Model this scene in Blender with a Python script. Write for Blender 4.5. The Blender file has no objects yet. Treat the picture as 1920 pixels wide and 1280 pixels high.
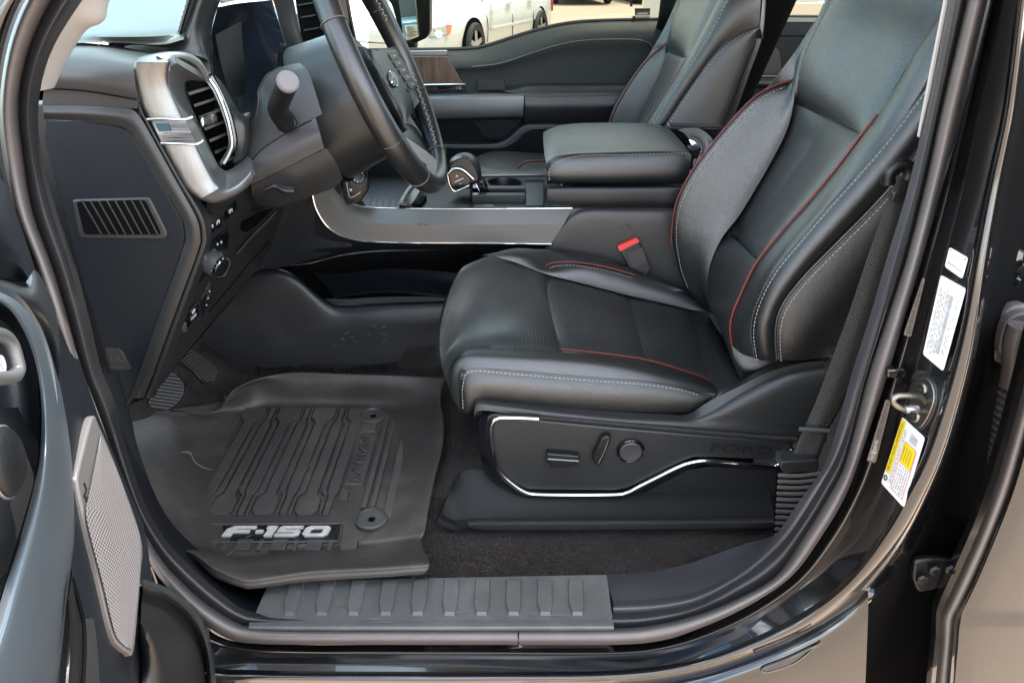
import bpy, bmesh, math, random
from mathutils import Vector, Matrix
random.seed(7)
SC = bpy.context.scene
COL = SC.collection
R = math.radians

# ------------------------------------------------------------------ camera
FPX, CX, CY, PITCH = 1397.0, 960.0, 640.0, R(27.5)      # lens in photo pixels
CAM = Vector((0.0, -1.2, 1.6))
cd = bpy.data.cameras.new('camera'); cam = bpy.data.objects.new('camera', cd); COL.objects.link(cam)
cam.location = CAM; cam.rotation_euler = (R(90) - PITCH, 0, 0)
cd.sensor_width = 36.0; cd.lens = 36.0 * FPX / 1920.0; cd.clip_start = 0.02; cd.clip_end = 3000
SC.camera = cam
# ------------------------------------------------------------------ world, sun, exposure
SUN_EL, SUN_AZ = R(72), R(22)      # azimuth of the direction TO the sun, counter-clockwise from +x
w = bpy.data.worlds.new('World'); SC.world = w; w.use_nodes = True
wn = w.node_tree; wn.nodes.clear()
sky = wn.nodes.new('ShaderNodeTexSky'); sky.sky_type = 'NISHITA'; sky.sun_disc = False
sky.sun_elevation = SUN_EL; sky.sun_rotation = R(90) - SUN_AZ
sky.air_density = 1.0; sky.dust_density = .6; sky.ozone_density = 1.0
tcw = wn.nodes.new('ShaderNodeTexCoord'); cn = wn.nodes.new('ShaderNodeTexNoise')
mpw = wn.nodes.new('ShaderNodeMapping'); mpw.inputs['Scale'].default_value = (1, 1, 2.6)
wn.links.new(tcw.outputs['Generated'], mpw.inputs[0]); wn.links.new(mpw.outputs[0], cn.inputs['Vector'])
cn.inputs['Scale'].default_value = 2.6; cn.inputs['Detail'].default_value = 8; cn.inputs['Roughness'].default_value = .58
crw = wn.nodes.new('ShaderNodeValToRGB'); crw.color_ramp.elements[0].position = .45; crw.color_ramp.elements[1].position = .65
wn.links.new(cn.outputs[0], crw.inputs[0])
mxw = wn.nodes.new('ShaderNodeMix'); mxw.data_type = 'RGBA'
wn.links.new(crw.outputs[0], mxw.inputs[0]); wn.links.new(sky.outputs[0], mxw.inputs[6]); mxw.inputs[7].default_value = (11.2, 10.9, 10.4, 1)
bg = wn.nodes.new('ShaderNodeBackground'); bg.inputs[1].default_value = 0.15
wo = wn.nodes.new('ShaderNodeOutputWorld')
wn.links.new(mxw.outputs[2], bg.inputs[0]); wn.links.new(bg.outputs[0], wo.inputs[0])
sl = bpy.data.lights.new('sun', 'SUN'); sl.energy = 2.0; sl.angle = R(0.8); sl.color = (1.0, .95, .87)
so = bpy.data.objects.new('sun', sl); COL.objects.link(so)
sdir = Vector((math.cos(SUN_EL) * math.cos(SUN_AZ), math.cos(SUN_EL) * math.sin(SUN_AZ), math.sin(SUN_EL)))
so.rotation_euler = sdir.to_track_quat('Z', 'Y').to_euler(); so.location = (0, 0, 8)
SC.view_settings.view_transform = 'Standard'; SC.view_settings.look = 'None'
SC.view_settings.exposure = 2.5; SC.view_settings.gamma = 1.0; SC.view_settings.use_curve_mapping = False
SC.render.engine = 'CYCLES'; SC.cycles.use_denoising = True; SC.cycles.max_bounces = 8
SC.cycles.diffuse_bounces = 4; SC.cycles.glossy_bounces = 4; SC.cycles.transparent_max_bounces = 10
SC.cycles.caustics_reflective = False; SC.cycles.sample_clamp_indirect = 8

# ------------------------------------------------------------------ measuring: photo ray -> point at a known depth
def ray(px, py):
    a = px - CX; b = CY - py
    return Vector((a, FPX * math.cos(PITCH) + b * math.sin(PITCH), -FPX * math.sin(PITCH) + b * math.cos(PITCH)))
def U(px, py, y=None, z=None, x=None, pl=None, off=0.0):
    d = ray(px, py)
    if pl is not None:
        p0, n = pl; t = ((p0 + n * off) - CAM).dot(n) / d.dot(n)
    elif y is not None: t = (y - CAM.y) / d.y
    elif z is not None: t = (z - CAM.z) / d.z
    else: t = (x - CAM.x) / d.x
    return CAM + d * t
def c(y, *pts):
    """curve of points measured in the photo; y = depth, or (first, last) depth; a third value in a point overrides it"""
    out = []; n = len(pts)
    for i, p in enumerate(pts):
        if isinstance(p, Vector): out.append(p); continue
        if len(p) == 3: yy = p[2]
        elif isinstance(y, tuple):
            yy = y[0] + (y[1] - y[0]) * i / max(1, n - 1)
        else: yy = y
        out.append(U(p[0], p[1], y=yy))
    return out
def cz(z, *pts): return [U(p[0], p[1], z=(p[2] if len(p) == 3 else z)) for p in pts]
def cp(pl, *pts, off=0.0): return [U(p[0], p[1], pl=pl, off=(p[2] if len(p) == 3 else off)) for p in pts]
def plane3(a, b, cc):
    n = (b - a).cross(cc - a).normalized()
    if n.dot(CAM - a) < 0: n = -n
    return (a, n)

# ------------------------------------------------------------------ curves
def _cr(p0, p1, p2, p3, t):
    t2 = t * t; t3 = t2 * t
    return 0.5 * ((2 * p1) + (p2 - p0) * t + (2 * p0 - 5 * p1 + 4 * p2 - p3) * t2 + (3 * p1 - p0 - 3 * p2 + p3) * t3)
def crdense(pts, k=12, closed=False):
    n = len(pts)
    if n < 3 and not closed:
        return [pts[0].lerp(pts[-1], i / k) for i in range(k + 1)]
    out = []
    for i in range(n if closed else n - 1):
        g = (lambda j: pts[j % n]) if closed else (lambda j: pts[0] * 2 - pts[1] if j < 0 else (pts[-1] * 2 - pts[-2] if j >= n else pts[j]))
        for q in range(k): out.append(_cr(g(i - 1), g(i), g(i + 1), g(i + 2), q / k))
    if not closed: out.append(pts[-1].copy())
    return out
def resample(d, n, closed=False):
    if closed: d = d + [d[0]]
    L = [0.0]
    for a, b in zip(d, d[1:]): L.append(L[-1] + (b - a).length)
    out = []; j = 0; m = n if closed else n + 1
    for i in range(m):
        s = L[-1] * i / n
        while j < len(L) - 2 and L[j + 1] < s: j += 1
        seg = L[j + 1] - L[j]
        out.append(d[j].lerp(d[j + 1], 0 if seg < 1e-9 else (s - L[j]) / seg))
    return out
def smooth(pts, n, closed=False, lin=False):
    d = (pts if lin else crdense(pts, closed=closed))
    return resample(d, n, closed)
def rounded(pts, r, k=4):
    """closed polygon with its corners rounded"""
    out = []; n = len(pts)
    for i in range(n):
        a, b, d = pts[i - 1], pts[i], pts[(i + 1) % n]
        ra = min(r, (a - b).length * .45); rd = min(r, (d - b).length * .45)
        p = b + (a - b).normalized() * ra; q = b + (d - b).normalized() * rd
        for j in range(k + 1):
            t = j / k; out.append(p.lerp(b, t).lerp(b.lerp(q, t), t))
    return out

# ------------------------------------------------------------------ objects
def link(o, parent=None):
    COL.objects.link(o)
    if parent is not None:
        o.parent = parent
        if parent.type == 'EMPTY': o.matrix_parent_inverse = Matrix.Translation(-parent.location)
    return o
def thing(name, label, cat, loc=(0, 0, 0), group=None):
    o = bpy.data.objects.new(name, None); o.location = loc; o.empty_display_size = .05
    COL.objects.link(o); o['label'] = label; o['category'] = cat
    if group: o['group'] = group
    return o
def tag(o, label, cat, group=None):
    o['label'] = label; o['category'] = cat
    if group: o['group'] = group
    return o
def mesh(name, vs, fs, mat, parent=None, sharp=40, bevel=0, solid=0, segs=2, uv=None, face_cam=False, sub=0):
    me = bpy.data.meshes.new(name); me.from_pydata([tuple(v) for v in vs], [], fs); me.update()
    if face_cam:
        s = sum(p.normal.dot(CAM - p.center) * p.area for p in me.polygons)
        if s < 0: me.flip_normals()
    if uv is not None:
        ul = me.uv_layers.new(name='UVMap')
        for lp in me.loops: ul.data[lp.index].uv = uv[lp.vertex_index]
    me.polygons.foreach_set('use_smooth', [True] * len(me.polygons))
    if sharp and not sub: me.set_sharp_from_angle(angle=R(sharp))
    me.materials.append(mat)
    o = bpy.data.objects.new(name, me); link(o, parent)
    if solid:
        m = o.modifiers.new('solid', 'SOLIDIFY'); m.thickness = solid; m.offset = -1
    if bevel:
        m = o.modifiers.new('bevel', 'BEVEL'); m.width = bevel; m.segments = segs; m.limit_method = 'ANGLE'; m.angle_limit = R(28)
    if sub:
        m = o.modifiers.new('sub', 'SUBSURF'); m.levels = sub; m.render_levels = sub
    return o
def loft(name, curves, mat, parent=None, n=40, m=5, puff=0.0, pw=.014, skirt=0.0, lin=False, linx=False, solid=0, sharp=50, closedx=False, fn=None):
    """smooth surface through any number of curves (each any number of points)"""
    rows = [smooth(cv, n, lin=lin) for cv in curves]
    cols = []
    for i in range(n + 1):
        p = [r[i] for r in rows]
        if linx or len(p) == 2:
            cc = []
            for a, b in zip(p, p[1:]): cc += [a.lerp(b, q / m) for q in range(m)]
            cc.append(p[-1])
        else:
            cc = crdense(p, m, closed=closedx)
            if closedx: cc.append(cc[0].copy())
        cols.append(cc)
    M = len(cols[0]) - 1
    # arclength uv
    uv = []; ul = [0.0]
    mid = M // 2
    for i in range(n): ul.append(ul[-1] + (cols[i + 1][mid] - cols[i][mid]).length)
    hm = n // 2; vl = [0.0]
    for j in range(M): vl.append(vl[-1] + (cols[hm][j + 1] - cols[hm][j]).length)
    # normals
    def P(i, j): return cols[max(0, min(n, i))][max(0, min(M, j))]
    cen = P(hm, mid)
    nor = [[None] * (M + 1) for _ in range(n + 1)]; s = 0
    for i in range(n + 1):
        for j in range(M + 1):
            v = (P(i + 1, j) - P(i - 1, j)).cross(P(i, j + 1) - P(i, j - 1))
            if v.length < 1e-12: v = CAM - P(i, j)
            nor[i][j] = v.normalized(); s += nor[i][j].dot((CAM - P(i, j)).normalized())
    if s < 0:
        for r_ in nor:
            for q in r_: q.negate()
    vs = []
    for i in range(n + 1):
        for j in range(M + 1):
            p = P(i, j).copy()
            if puff:
                du = min(ul[i], ul[-1] - ul[i]); dv = min(vl[j], vl[-1] - vl[j])
                if closedx: dv = 9
                h = (1 - math.exp(-du / pw)) * (1 - math.exp(-dv / pw))
                p += nor[i][j] * (puff * (h - .25))
            if fn: p = fn(p, nor[i][j], ul[i], vl[j], ul[-1], vl[-1])
            vs.append(p); uv.append((ul[i], vl[j]))
    W = M + 1; fs = []
    for i in range(n):
        for j in range(M):
            fs.append((i * W + j, (i + 1) * W + j, (i + 1) * W + j + 1, i * W + j + 1))
    if skirt:
        ring = [(i, 0) for i in range(n + 1)] + [(n, j) for j in range(1, M + 1)] + [(i, M) for i in range(n - 1, -1, -1)] + [(0, j) for j in range(M - 1, 0, -1)]
        base = len(vs)
        for (i, j) in ring:
            vs.append(vs[i * W + j] - nor[i][j] * skirt); uv.append(uv[i * W + j])
        K = len(ring)
        for q in range(K):
            a = ring[q]; b = ring[(q + 1) % K]
            fs.append((b[0] * W + b[1], a[0] * W + a[1], base + q, base + (q + 1) % K))
    o = mesh(name, vs, fs, mat, parent, sharp=sharp, solid=solid, uv=uv)
    me = o.data
    s = sum(p.normal.dot(CAM - p.center) * p.area for p in me.polygons[:n * M])
    if s < 0: me.flip_normals()
    return o
def panel(name, pts, th, mat, parent=None, bevel=.002, dirn=None, segs=2, sharp=35):
    """flat or slightly curved plate: front outline pushed back by its thickness"""
    n = len(pts)
    if dirn is None:
        nn = Vector((0, 0, 0))
        for i in range(n):
            nn += pts[i].cross(pts[(i + 1) % n])
        cen = sum(pts, Vector()) / n
        nn.normalize()
        if nn.dot(CAM - cen) < 0: nn = -nn
        dirn = -nn
    vs = list(pts) + [p + dirn * th for p in pts]
    fs = [tuple(range(n)), tuple(range(2 * n - 1, n - 1, -1))] + [(i, i + n, (i + 1) % n + n, (i + 1) % n) for i in range(n)]
    o = mesh(name, vs, fs, mat, parent, sharp=sharp, bevel=bevel, segs=segs)
    bm = bmesh.new(); bm.from_mesh(o.data); bmesh.ops.recalc_face_normals(bm, faces=bm.faces); bm.to_mesh(o.data); bm.free()
    return o
def _frames(path, closed):
    n = len(path); T = []
    for i in range(n):
        a = path[i - 1] if (closed or i) else path[0]; b = path[(i + 1) % n] if (closed or i < n - 1) else path[-1]
        T.append((b - a).normalized())
    up = Vector((0, -.3, 1))
    if abs(T[0].dot(up.normalized())) > .9: up = Vector((1, .2, 0))
    N = (up - T[0] * up.dot(T[0])).normalized(); fr = []
    for i in range(n):
        N = (N - T[i] * N.dot(T[i])).normalized(); fr.append((N.copy(), T[i].cross(N)))
    return fr
def tubegeo(path, r, k=8, closed=False, vs=None, fs=None, flat=1.0):
    vs = [] if vs is None else vs; fs = [] if fs is None else fs
    fr = _frames(path, closed); b0 = len(vs); n = len(path)
    for i, p in enumerate(path):
        rr = r[i] if isinstance(r, (list, tuple)) else r
        N, B = fr[i]
        for q in range(k):
            a = 2 * math.pi * q / k; vs.append(p + N * (math.cos(a) * rr) + B * (math.sin(a) * rr * flat))
    for i in range(n if closed else n - 1):
        i2 = (i + 1) % n
        for q in range(k):
            q2 = (q + 1) % k; fs.append((b0 + i * k + q, b0 + i * k + q2, b0 + i2 * k + q2, b0 + i2 * k + q))
    if not closed:
        fs.append(tuple(b0 + q for q in range(k - 1, -1, -1))); fs.append(tuple(b0 + (n - 1) * k + q for q in range(k)))
    return vs, fs
def tube(name, pts, r, mat, parent=None, n=40, k=8, closed=False, lin=False, flat=1.0):
    path = smooth(pts, n, closed, lin); vs, fs = tubegeo(path, r, k, closed, flat=flat)
    return mesh(name, vs, fs, mat, parent, sharp=60)
def stitches(name, pts, mat, parent=None, length=.0052, gap=.0026, r=.00085, lift=.001, zig=0.0):
    d = crdense(pts, 16); L = 0
    for a, b in zip(d, d[1:]): L += (b - a).length
    m = max(2, int(L / (length + gap))); s = resample(d, m * 8)
    vs, fs = [], []
    for i in range(m):
        q = i * 8; w_ = max(1, int(8 * length / (length + gap)))
        seg = [s[q], s[q + w_ // 2], s[q + w_]]
        out = [(CAM - p).normalized() * lift + p for p in seg]
        if zig:
            sd = (seg[2] - seg[0]).cross(CAM - seg[0]).normalized() * zig
            out[0] = out[0] + sd * (1 if i % 2 else -1)
        tubegeo(out, [r * .6, r, r * .6], 5, False, vs, fs)
    o = mesh(name, vs, fs, mat, parent); o['kind'] = 'stuff'
    return o
def obox(name, cen, ax, ay, az, mat, parent=None, bevel=.002, segs=2):
    """box from centre and three half-axes"""
    vs = [cen + ax * i + ay * j + az * k for i in (-1, 1) for j in (-1, 1) for k in (-1, 1)]
    fs = [(0, 1, 3, 2), (4, 6, 7, 5), (0, 4, 5, 1), (2, 3, 7, 6), (0, 2, 6, 4), (1, 5, 7, 3)]
    o = mesh(name, vs, fs, mat, parent, sharp=35, bevel=bevel, segs=segs)
    bm = bmesh.new(); bm.from_mesh(o.data); bmesh.ops.recalc_face_normals(bm, faces=bm.faces); bm.to_mesh(o.data); bm.free()
    return o
def bx(name, x0, x1, y0, y1, z0, z1, mat, parent=None, bevel=.003):
    return obox(name, Vector(((x0 + x1) / 2, (y0 + y1) / 2, (z0 + z1) / 2)), Vector(((x1 - x0) / 2, 0, 0)), Vector((0, (y1 - y0) / 2, 0)), Vector((0, 0, (z1 - z0) / 2)), mat, parent, bevel)
def lathe(name, prof, org, axis, mat, parent=None, k=40, ex=1.0, ref=None, sharp=40, caps=True):
    """revolve (radius, height) pairs about an axis"""
    axis = axis.normalized(); ref = ref or (Vector((0, 0, 1)) if abs(axis.z) < .8 else Vector((1, 0, 0)))
    a = (ref - axis * ref.dot(axis)).normalized(); b = axis.cross(a); vs, fs = [], []
    for (r, h) in prof:
        for q in range(k):
            t = 2 * math.pi * q / k; vs.append(org + axis * h + a * (math.cos(t) * r) + b * (math.sin(t) * r * ex))
    for i in range(len(prof) - 1):
        for q in range(k):
            q2 = (q + 1) % k; fs.append((i * k + q, i * k + q2, (i + 1) * k + q2, (i + 1) * k + q))
    if caps and prof[0][0] > 1e-6: fs.append(tuple(range(k - 1, -1, -1)))
    if caps and prof[-1][0] > 1e-6: fs.append(tuple((len(prof) - 1) * k + q for q in range(k)))
    o = mesh(name, vs, fs, mat, parent, sharp=sharp)
    bm = bmesh.new(); bm.from_mesh(o.data); bmesh.ops.remove_doubles(bm, verts=bm.verts, dist=1e-6); bmesh.ops.recalc_face_normals(bm, faces=bm.faces); bm.to_mesh(o.data); bm.free()
    o.data.set_sharp_from_angle(angle=R(sharp))
    return o
def text(name, s, org, right, up, size, mat, parent=None, ext=.0006, align='CENTER', bev=0, shear=0, width=None, mirror=False):
    cu = bpy.data.curves.new(name, 'FONT'); cu.body = s; cu.size = 1.0; cu.align_x = align; cu.align_y = 'CENTER'; cu.shear = shear
    cu.resolution_u = 3
    ob = bpy.data.objects.new(name + '_tmp', cu); COL.objects.link(ob)
    dg = bpy.context.evaluated_depsgraph_get(); me = bpy.data.meshes.new_from_object(ob.evaluated_get(dg))
    bpy.data.objects.remove(ob); bpy.data.curves.remove(cu)
    right = right.normalized(); up = (up - right * up.dot(right)).normalized(); n = right.cross(up)
    xs = [v.co.x for v in me.vertices]; w0 = max(xs) - min(xs)
    kx = size if width is None else width / w0
    if mirror: kx = -kx
    vs = [org + right * (v.co.x * kx) + up * (v.co.y * size) + n * ext for v in me.vertices]
    fs = [tuple(p.vertices) for p in me.polygons]; bpy.data.meshes.remove(me)
    o = mesh(name, vs, fs, mat, parent, sharp=0)
    if ext > .0015:
        m = o.modifiers.new('solid', 'SOLIDIFY'); m.thickness = ext; m.offset = 0
    return o

# ------------------------------------------------------------------ materials
def pm(name, col, rough=.5, metal=0.0, spec=.5, coat=0.0, coat_r=.05, grain=None, gs=1.0, gd=.3, var=.12, vs=6.0, dust=0.0, dustcol=(.16, .145, .125), ds=7.0, rvar=.08, aniso=0, sheen=0, trans=0, emit=None):
    m = bpy.data.materials.new(name); m.use_nodes = True; nt = m.node_tree; N = nt.nodes; L = nt.links
    b = N['Principled BSDF']; b.inputs['Base Color'].default_value = (*col, 1); b.inputs['Roughness'].default_value = rough
    b.inputs['Metallic'].default_value = metal; b.inputs['Specular IOR Level'].default_value = spec
    b.inputs['Coat Weight'].default_value = coat; b.inputs['Coat Roughness'].default_value = coat_r
    if sheen: b.inputs['Sheen Weight'].default_value = sheen; b.inputs['Sheen Roughness'].default_value = .5
    tc = N.new('ShaderNodeTexCoord'); OBJ = tc.outputs['Object']
    def noise(sc, det=4, ro=.55, vec=None, scale=None):
        n = N.new('ShaderNodeTexNoise'); n.inputs['Scale'].default_value = sc; n.inputs['Detail'].default_value = det; n.inputs['Roughness'].default_value = ro
        src = vec or OBJ
        if scale:
            mp = N.new('ShaderNodeMapping'); mp.inputs['Scale'].default_value = scale; L.new(src, mp.inputs[0]); src = mp.outputs[0]
        L.new(src, n.inputs['Vector']); return n.outputs[0]
    def mathn(op, a, bb=None, clamp=False):
        n = N.new('ShaderNodeMath'); n.operation = op; n.use_clamp = clamp
        for i, v in enumerate((a, bb)):
            if v is None: continue
            if isinstance(v, (int, float)): n.inputs[i].default_value = v
            else: L.new(v, n.inputs[i])
        return n.outputs[0]
    def mix(f, a, bb):
        n = N.new('ShaderNodeMix'); n.data_type = 'RGBA'
        for i, v in ((0, f), (6, a), (7, bb)):
            if isinstance(v, (int, float)): n.inputs[i].default_value = v
            elif isinstance(v, tuple): n.inputs[i].default_value = (*v, 1)
            else: L.new(v, n.inputs[i])
        return n.outputs[2]
    def ramp(f, lo, hi):
        n = N.new('ShaderNodeMapRange'); n.inputs[1].default_value = lo; n.inputs[2].default_value = hi; L.new(f, n.inputs[0]); return n.outputs[0]
    cout = None
    if var:
        f = noise(vs, 5, .6)
        cout = mix(ramp(f, .3, .7), tuple(x * (1 - var) for x in col), tuple(min(1, x * (1 + var)) for x in col))
        if rvar:
            rr = mathn('ADD', rough - rvar / 2, mathn('MULTIPLY', noise(vs * 2.3, 6, .65), rvar)); L.new(rr, b.inputs['Roughness'])
    hgt = None
    if grain == 'leather':
        v = N.new('ShaderNodeTexVoronoi'); v.feature = 'DISTANCE_TO_EDGE'; v.inputs['Scale'].default_value = 430 * gs; L.new(OBJ, v.inputs['Vector'])
        h1 = ramp(v.outputs['Distance'], 0, .25); hgt = mathn('ADD', h1, mathn('MULTIPLY', noise(60, 4), 1.2)); hgt = mathn('ADD', hgt, mathn('MULTIPLY', noise(20, 3, .55), 4.5)); dist = .0005
    elif grain == 'perf':
        sp = N.new('ShaderNodeSeparateXYZ'); L.new(tc.outputs['UV'], sp.inputs[0]); S = 1 / (.0062 * gs)
        u = mathn('MULTIPLY', sp.outputs[0], S); v_ = mathn('MULTIPLY', sp.outputs[1], S)
        row = mathn('FLOOR', v_); u = mathn('ADD', u, mathn('MULTIPLY', row, .5))
        fu = mathn('SUBTRACT', mathn('FRACT', u), .5); fv = mathn('SUBTRACT', mathn('FRACT', v_), .5)
        dd = mathn('SQRT', mathn('ADD', mathn('MULTIPLY', fu, fu), mathn('MULTIPLY', fv, fv)))
        hole = ramp(dd, .34, .20); hgt = mathn('SUBTRACT', mathn('MULTIPLY', noise(70, 4), .3), hole); dist = .0012
        cout = mix(hole, cout, (.003, .003, .003))
    elif grain == 'plastic':
        hgt = noise(480 * gs, 2, .5); hgt = mathn('ADD', hgt, mathn('MULTIPLY', noise(25, 3), .5)); dist = .0006
    elif grain == 'brushed':
        hgt = noise(1, 3, .6, scale=(900, 900, 14)); dist = .0002
        st = noise(1, 4, .7, scale=(500, 500, 8)); L.new(mathn('ADD', rough - .12, mathn('MULTIPLY', st, .3)), b.inputs['Roughness'])
        cout = mix(ramp(st, .3, .7), tuple(x * .84 for x in col), tuple(min(1, x * 1.1) for x in col))
    elif grain == 'carpet':
        v = N.new('ShaderNodeTexVoronoi'); v.inputs['Scale'].default_value = 420 * gs; L.new(OBJ, v.inputs['Vector'])
        f = noise(420, 4, .85); hgt = mathn('ADD', v.outputs['Distance'], mathn('MULTIPLY', f, 1.5)); dist = .004
        cout = mix(ramp(f, .38, .68), tuple(x * .22 for x in col), tuple(x * 3.0 for x in col))
        cout = mix(ramp(noise(14, 5, .6), .35, .8), cout, tuple(x * 1.3 for x in dustcol)) if dust else cout
    elif grain == 'wood':
        wv = noise(1, 8, .65, scale=(55, 55, 9)); w2 = noise(9, 5, .6)
        cout = mix(ramp(mathn('ADD', mathn('MULTIPLY', wv, .65), mathn('MULTIPLY', w2, .35)), .34, .66), (.012, .006, .004), (.15, .085, .05)); hgt = wv; dist = .0005
    elif grain == 'fabric':
        hgt = noise(700, 3, .6); dist = .0012
        cout = mix(ramp(noise(300, 4, .7, scale=(1, 1, .35)), .35, .65), tuple(x * .75 for x in col), tuple(x * 1.3 for x in col))
    elif grain == 'concrete':
        f = noise(.9, 8, .65); f2 = noise(30, 6, .7); hgt = f2; dist = .004
        cout = mix(ramp(mathn('ADD', mathn('MULTIPLY', f, .6), mathn('MULTIPLY', f2, .4)), .36, .64), tuple(x * .82 for x in col), tuple(x * 1.14 for x in col))
    elif grain == 'web':
        sp = N.new('ShaderNodeSeparateXYZ'); L.new(tc.outputs['UV'], sp.inputs[0])
        u = mathn('MULTIPLY', sp.outputs[0], 1 / .0055); v_ = mathn('MULTIPLY', sp.outputs[1], 1 / .0060)
        a1 = mathn('SINE', mathn('MULTIPLY', mathn('ADD', u, v_), 6.283)); a2 = mathn('SINE', mathn('MULTIPLY', mathn('SUBTRACT', u, v_), 6.283))
        hgt = mathn('MAXIMUM', a1, a2); dist = .0009
        cout = mix(ramp(hgt, .1, 1), tuple(x * .45 for x in col), tuple(x * 1.7 for x in col))
    elif grain == 'perfmetal':
        sp = N.new('ShaderNodeSeparateXYZ'); L.new(tc.outputs['UV'], sp.inputs[0]); S = 1 / (.0042 * gs)
        u = mathn('MULTIPLY', sp.outputs[0], S); v_ = mathn('MULTIPLY', sp.outputs[1], S)
        u = mathn('ADD', u, mathn('MULTIPLY', mathn('FLOOR', v_), .5))
        fu = mathn('SUBTRACT', mathn('FRACT', u), .5); fv = mathn('SUBTRACT', mathn('FRACT', v_), .5)
        dd = mathn('SQRT', mathn('ADD', mathn('MULTIPLY', fu, fu), mathn('MULTIPLY', fv, fv)))
        hole = ramp(dd, .36, .26); cout = mix(hole, cout, (.02, .02, .02)); hgt = mathn('MULTIPLY', hole, -1); dist = .0012
    if dust:
        base = cout if cout else tuple(col)
        f = mathn('MULTIPLY', ramp(noise(ds, 8, .68), .48, .78), dust, True)
        fine = mathn('MULTIPLY', ramp(noise(ds * 14, 5, .7), .60, .80), dust * .55, True)
        cout = mix(mathn('ADD', f, fine, True), base, dustcol)
    if cout: L.new(cout, b.inputs['Base Color'])
    if hgt is not None and gd:
        bp = N.new('ShaderNodeBump'); bp.inputs['Strength'].default_value = gd; bp.inputs['Distance'].default_value = dist
        L.new(hgt, bp.inputs['Height']); L.new(bp.outputs[0], b.inputs['Normal'])
    if emit: b.inputs['Emission Color'].default_value = (*emit, 1); b.inputs['Emission Strength'].default_value = 1
    return m
def glass(name, tint, refl=.5, ior=1.45):
    m = bpy.data.materials.new(name); m.use_nodes = True; nt = m.node_tree; nt.nodes.clear()
    t = nt.nodes.new('ShaderNodeBsdfTransparent'); t.inputs[0].default_value = (*tint, 1)
    g = nt.nodes.new('ShaderNodeBsdfGlossy'); g.inputs['Roughness'].default_value = .01
    f = nt.nodes.new('ShaderNodeFresnel'); f.inputs[0].default_value = ior
    mu = nt.nodes.new('ShaderNodeMath'); mu.operation = 'MULTIPLY'; mu.inputs[1].default_value = refl; nt.links.new(f.outputs[0], mu.inputs[0])
    x = nt.nodes.new('ShaderNodeMixShader'); o = nt.nodes.new('ShaderNodeOutputMaterial')
    nt.links.new(mu.outputs[0], x.inputs[0]); nt.links.new(t.outputs[0], x.inputs[1]); nt.links.new(g.outputs[0], x.inputs[2]); nt.links.new(x.outputs[0], o.inputs[0])
    return m
M = {}
M['leather'] = pm('black_leather', (.011, .012, .012), .33, grain='leather', gd=.42, spec=1.0, var=.10)
M['leather2'] = pm('black_leather_smooth', (.011, .0135, .0137), .32, grain='leather', gd=.34, spec=1.0, var=.08)
M['rimskin'] = pm('smooth_wheel_leather', (.008, .0088, .009), .36, grain='leather', gs=1.4, gd=.07, spec=.9, var=.08)
M['perf'] = pm('perforated_leather', (.023, .025, .024), .40, grain='perf', gd=.6, spec=.9, var=.08)
M['redpipe'] = pm('red_piping', (.14, .022, .018), .5, var=.15, vs=60)
M['thread'] = pm('grey_thread', (.36, .35, .33), .7, var=.2, vs=200)
M['threadb'] = pm('dark_thread', (.10, .10, .10), .7, var=.2, vs=200)
M['plastic'] = pm('charcoal_plastic', (.018, .0185, .0185), .40, grain='plastic', gd=.45, dust=.05, spec=.5)
M['plasticn'] = pm('navy_charcoal_plastic', (.0075, .0095, .0125), .45, grain='plastic', gd=.40, spec=.20)
M['plasticl'] = pm('grey_plastic', (.036, .035, .035), .42, grain='plastic', gd=.3, spec=.5)
M['plasticg'] = pm('soft_grey_plastic', (.016, .0185, .019), .36, grain='plastic', gd=.3, spec=.5)
M['plasticd'] = pm('dark_plastic', (.004, .0045, .005), .42, grain='plastic', gd=.25)
M['scuffed'] = pm('scuffed_plastic', (.008, .0095, .012), .42, grain='plastic', gd=.35, dust=.16, dustcol=(.10, .10, .10), ds=9)
M['black'] = pm('black_recess', (.003, .003, .0035), .8, spec=.04, var=0)  # dull black; on flat openings it stands in for their shade
M['gloss'] = pm('gloss_black', (.005, .006, .008), .12, var=.1, rvar=.02, spec=.5)
M['paint'] = pm('black_car_paint', (.0035, .0035, .004), .16, coat=1.0, coat_r=.02, var=.1, rvar=.03, dust=.02, ds=30)
M['jamb'] = pm('dark_reflection_jamb', (.002, .002, .002), .9, spec=.05, var=.2)  # matte black replaces gloss paint to stand in for its dark reflection
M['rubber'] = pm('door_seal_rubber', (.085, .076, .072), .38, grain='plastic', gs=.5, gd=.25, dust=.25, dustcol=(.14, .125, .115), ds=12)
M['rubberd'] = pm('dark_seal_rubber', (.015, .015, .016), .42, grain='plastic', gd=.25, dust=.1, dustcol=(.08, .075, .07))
M['trim'] = pm('sill_trim_plastic', (.050, .048, .053), .40, grain='plastic', gd=.5, gs=.6, dust=.12, dustcol=(.09, .085, .08))
M['carpet'] = pm('black_carpet', (.085, .072, .066), .95, grain='carpet', gd=1.0, spec=.1, dust=.12, dustcol=(.07, .06, .055))
M['mat'] = pm('rubber_mat', (.045, .040, .035), .46, grain='plastic', gs=.5, gd=.3, dust=.65, dustcol=(.14, .118, .096), ds=6, spec=.4)
M['matrib'] = pm('rubber_mat_rib', (.058, .055, .051), .44, grain='plastic', gs=.5, gd=.3, dust=.60, dustcol=(.155, .135, .112), ds=9, spec=.4)
M['plate'] = pm('scuff_plate_plastic', (.070, .070, .066), .42, grain='plastic', gd=.45, dust=.40, dustcol=(.19, .18, .165), ds=10)
M['silver'] = pm('brushed_silver', (.25, .25, .245), .40, metal=1, grain='brushed', gd=.12)
M['satin'] = pm('satin_silver_plastic', (.22, .222, .22), .46, metal=.75, grain='plastic', gs=1.5, gd=.06, var=.05)
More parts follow.
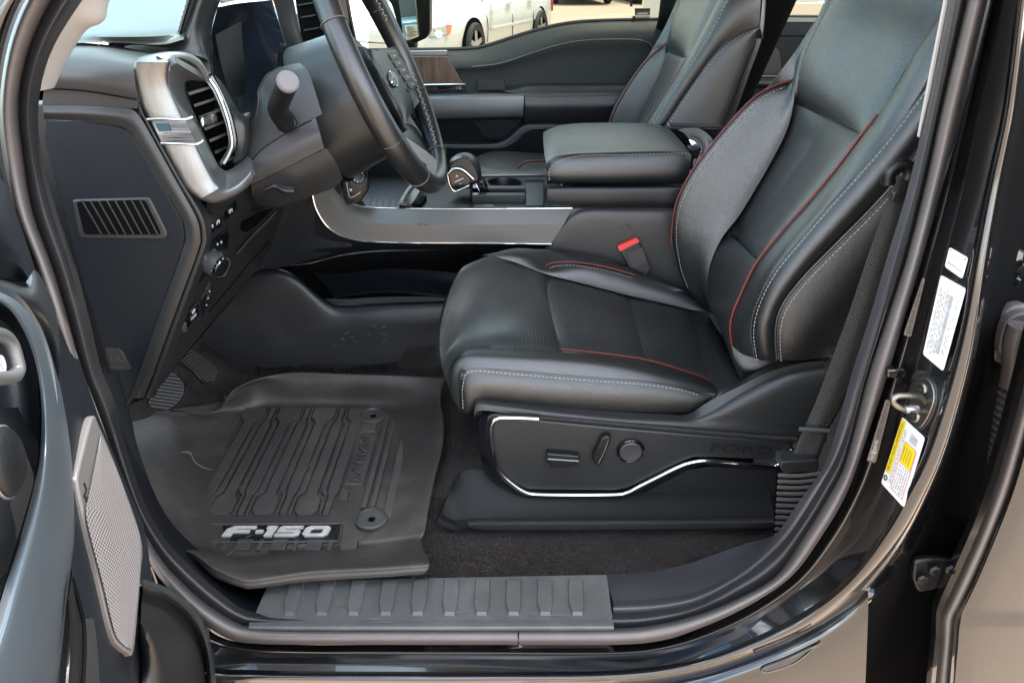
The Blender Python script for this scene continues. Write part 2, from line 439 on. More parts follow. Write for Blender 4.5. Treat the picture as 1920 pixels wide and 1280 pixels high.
M['satind'] = pm('satin_dark_silver', (.16, .165, .165), .40, metal=.6, grain='plastic', gs=1.5, gd=.06, var=.05)
M['chrome'] = pm('chrome', (.80, .80, .80), .07, metal=1, var=0)
M['badge'] = pm('badge_silver', (.62, .60, .56), .34, metal=.25, var=.12, vs=60)
M['pedal'] = pm('pedal_rubber', (.006, .006, .006), .5, var=.2)
M['pedalrib'] = pm('pedal_rib', (.014, .0135, .013), .75, spec=.2, var=.3, vs=60)
M['track'] = pm('track_plastic', (.011, .011, .011), .55, grain='plastic', gd=.5, spec=.18, dust=.15, dustcol=(.05, .046, .042))
M['cap'] = pm('stalk_cap_grey', (.15, .142, .14), .5, var=.05)
M['boot'] = pm('boot_rubber', (.13, .125, .12), .45, var=.1)
M['insert'] = pm('spoke_insert_silver', (.36, .345, .34), .38, metal=.3, var=.04)
M['pedalgrey'] = pm('accelerator_rib', (.045, .043, .040), .6, var=.3)
M['steel'] = pm('zinc_steel', (.20, .19, .17), .34, metal=1, var=.15, vs=40)
M['wood'] = pm('dark_wood_veneer', (.05, .03, .02), .38, grain='wood', gd=.3, coat=.4, coat_r=.15, var=.1)
M['fabric'] = pm('charcoal_door_vinyl', (.020, .023, .023), .55, grain='fabric', gd=.4, spec=.35)
M['headliner'] = pm('light_grey_fabric', (.42, .40, .38), .9, var=.04, vs=20)
M['dashtop'] = pm('dash_top_skin', (.045, .052, .048), .50, grain='leather', gd=.12, spec=.6)
M['door_band'] = pm('slate_door_accent', (.050, .064, .074), .36, grain='plastic', gs=1.6, gd=.10, spec=.6, var=.06)
M['white'] = pm('white_label', (.64, .64, .62), .45, var=.03)
M['yellow'] = pm('yellow_label', (.70, .52, .01), .45, var=.05)
M['ink'] = pm('label_ink', (.04, .04, .04), .6, var=0)
M['inkl'] = pm('pale_label_ink', (.30, .295, .29), .6, var=.3, vs=300)
M['inkr'] = pm('red_label_ink', (.60, .12, .12), .6, var=0)
M['mark'] = pm('white_symbol_paint', (.75, .75, .75), .5, var=0)
M['red'] = pm('red_button', (.70, .035, .03), .35, var=.05)
M['web'] = pm('belt_webbing', (.030, .028, .025), .55, grain='web', gd=.6, spec=.35)
M['grille'] = pm('speaker_grille_metal', (.30, .28, .275), .42, metal=.3, grain='perfmetal', gd=.5, var=.06)
M['grillep'] = pm('speaker_grille_plain', (.13, .123, .12), .45, metal=.3, var=.06)
M['screen'] = pm('display_glass', (.010, .013, .020), .10, spec=.6, var=0)
M['blue'] = pm('emblem_blue', (.14, .19, .27), .2, var=0, coat=.5)
M['white_paint'] = pm('white_car_paint', (.62, .62, .60), .25, coat=.8, coat_r=.03, var=.03)
M['silver_paint'] = pm('silver_car_paint', (.45, .46, .47), .3, coat=.8, metal=.3, var=.03)
M['blue_paint'] = pm('blue_car_paint', (.05, .20, .32), .3, coat=.8, var=.03)
M['dark_paint'] = pm('dark_car_paint', (.02, .022, .026), .25, coat=.8, var=.03)
M['brown_paint'] = pm('brown_paint', (.16, .055, .03), .4, coat=.4, var=.1)
M['red_paint'] = pm('red_lamp', (.45, .02, .03), .15, coat=.8, var=0)
M['amber'] = pm('amber_lamp', (.75, .16, .02), .15, coat=.8, var=0)
M['lamp'] = pm('headlamp_glass', (.35, .36, .34), .12, metal=.5, coat=1, var=.2, vs=12)
M['tyre'] = pm('tyre_rubber', (.022, .022, .022), .75, var=.15)
M['alloy'] = pm('alloy_wheel', (.50, .50, .50), .3, metal=.8, var=.05)
M['carglass'] = pm('car_window_glass', (.015, .03, .028), .05, spec=.7, var=0)
M['concrete'] = pm('tan_concrete', (.42, .32, .235), .88, grain='concrete', gd=.5, spec=.25)  # the concrete's own tan colour
M['leaf'] = pm('foliage', (.05, .09, .03), .7, var=.3, vs=3)
M['wall'] = pm('pale_wall', (.40, .38, .34), .85, var=.08, vs=.4)
M['win'] = glass('tinted_window', (.37, .39, .32), .5)
M['windshield'] = glass('windshield_glass', (.68, .88, .87), .6)
M['mirror'] = pm('mirror_glass', (.85, .88, .88), .01, metal=1, var=0)

# ================================================================== ground and truck shell
def gridsheet(name, x0, x1, y0, y1, z, nx, ny, mat, fz=None):
    vs = []; fs = []
    for i in range(nx + 1):
        for j in range(ny + 1):
            x = x0 + (x1 - x0) * i / nx; y = y0 + (y1 - y0) * j / ny
            vs.append((x, y, z + (fz(x, y) if fz else 0)))
    for i in range(nx):
        for j in range(ny):
            a = i * (ny + 1) + j; fs.append((a, a + ny + 1, a + ny + 2, a + 1))
    return mesh(name, vs, fs, mat, None, sharp=0)
ground = gridsheet('ground', -600, 600, -600, 600, 0, 6, 6, M['concrete']); ground['kind'] = 'structure'
def cfz(x, y):
    t = max(0, (-.62 - x) / .35); s = max(0, (y - .42) / .06)
    return .004 * math.sin(x * 31) * math.sin(y * 27) + .28 * t * t + .03 * min(1, s)
carpet = gridsheet('carpet', -1.08, 1.6, -.29, 1.58, .598, 110, 80, M['carpet'], cfz); carpet['kind'] = 'structure'
# pile: short tufts over the carpet that shows
vs, fs = [], []
def tuft(x, y):
    z = .598 + cfz(x, y); a = random.uniform(0, 6.283); h = random.uniform(.003, .007); w_ = .0011
    b = len(vs); lx = random.uniform(-.002, .002); ly = random.uniform(-.002, .002)
    vs.extend([(x + w_ * math.cos(a), y + w_ * math.sin(a), z), (x - w_ * math.cos(a), y - w_ * math.sin(a), z), (x + lx, y + ly, z + h)]); fs.append((b, b + 1, b + 2))
for _ in range(52000): tuft(random.uniform(-.17, .54), random.uniform(-.26, .02))
for _ in range(26000): tuft(random.uniform(-.80, .0), random.uniform(.16, .52))
pile = mesh('carpet_pile', vs, fs, M['carpet'], None, sharp=0); pile['kind'] = 'stuff'; pile['label'] = 'short black carpet pile on the cab floor'

truck = thing('pickup_truck_body', 'glossy black pickup truck body around the open driver door', 'truck body', (.3, -.3, .55))
# curves of the door opening, from the windscreen pillar down, along the sill and up the door pillar
def yo(pts, ya, ys, yb):
    """depth: ya up the front pillar, ys along the sill, yb up the rear pillar"""
    out = []
    for (px, py) in pts:
        if py > 1000: f = 1.0
        else: f = max(0.0, 1 - (1000 - py) / 700.0)
        e = ya if px < 700 else yb
        out.append((px, py, e + (ys - e) * f))
    return c(0, *out)
L2 = [(205, -60), (155, 0), (95, 100), (72, 200), (80, 300), (108, 400), (142, 500), (168, 600), (192, 700), (215, 755), (240, 850), (272, 945), (310, 1010), (350, 1055), (400, 1100), (450, 1138), (490, 1150), (560, 1152)]
T2r = [(700, 1152), (900, 1152), (1150, 1150), (1230, 1145), (1310, 1127), (1393, 1080), (1440, 1042), (1480, 1000), (1535, 915), (1575, 840), (1612, 720), (1650, 590), (1688, 460), (1722, 330), (1752, 200), (1792, 0), (1804, -60)]
L1 = [(150, -60), (97, 0), (52, 100), (35, 200), (45, 300), (62, 400), (98, 500), (128, 600), (155, 700), (187, 780), (228, 900), (262, 980), (300, 1045), (335, 1085), (385, 1130), (440, 1165), (480, 1175), (560, 1178)]
T3r = [(700, 1178), (900, 1178), (1150, 1177), (1230, 1170), (1300, 1154), (1370, 1127), (1454, 1080), (1511, 1000), (1560, 920), (1588, 860), (1629, 700), (1665, 590), (1700, 480), (1735, 340), (1765, 200), (1812, 0), (1824, -60)]
L0 = [(95, -60), (44, 0), (10, 90), (-5, 200), (2, 300), (28, 400), (70, 500), (105, 600), (140, 700), (170, 780), (215, 900), (250, 990), (285, 1062), (319, 1107), (367, 1158), (430, 1198), (480, 1206), (560, 1208)]
T4r = [(700, 1208), (900, 1208), (1150, 1208), (1240, 1200), (1310, 1178), (1400, 1137), (1484, 1080), (1544, 1000), (1585, 930), (1612, 860), (1665, 700), (1698, 590), (1730, 480), (1768, 340), (1803, 200), (1852, 0), (1864, -60)]
def midc(a, b, t=.5): return [(p[0] * (1 - t) + q[0] * t, p[1] * (1 - t) + q[1] * t) for p, q in zip(a, b)]
A2, A3, A4 = L2 + T2r, L1 + T3r, L0 + T4r
sealc = [yo(A2, -.245, -.335, -.262), yo(midc(A2, A3), -.275, -.352, -.285), yo(A3, -.262, -.352, -.272),
         yo(midc(A3, A4, .25), -.285, -.372, -.297), yo(midc(A3, A4, .7), -.292, -.380, -.304), yo(A4, -.272, -.372, -.284)]
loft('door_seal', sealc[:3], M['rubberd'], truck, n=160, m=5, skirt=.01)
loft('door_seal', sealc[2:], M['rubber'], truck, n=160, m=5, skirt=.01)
tube('seal_joint', [p + Vector((0, -.001, .0005)) for p in [U(972, 1181, y=-.362), U(972, 1190, y=-.378), U(972, 1208, y=-.376)]], .0009, M['black'], truck, n=6, k=5)
# sill and pillar garnish
T1 = [(1150, 1127), (1230, 1122), (1300, 1111), (1368, 1079), (1420, 1040), (1457, 1000), (1505, 930), (1551, 860), (1597, 700), (1632, 590), (1664, 480), (1703, 350), (1737, 200), (1775, 0), (1788, -60)]
T2 = T2r[2:]
loft('pillar_trim', [yo(T1, -.2, -.300, -.215), yo(midc(resPX := T1, [(1150, 1138), (1230, 1134), (1306, 1119), (1381, 1080), (1431, 1041), (1470, 1000), (1521, 922), (1563, 850), (1605, 710), (1642, 590), (1677, 470), (1713, 340), (1745, 200), (1785, 0), (1797, -60)], 1.0), -.2, -.325, -.245), yo(T2, -.2, -.330, -.255)], M['trim'], truck, n=90, m=6, skirt=.012)
loft('sill_trim', [c((-.195, -.20), (1135, 1076), (1220, 1071), (1290, 1056), (1350, 1035), (1400, 1018), (1440, 1008), (1458, 1000)), c((-.25, -.225), (1140, 1098), (1225, 1094), (1295, 1081), (1358, 1056), (1410, 1029), (1444, 1008), (1459, 999)), c((-.302, -.29), (1150, 1129), (1230, 1124), (1300, 1113), (1368, 1081), (1420, 1042), (1450, 1010), (1462, 996))], M['trim'], truck, n=30, m=6, skirt=.012)
loft('kick_panel', [yo(L2[8:], -.235, -.325, -.2), c((-.20, -.27), (208, 700), (232, 780), (250, 850), (285, 950), (335, 1028), (420, 1095), (500, 1120), (560, 1130)), c((-.12, -.22), (222, 700), (245, 780), (262, 850), (300, 945), (350, 1010), (430, 1070), (510, 1100), (560, 1105))], M['plasticn'], truck, n=40, m=6, skirt=.01)
# inner pillar trim (light) beside the belt, and lower dark trim behind the belt
panel('upper_pillar_trim', c(-.225, (1721, 256), (1725, 260), (1745, 178), (1780, 0), (1792, -70), (1784, -70), (1771, 0), (1738, 168)), .004, M['headliner'], truck, bevel=.002)
loft('pillar_inner_trim', [c((-.20, -.19), (1455, 1010), (1510, 930), (1555, 860), (1600, 700), (1635, 590), (1668, 480), (1705, 350), (1740, 200), (1778, 0)), c((-.06, -.02), (1470, 1000), (1540, 925), (1585, 860), (1635, 700), (1668, 590), (1700, 480), (1735, 350), (1770, 200), (1805, 0))], M['plasticd'], truck, n=30, m=3)
# painted flange, label recess and outer edge of the door pillar
E1 = [(330, 1190), (400, 1226), (480, 1231), (560, 1233), (700, 1234), (900, 1235), (1150, 1236), (1260, 1222), (1360, 1190), (1440, 1148), (1520, 1085), (1580, 1010), (1622, 930), (1650, 860), (1695, 700), (1722, 600), (1753, 480), (1790, 340), (1822, 200), (1868, 0), (1880, -60)]
A4p = [(285, 1062), (367, 1158), (430, 1198), (560, 1208), (700, 1208), (900, 1208), (1150, 1208), (1240, 1200), (1310, 1178), (1400, 1137), (1484, 1080), (1544, 1000), (1585, 930), (1612, 860), (1665, 700), (1698, 590), (1730, 480), (1768, 340), (1803, 200), (1852, 0), (1864, -60)]
E3 = [(330, 1215), (400, 1250), (480, 1255), (560, 1257), (700, 1258), (900, 1258), (1150, 1256), (1290, 1238), (1400, 1200), (1500, 1150), (1580, 1090), (1650, 1000), (1700, 910), (1735, 830), (1775, 700), (1800, 600), (1822, 480), (1850, 340), (1880, 200), (1905, 0), (1912, -60)]
E4 = [(330, 1240), (400, 1278), (480, 1280), (560, 1281), (700, 1282), (900, 1282), (1150, 1276), (1300, 1255), (1430, 1212), (1530, 1165), (1620, 1090), (1690, 1005), (1740, 915), (1775, 830), (1812, 700), (1832, 600), (1850, 480), (1875, 340), (1902, 200), (1925, 0), (1932, -60)]
loft('painted_flange', [yo(A4p, -.28, -.362, -.275), yo(midc(A4p, E1, .35), -.28, -.376, -.292), yo(midc(A4p, E1, .62), -.28, -.384, -.300), yo(E1, -.28, -.378, -.294)], M['paint'], truck, n=140, m=5, skirt=.004)
def yj(pts, d_sill, d_pil):
    """depth of the forward-facing jamb: steps outward from the seal side, more so up the pillar"""
    out = []
    for (px, py) in pts:
        f = 1.0 if py > 1000 else max(0.0, 1 - (1000 - py) / 700.0)
        y1 = (-.28 if px < 700 else -.294) + (-.378 + (.28 if px < 700 else .294)) * f
        g = 0.0 if px < 700 else max(0.0, min(1.0, (1160 - py) / 260.0))
        out.append((px, py, y1 + d_sill + (d_pil - d_sill) * g))
    return c(0, *out)
loft('pillar_face', [yj(E1, 0, 0), yj(E3, -.020, -.070)], M['paint'], truck, n=140, m=6, skirt=.004)
E5 = [(330, 1300), (400, 1330), (480, 1335), (560, 1336), (700, 1338), (900, 1338), (1150, 1325), (1320, 1290), (1460, 1235), (1565, 1180), (1648, 1110), (1712, 1020), (1760, 925), (1794, 835), (1830, 705), (1850, 602), (1868, 482), (1893, 342), (1920, 200), (1943, 0), (1950, -60)]
loft('pillar_edge', [yj(E3, -.020, -.070), yj(midc(E3, E4, .3), -.034, -.083), yj(midc(E3, E4, .65), -.040, -.088), yj(E4, -.038, -.084), yj(midc(E4, E5, .5), -.030, -.05), yj(E5, -.02, .03)], M['paint'], truck, n=140, m=5, skirt=.004)
def _xat(E, py):
    for (p, q) in zip(E[7:], E[8:]):
        if q[1] <= py <= p[1]: return p[0] + (q[0] - p[0]) * (py - p[1]) / (q[1] - p[1])
    return E[-1][0]
def face_pt(px, py, toward=.003):
    x1, x3 = _xat(E1, py), _xat(E3, py); t = (px - x1) / (x3 - x1)
    a = yj([(x1, py)], 0, 0)[0].y; b = yj([(x3, py)], -.020, -.070)[0].y
    p = U(px, py, y=a + (b - a) * t); return p + (CAM - p).normalized() * toward
# outer rocker skin under the sill and pillar
loft('rocker_panel', [c(-.395, (300, 1250), (480, 1284), (900, 1285), (1150, 1280), (1300, 1258), (1430, 1216), (1530, 1169), (1600, 1112), (1626, 1088)), c(-.418, (300, 1270), (480, 1305), (900, 1306), (1150, 1302), (1300, 1282), (1440, 1240), (1540, 1195), (1605, 1150), (1628, 1122)), c(-.428, (300, 1320), (480, 1345), (900, 1346), (1150, 1340), (1300, 1330), (1440, 1300), (1540, 1265), (1600, 1225), (1626, 1195)), c((-.43, -.43), (300, 1480), (480, 1480), (900, 1480), (1150, 1470), (1300, 1460), (1440, 1440), (1540, 1420), (1600, 1400), (1618, 1390))], M['paint'], truck, n=90, m=6, skirt=.01)
tube('drain_bead', [p + Vector((0, -.001, 0)) for p in c((-.4225, -.4225), (1535, 1206), (1480, 1232), (1432, 1250), (1428, 1256), (1440, 1258), (1490, 1240), (1538, 1203))], .0016, M['paint'], truck, n=40, k=6)
# jamb behind the pillar edge
loft('rear_jamb', [yj(E5[9:], -.0, .03), c((-.22, -.20), (1620, 1420), (1720, 1200), (1800, 1050), (1850, 930), (1900, 780), (1935, 600), (1960, 420), (1985, 200), (2000, 0), (2010, -60)), c((-.20, -.18), (1800, 1420), (1900, 1250), (1960, 1100), (2000, 950), (2040, 780), (2060, 600), (2080, 420), (2090, 200), (2100, 0), (2100, -60))], M['jamb'], truck, n=50, m=6)
panel('jamb_lower_wall', c(-.30, (1622, 1100), (1700, 1000), (1800, 980), (1900, 1000), (1900, 1420), (1600, 1420)), .02, M['jamb'], truck)
# front pillar paint, left of the seal
loft('front_pillar', [c((-.285, -.30), *[(p[0] + 4, p[1]) for p in L0[:9]]), c((-.32, -.33), *[(p[0] - 22, p[1] + 6) for p in L0[:9]]), c((-.31, -.32), *[(p[0] - 90, p[1] + 20) for p in L0[:9]])], M['paint'], truck, n=40, m=5)
loft('front_pillar_trim', [c((-.235, -.21), (190, -60), (140, 0), (80, 100), (66, 150), (70, 172)), c((-.17, -.16), (226, -60), (200, 0), (190, 40), (155, 60), (118, 115), (98, 166)), c((-.10, -.13), (250, -60), (204, 0), (197, 30), (165, 52), (128, 110), (102, 165))], M['headliner'], truck, n=30, m=5)
# cab closure: roof, windscreen, far pillars, back wall (out of frame but they shade and close the cab)
bx('roof', -.28, 1.72, -.27, 1.56, 1.93, 1.99, M['headliner'], truck, bevel=.02)
loft('windscreen', [[Vector((-1.12, -.22, 1.36)), Vector((-1.22, .68, 1.36)), Vector((-1.12, 1.58, 1.36))], [Vector((-.26, -.16, 1.95)), Vector((-.30, .68, 1.97)), Vector((-.26, 1.52, 1.95))]], M['windshield'], truck, n=10, m=4)
bx('front_fender', -1.55, -.74, -.43, -.36, .42, 1.30, M['paint'], truck, bevel=.03)
bx('bulkhead', -1.16, -1.10, -.30, 1.66, .55, 1.36, M['plasticd'], truck)
bx('back_wall', 1.64, 1.70, -.2, 1.6, .55, 1.30, M['plasticd'], truck)
bx('outer_sill', -.95, 1.7, 1.60, 1.68, .40, .72, M['paint'], truck)
loft('far_door_pillar', [c((1.52, 1.40), (1228, 60), (1236, 20), (1250, -120)), c((1.50, 1.38), (1255, 60), (1262, 20), (1275, -120)), c((1.50, 1.38), (1300, 60), (1305, 20), (1310, -120))], M['plasticd'], truck, n=12, m=4, solid=.05)
loft('far_pillar_trim', [c((1.50, 1.37), (1252, 60), (1258, 10), (1270, -120)), c((1.48, 1.36), (1272, 60), (1280, 10), (1290, -120))], M['plasticg'], truck, n=12, m=4)
# ------------------------------------------------------------------ labels on the door pillar
def onpillar(pts, off=.0): return [face_pt(px, py, off) for (px, py) in pts]
def label_plate(name, pts, mat, off, parent, r=.004, th=.0006):
    return panel(name, rounded(onpillar(pts, off), r), th, mat, parent, bevel=0)
def quadmap(q, off):
    P = onpillar(q, off)
    return lambda u, v: (P[0].lerp(P[1], u)).lerp(P[3].lerp(P[2], u), v)
def inkbars(name, f, rects, mat, parent):
    vs, fs = [], []
    for (u0, u1, v0, v1) in rects:
        b = len(vs); vs += [f(u0, v0), f(u1, v0), f(u1, v1), f(u0, v1)]; fs.append((b, b + 1, b + 2, b + 3))
    o_ = mesh(name, vs, fs, mat, parent, sharp=0, face_cam=True)
    if len(rects) > 1: o_['kind'] = 'stuff'
    return o_
LOFF = .004
rnd = random.Random(3)
q1 = [(1780, 463), (1815, 483), (1804, 523), (1771, 500)]
s1 = label_plate('airbag_label', q1, M['white'], LOFF, truck); s1['label'] = 'small white label with faint print'
f = quadmap(q1, LOFF + .0006)
inkbars('print', f, [(.12 + .1 * i, .12 + .1 * i + rnd.uniform(.03, .08), .22, .25) for i in range(8)] + [(.12 + .1 * i, .12 + .1 * i + rnd.uniform(.03, .08), .32, .34) for i in range(7)] + [(.1, .5, .68, .73), (.55, .85, .70, .74)], M['inkl'], s1)
inkbars('print', f, [(.08, .12, .08, .14), (.86, .91, .10, .16)], M['ink'], s1)
q2 = [(1764, 515), (1811, 541), (1768, 696), (1730, 664)]
s2 = label_plate('certification_label', q2, M['white'], LOFF, truck); s2['label'] = 'large white label with a barcode and columns of small print'
f = quadmap(q2, LOFF + .0006)
bars = []; v = .16
while v < .86:
    h = rnd.choice((.004, .007, .010)); bars.append((.52, .66, v, v + h)); v += h + rnd.choice((.005, .008))
inkbars('barcode', f, bars, M['inkl'], s2)
rows = []
for u in (.10, .19, .28, .38, .44):
    v = rnd.uniform(.08, .2)
    while v < .9:
        h = rnd.uniform(.02, .07); rows.append((u, u + .045, v, min(.93, v + h))); v += h + rnd.uniform(.015, .05)
for u in (.74, .82):
    v = .08 if u > .8 else .42
    while v < .85:
        h = rnd.uniform(.02, .05); rows.append((u, u + .04, v, v + h)); v += h + rnd.uniform(.02, .09)
inkbars('print', f, rows, pm('faint_ink', (.42, .41, .40), .6, var=.3, vs=300), s2)
q3 = [(1692, 781), (1734, 820), (1694, 951), (1652, 905)]
s3 = label_plate('tyre_label', q3, M['white'], LOFF, truck); s3['label'] = 'white and yellow tyre and loading information label'
f = quadmap(q3, LOFF + .0020)
inkbars('yellow_band', f, [(.0, .19, .03, .80)], M['yellow'], s3)
inkbars('yellow_box', f, [(.38, .84, .25, .53)], M['yellow'], s3)
a, b_ = f(.10, .78), f(.10, .06)
text('band_lettering', 'TIRE AND LOADING INFORMATION', (a + b_) / 2, b_ - a, f(0, .4) - f(.2, .4), .0085, M['ink'], s3, ext=.0005, width=(b_ - a).length)
for k, tx in enumerate(('SEE OWNER\'S', 'MANUAL FOR', 'ADDITIONAL', 'INFORMATION')):
    u = .44 + .1 * k; a, b_ = f(u, .50), f(u, .28)
    text('box_lettering', tx, (a + b_) / 2, b_ - a, f(0, .4) - f(.2, .4), .0038, M['ink'], s3, ext=.0005, width=(b_ - a).length * .9)
W_ = .012
inkbars('table_rules', f, [(.36, .36 + W_ * 1.5, .25, .93), (.86, .86 + W_ * 1.5, .25, .93), (.36, .88, .93, .937), (.36, .88, .245, .252), (.36, .88, .53, .536), (.36, .88, .68, .683), (.36, .88, .83, .833)], M['inkr'], s3)
rows = []
for u in (.23, .29, .45, .53, .61, .69, .77):
    v = .12 if u < .4 else .56
    while v < .9:
        h = rnd.uniform(.012, .04); rows.append((u, u + .03, v, v + h)); v += h + rnd.uniform(.012, .03)
rows += [(.50, .80, .10 + .018 * i, .108 + .018 * i) for i in range(6)]
inkbars('print', f, rows, M['inkl'], s3)
tube('tyre_symbol', [f(.09 + .06 * math.cos(t), .885 + .03 * math.sin(t)) for t in [k * .3927 for k in range(16)]], .0009, M['ink'], s3, n=32, k=5, closed=True)
inkbars('tyre_symbol_bar', f, [(.05, .13, .855, .872)], M['ink'], s3)  # printed ink bar of the tyre symbol
# clear caution strips on the flange beside the seal
def onflange(q, toward): return [p + (CAM - p).normalized() * toward for p in yo(q, -.28, -.384, -.300)]
def strip_label(name, q, words, lab, sz):
    P = onflange(q, .004)
    o = panel(name, rounded(P, .003), .0004, pm(name + '_film', (.10, .08, .065), .3, var=.2, vs=50), truck, bevel=0); o['label'] = lab
    f = lambda u, v: (P[0].lerp(P[1], u)).lerp(P[3].lerp(P[2], u), v)
    for (tx, mt, v0, v1) in words:
        rr = random.Random(len(tx)); v = v0; q_ = []
        while v < v1:
            h = rr.uniform(.010, .030); q_.append((rr.uniform(.2, .35), rr.uniform(.6, .8), v, v + h)); v += h + rr.uniform(.012, .03)
        g = lambda u, w_: f(u, w_) + (CAM - f(u, w_)).normalized() * .0012
        pr = inkbars('print', g, q_, M[mt], o); pr['kind'] = 'stuff'
    return o
strip_label('caution_strip', [(1730, 520), (1735, 522), (1708, 632), (1694, 628)], [('CAUTION', 'ink', .55, .95), ('WARNING', 'ink', .1, .5)], 'narrow clear caution strip beside the door seal, above the striker', .007)
strip_label('airbag_strip', [(1661, 748), (1671, 752), (1642, 868), (1625, 864)], [('AIRBAG', 'ink', .05, .45), ('SIDE', 'ink', .48, .62), ('WARNING', 'inkl', .65, .95)], 'narrow clear airbag strip beside the door seal, below the striker', .008)
# ------------------------------------------------------------------ door striker
st = thing('door_striker', 'zinc door striker loop bolted to the black door pillar', 'striker', face_pt(1730, 755))
panel('mounting_pad', smooth([face_pt(px, py, .003) for px, py in ((1724, 702), (1748, 712), (1756, 740), (1750, 770), (1737, 796), (1720, 810), (1710, 792), (1704, 760), (1708, 728))], 36, closed=True), .004, M['rubberd'], st, bevel=.001)
panel('base_plate', smooth([face_pt(px, py, .008) for px, py in ((1722, 706), (1742, 712), (1751, 740), (1746, 765), (1734, 790), (1721, 803), (1712, 790), (1706, 760), (1709, 730))], 36, closed=True), .004, M['steel'], st, bevel=.001)
for (px, py) in ((1730, 729), (1717, 779)):
    s_ = lathe('screw', [(.0085, 0), (.0085, .0025), (.0068, .0045), (.003, .0045), (.003, .001), (0, .001)], face_pt(px, py, .008), Vector((-1, -.25, .1)), M['steel'], st, k=24)
yb_ = face_pt(1736, 756).y
tube('loop', [U(1738, 756, y=yb_), U(1722, 743, y=yb_ - .002), U(1690, 741, y=yb_ - .006), U(1677, 745, y=yb_ - .008), U(1675, 753, y=yb_ - .008), U(1688, 764, y=yb_ - .008), U(1712, 768, y=yb_ - .004), U(1738, 771, y=yb_)], .0040, M['steel'], st, n=60, k=10)
lathe('loop_sleeve', [(.0055, 0), (.0055, .016)], U(1697, 766, y=yb_ - .007), Vector((1, .1, -.05)), M['chrome'], st, k=18)
# latch pin bracket seen over the flange
cl = tag(panel('flange_clip', c(-.352, (1665, 694), (1697, 692), (1699, 706), (1690, 712), (1664, 708)), .012, M['paint'], None, bevel=.002), 'small black clip on the painted flange above the striker', 'clip')
# ------------------------------------------------------------------ wiring conduit and grommet between pillar and rear door
gr = thing('wiring_conduit', 'grey corrugated wiring conduit with oval grommet behind the door pillar', 'conduit', U(1890, 700, y=-.26))
panel('grommet', smooth(c(-.27, (1902, 575), (1935, 580), (1950, 640), (1930, 700), (1905, 688), (1880, 685), (1863, 672), (1864, 640), (1876, 600)), 40, closed=True), .02, M['rubber'], gr, bevel=.006, segs=4)
panel('grommet_rim', smooth(c(-.285, (1908, 590), (1935, 592), (1942, 640), (1925, 685), (1905, 676), (1886, 670), (1874, 660), (1876, 636), (1886, 606)), 40, closed=True), .015, M['rubber'], gr, bevel=.006, segs=4)
tube('grommet_neck', c(-.305, (1915, 610), (1906, 640), (1903, 690), (1898, 722)), .016, M['rubber'], gr, n=16, k=14)
cpath = smooth(c((-.300, -.33), (1900, 716), (1892, 770), (1882, 830), (1872, 900), (1862, 960), (1850, 1010)), 24)
for k in range(24):
    p, q = cpath[k], cpath[k + 1]
    lathe('conduit_ring', [(.0135, 0), (.0178, (q - p).length * .3), (.0178, (q - p).length * .62), (.0135, (q - p).length * .9)], p, q - p, M['rubber'], gr, k=18)
# ------------------------------------------------------------------ rear door (partly open) and its hinge
rd = thing('rear_door', 'glossy black rear side door with grey edge seal at the lower right', 'door', U(1850, 1200, y=-.42))
RS0 = [(1950, 600), (1925, 700), (1893, 820), (1864, 915), (1832, 1000), (1797, 1078), (1772, 1132), (1763, 1158), (1762, 1200), (1752, 1300), (1745, 1420)]
RS1 = [(1985, 600), (1958, 700), (1925, 822), (1897, 918), (1864, 1004), (1830, 1084), (1804, 1138), (1792, 1160), (1788, 1200), (1780, 1300), (1774, 1420)]
loft('edge_seal', [c(-.40, *RS0), c(-.425, *midc(RS0, RS1, .3)), c(-.43, *midc(RS0, RS1, .7)), c(-.415, *RS1)], M['rubber'], rd, n=60, m=5, skirt=.01)
RS2 = [(p[0] + 5, p[1] + 2) for p in RS1]
loft('door_skin', [c(-.405, *RS1), c(-.432, *midc(RS1, RS2, .6)), c(-.438, *[(p[0] + 14, p[1]) for p in RS1]), c(-.442, *[(p[0] + 90, p[1] - 2) for p in RS1]), c(-.44, *[(p[0] + 330, p[1] - 6) for p in RS1])], M['paint'], rd, n=90, m=5, skirt=.005,
     fn=lambda p, n, u, v, U_, V_: p + Vector((0, -.006, 0)) * (1 / (1 + math.exp((p.z - U(1850, 1155, y=-.44).z) / .0025))))
panel('door_edge', [p + Vector((0, .012, 0)) for p in c(-.39, *RS0)] + [p for p in c(-.30, *[(q[0] + 300, q[1]) for q in RS0[::-1]])], .01, M['paint'], rd, bevel=0)
hg = panel('hinge', rounded(c(-.365, (1715, 1052), (1745, 1048), (1775, 1050), (1800, 1056), (1796, 1095), (1770, 1100), (1740, 1108), (1722, 1110), (1712, 1085)), .006), .012, M['plasticd'], rd, bevel=.003)
for (px, py) in ((1727, 1083), (1780, 1064), (1750, 1066)):
    lathe('bolt', [(.009, 0), (.009, .005), (.006, .008), (0, .008)], U(px, py, y=-.370), Vector((0, -1, .1)), M['plasticd'], hg, k=6)
tag(tube('door_check_strap', c(-.27, (1755, 955), (1745, 962), (1735, 970), (1750, 976), (1772, 974), (1768, 964)), .004, M['steel'], None, n=20), 'small bare metal clip deep in the gap beside the rear door', 'clip')
tube('jamb_seam', c(-.292, (1705, 1130), (1698, 1180), (1685, 1230), (1683, 1290)), .0012, M['paint'], truck, n=20, k=5)
# bolts high in the rear jamb, beside the conduit
for (px, py) in ((1905, 478), (1912, 505), (1898, 528)):
    o_ = lathe('jamb_bolt', [(.010, 0), (.010, .005), (.007, .008), (0, .008)], U(px, py, y=-.235), Vector((-.3, -1, .2)), M['paint'], truck, k=6)
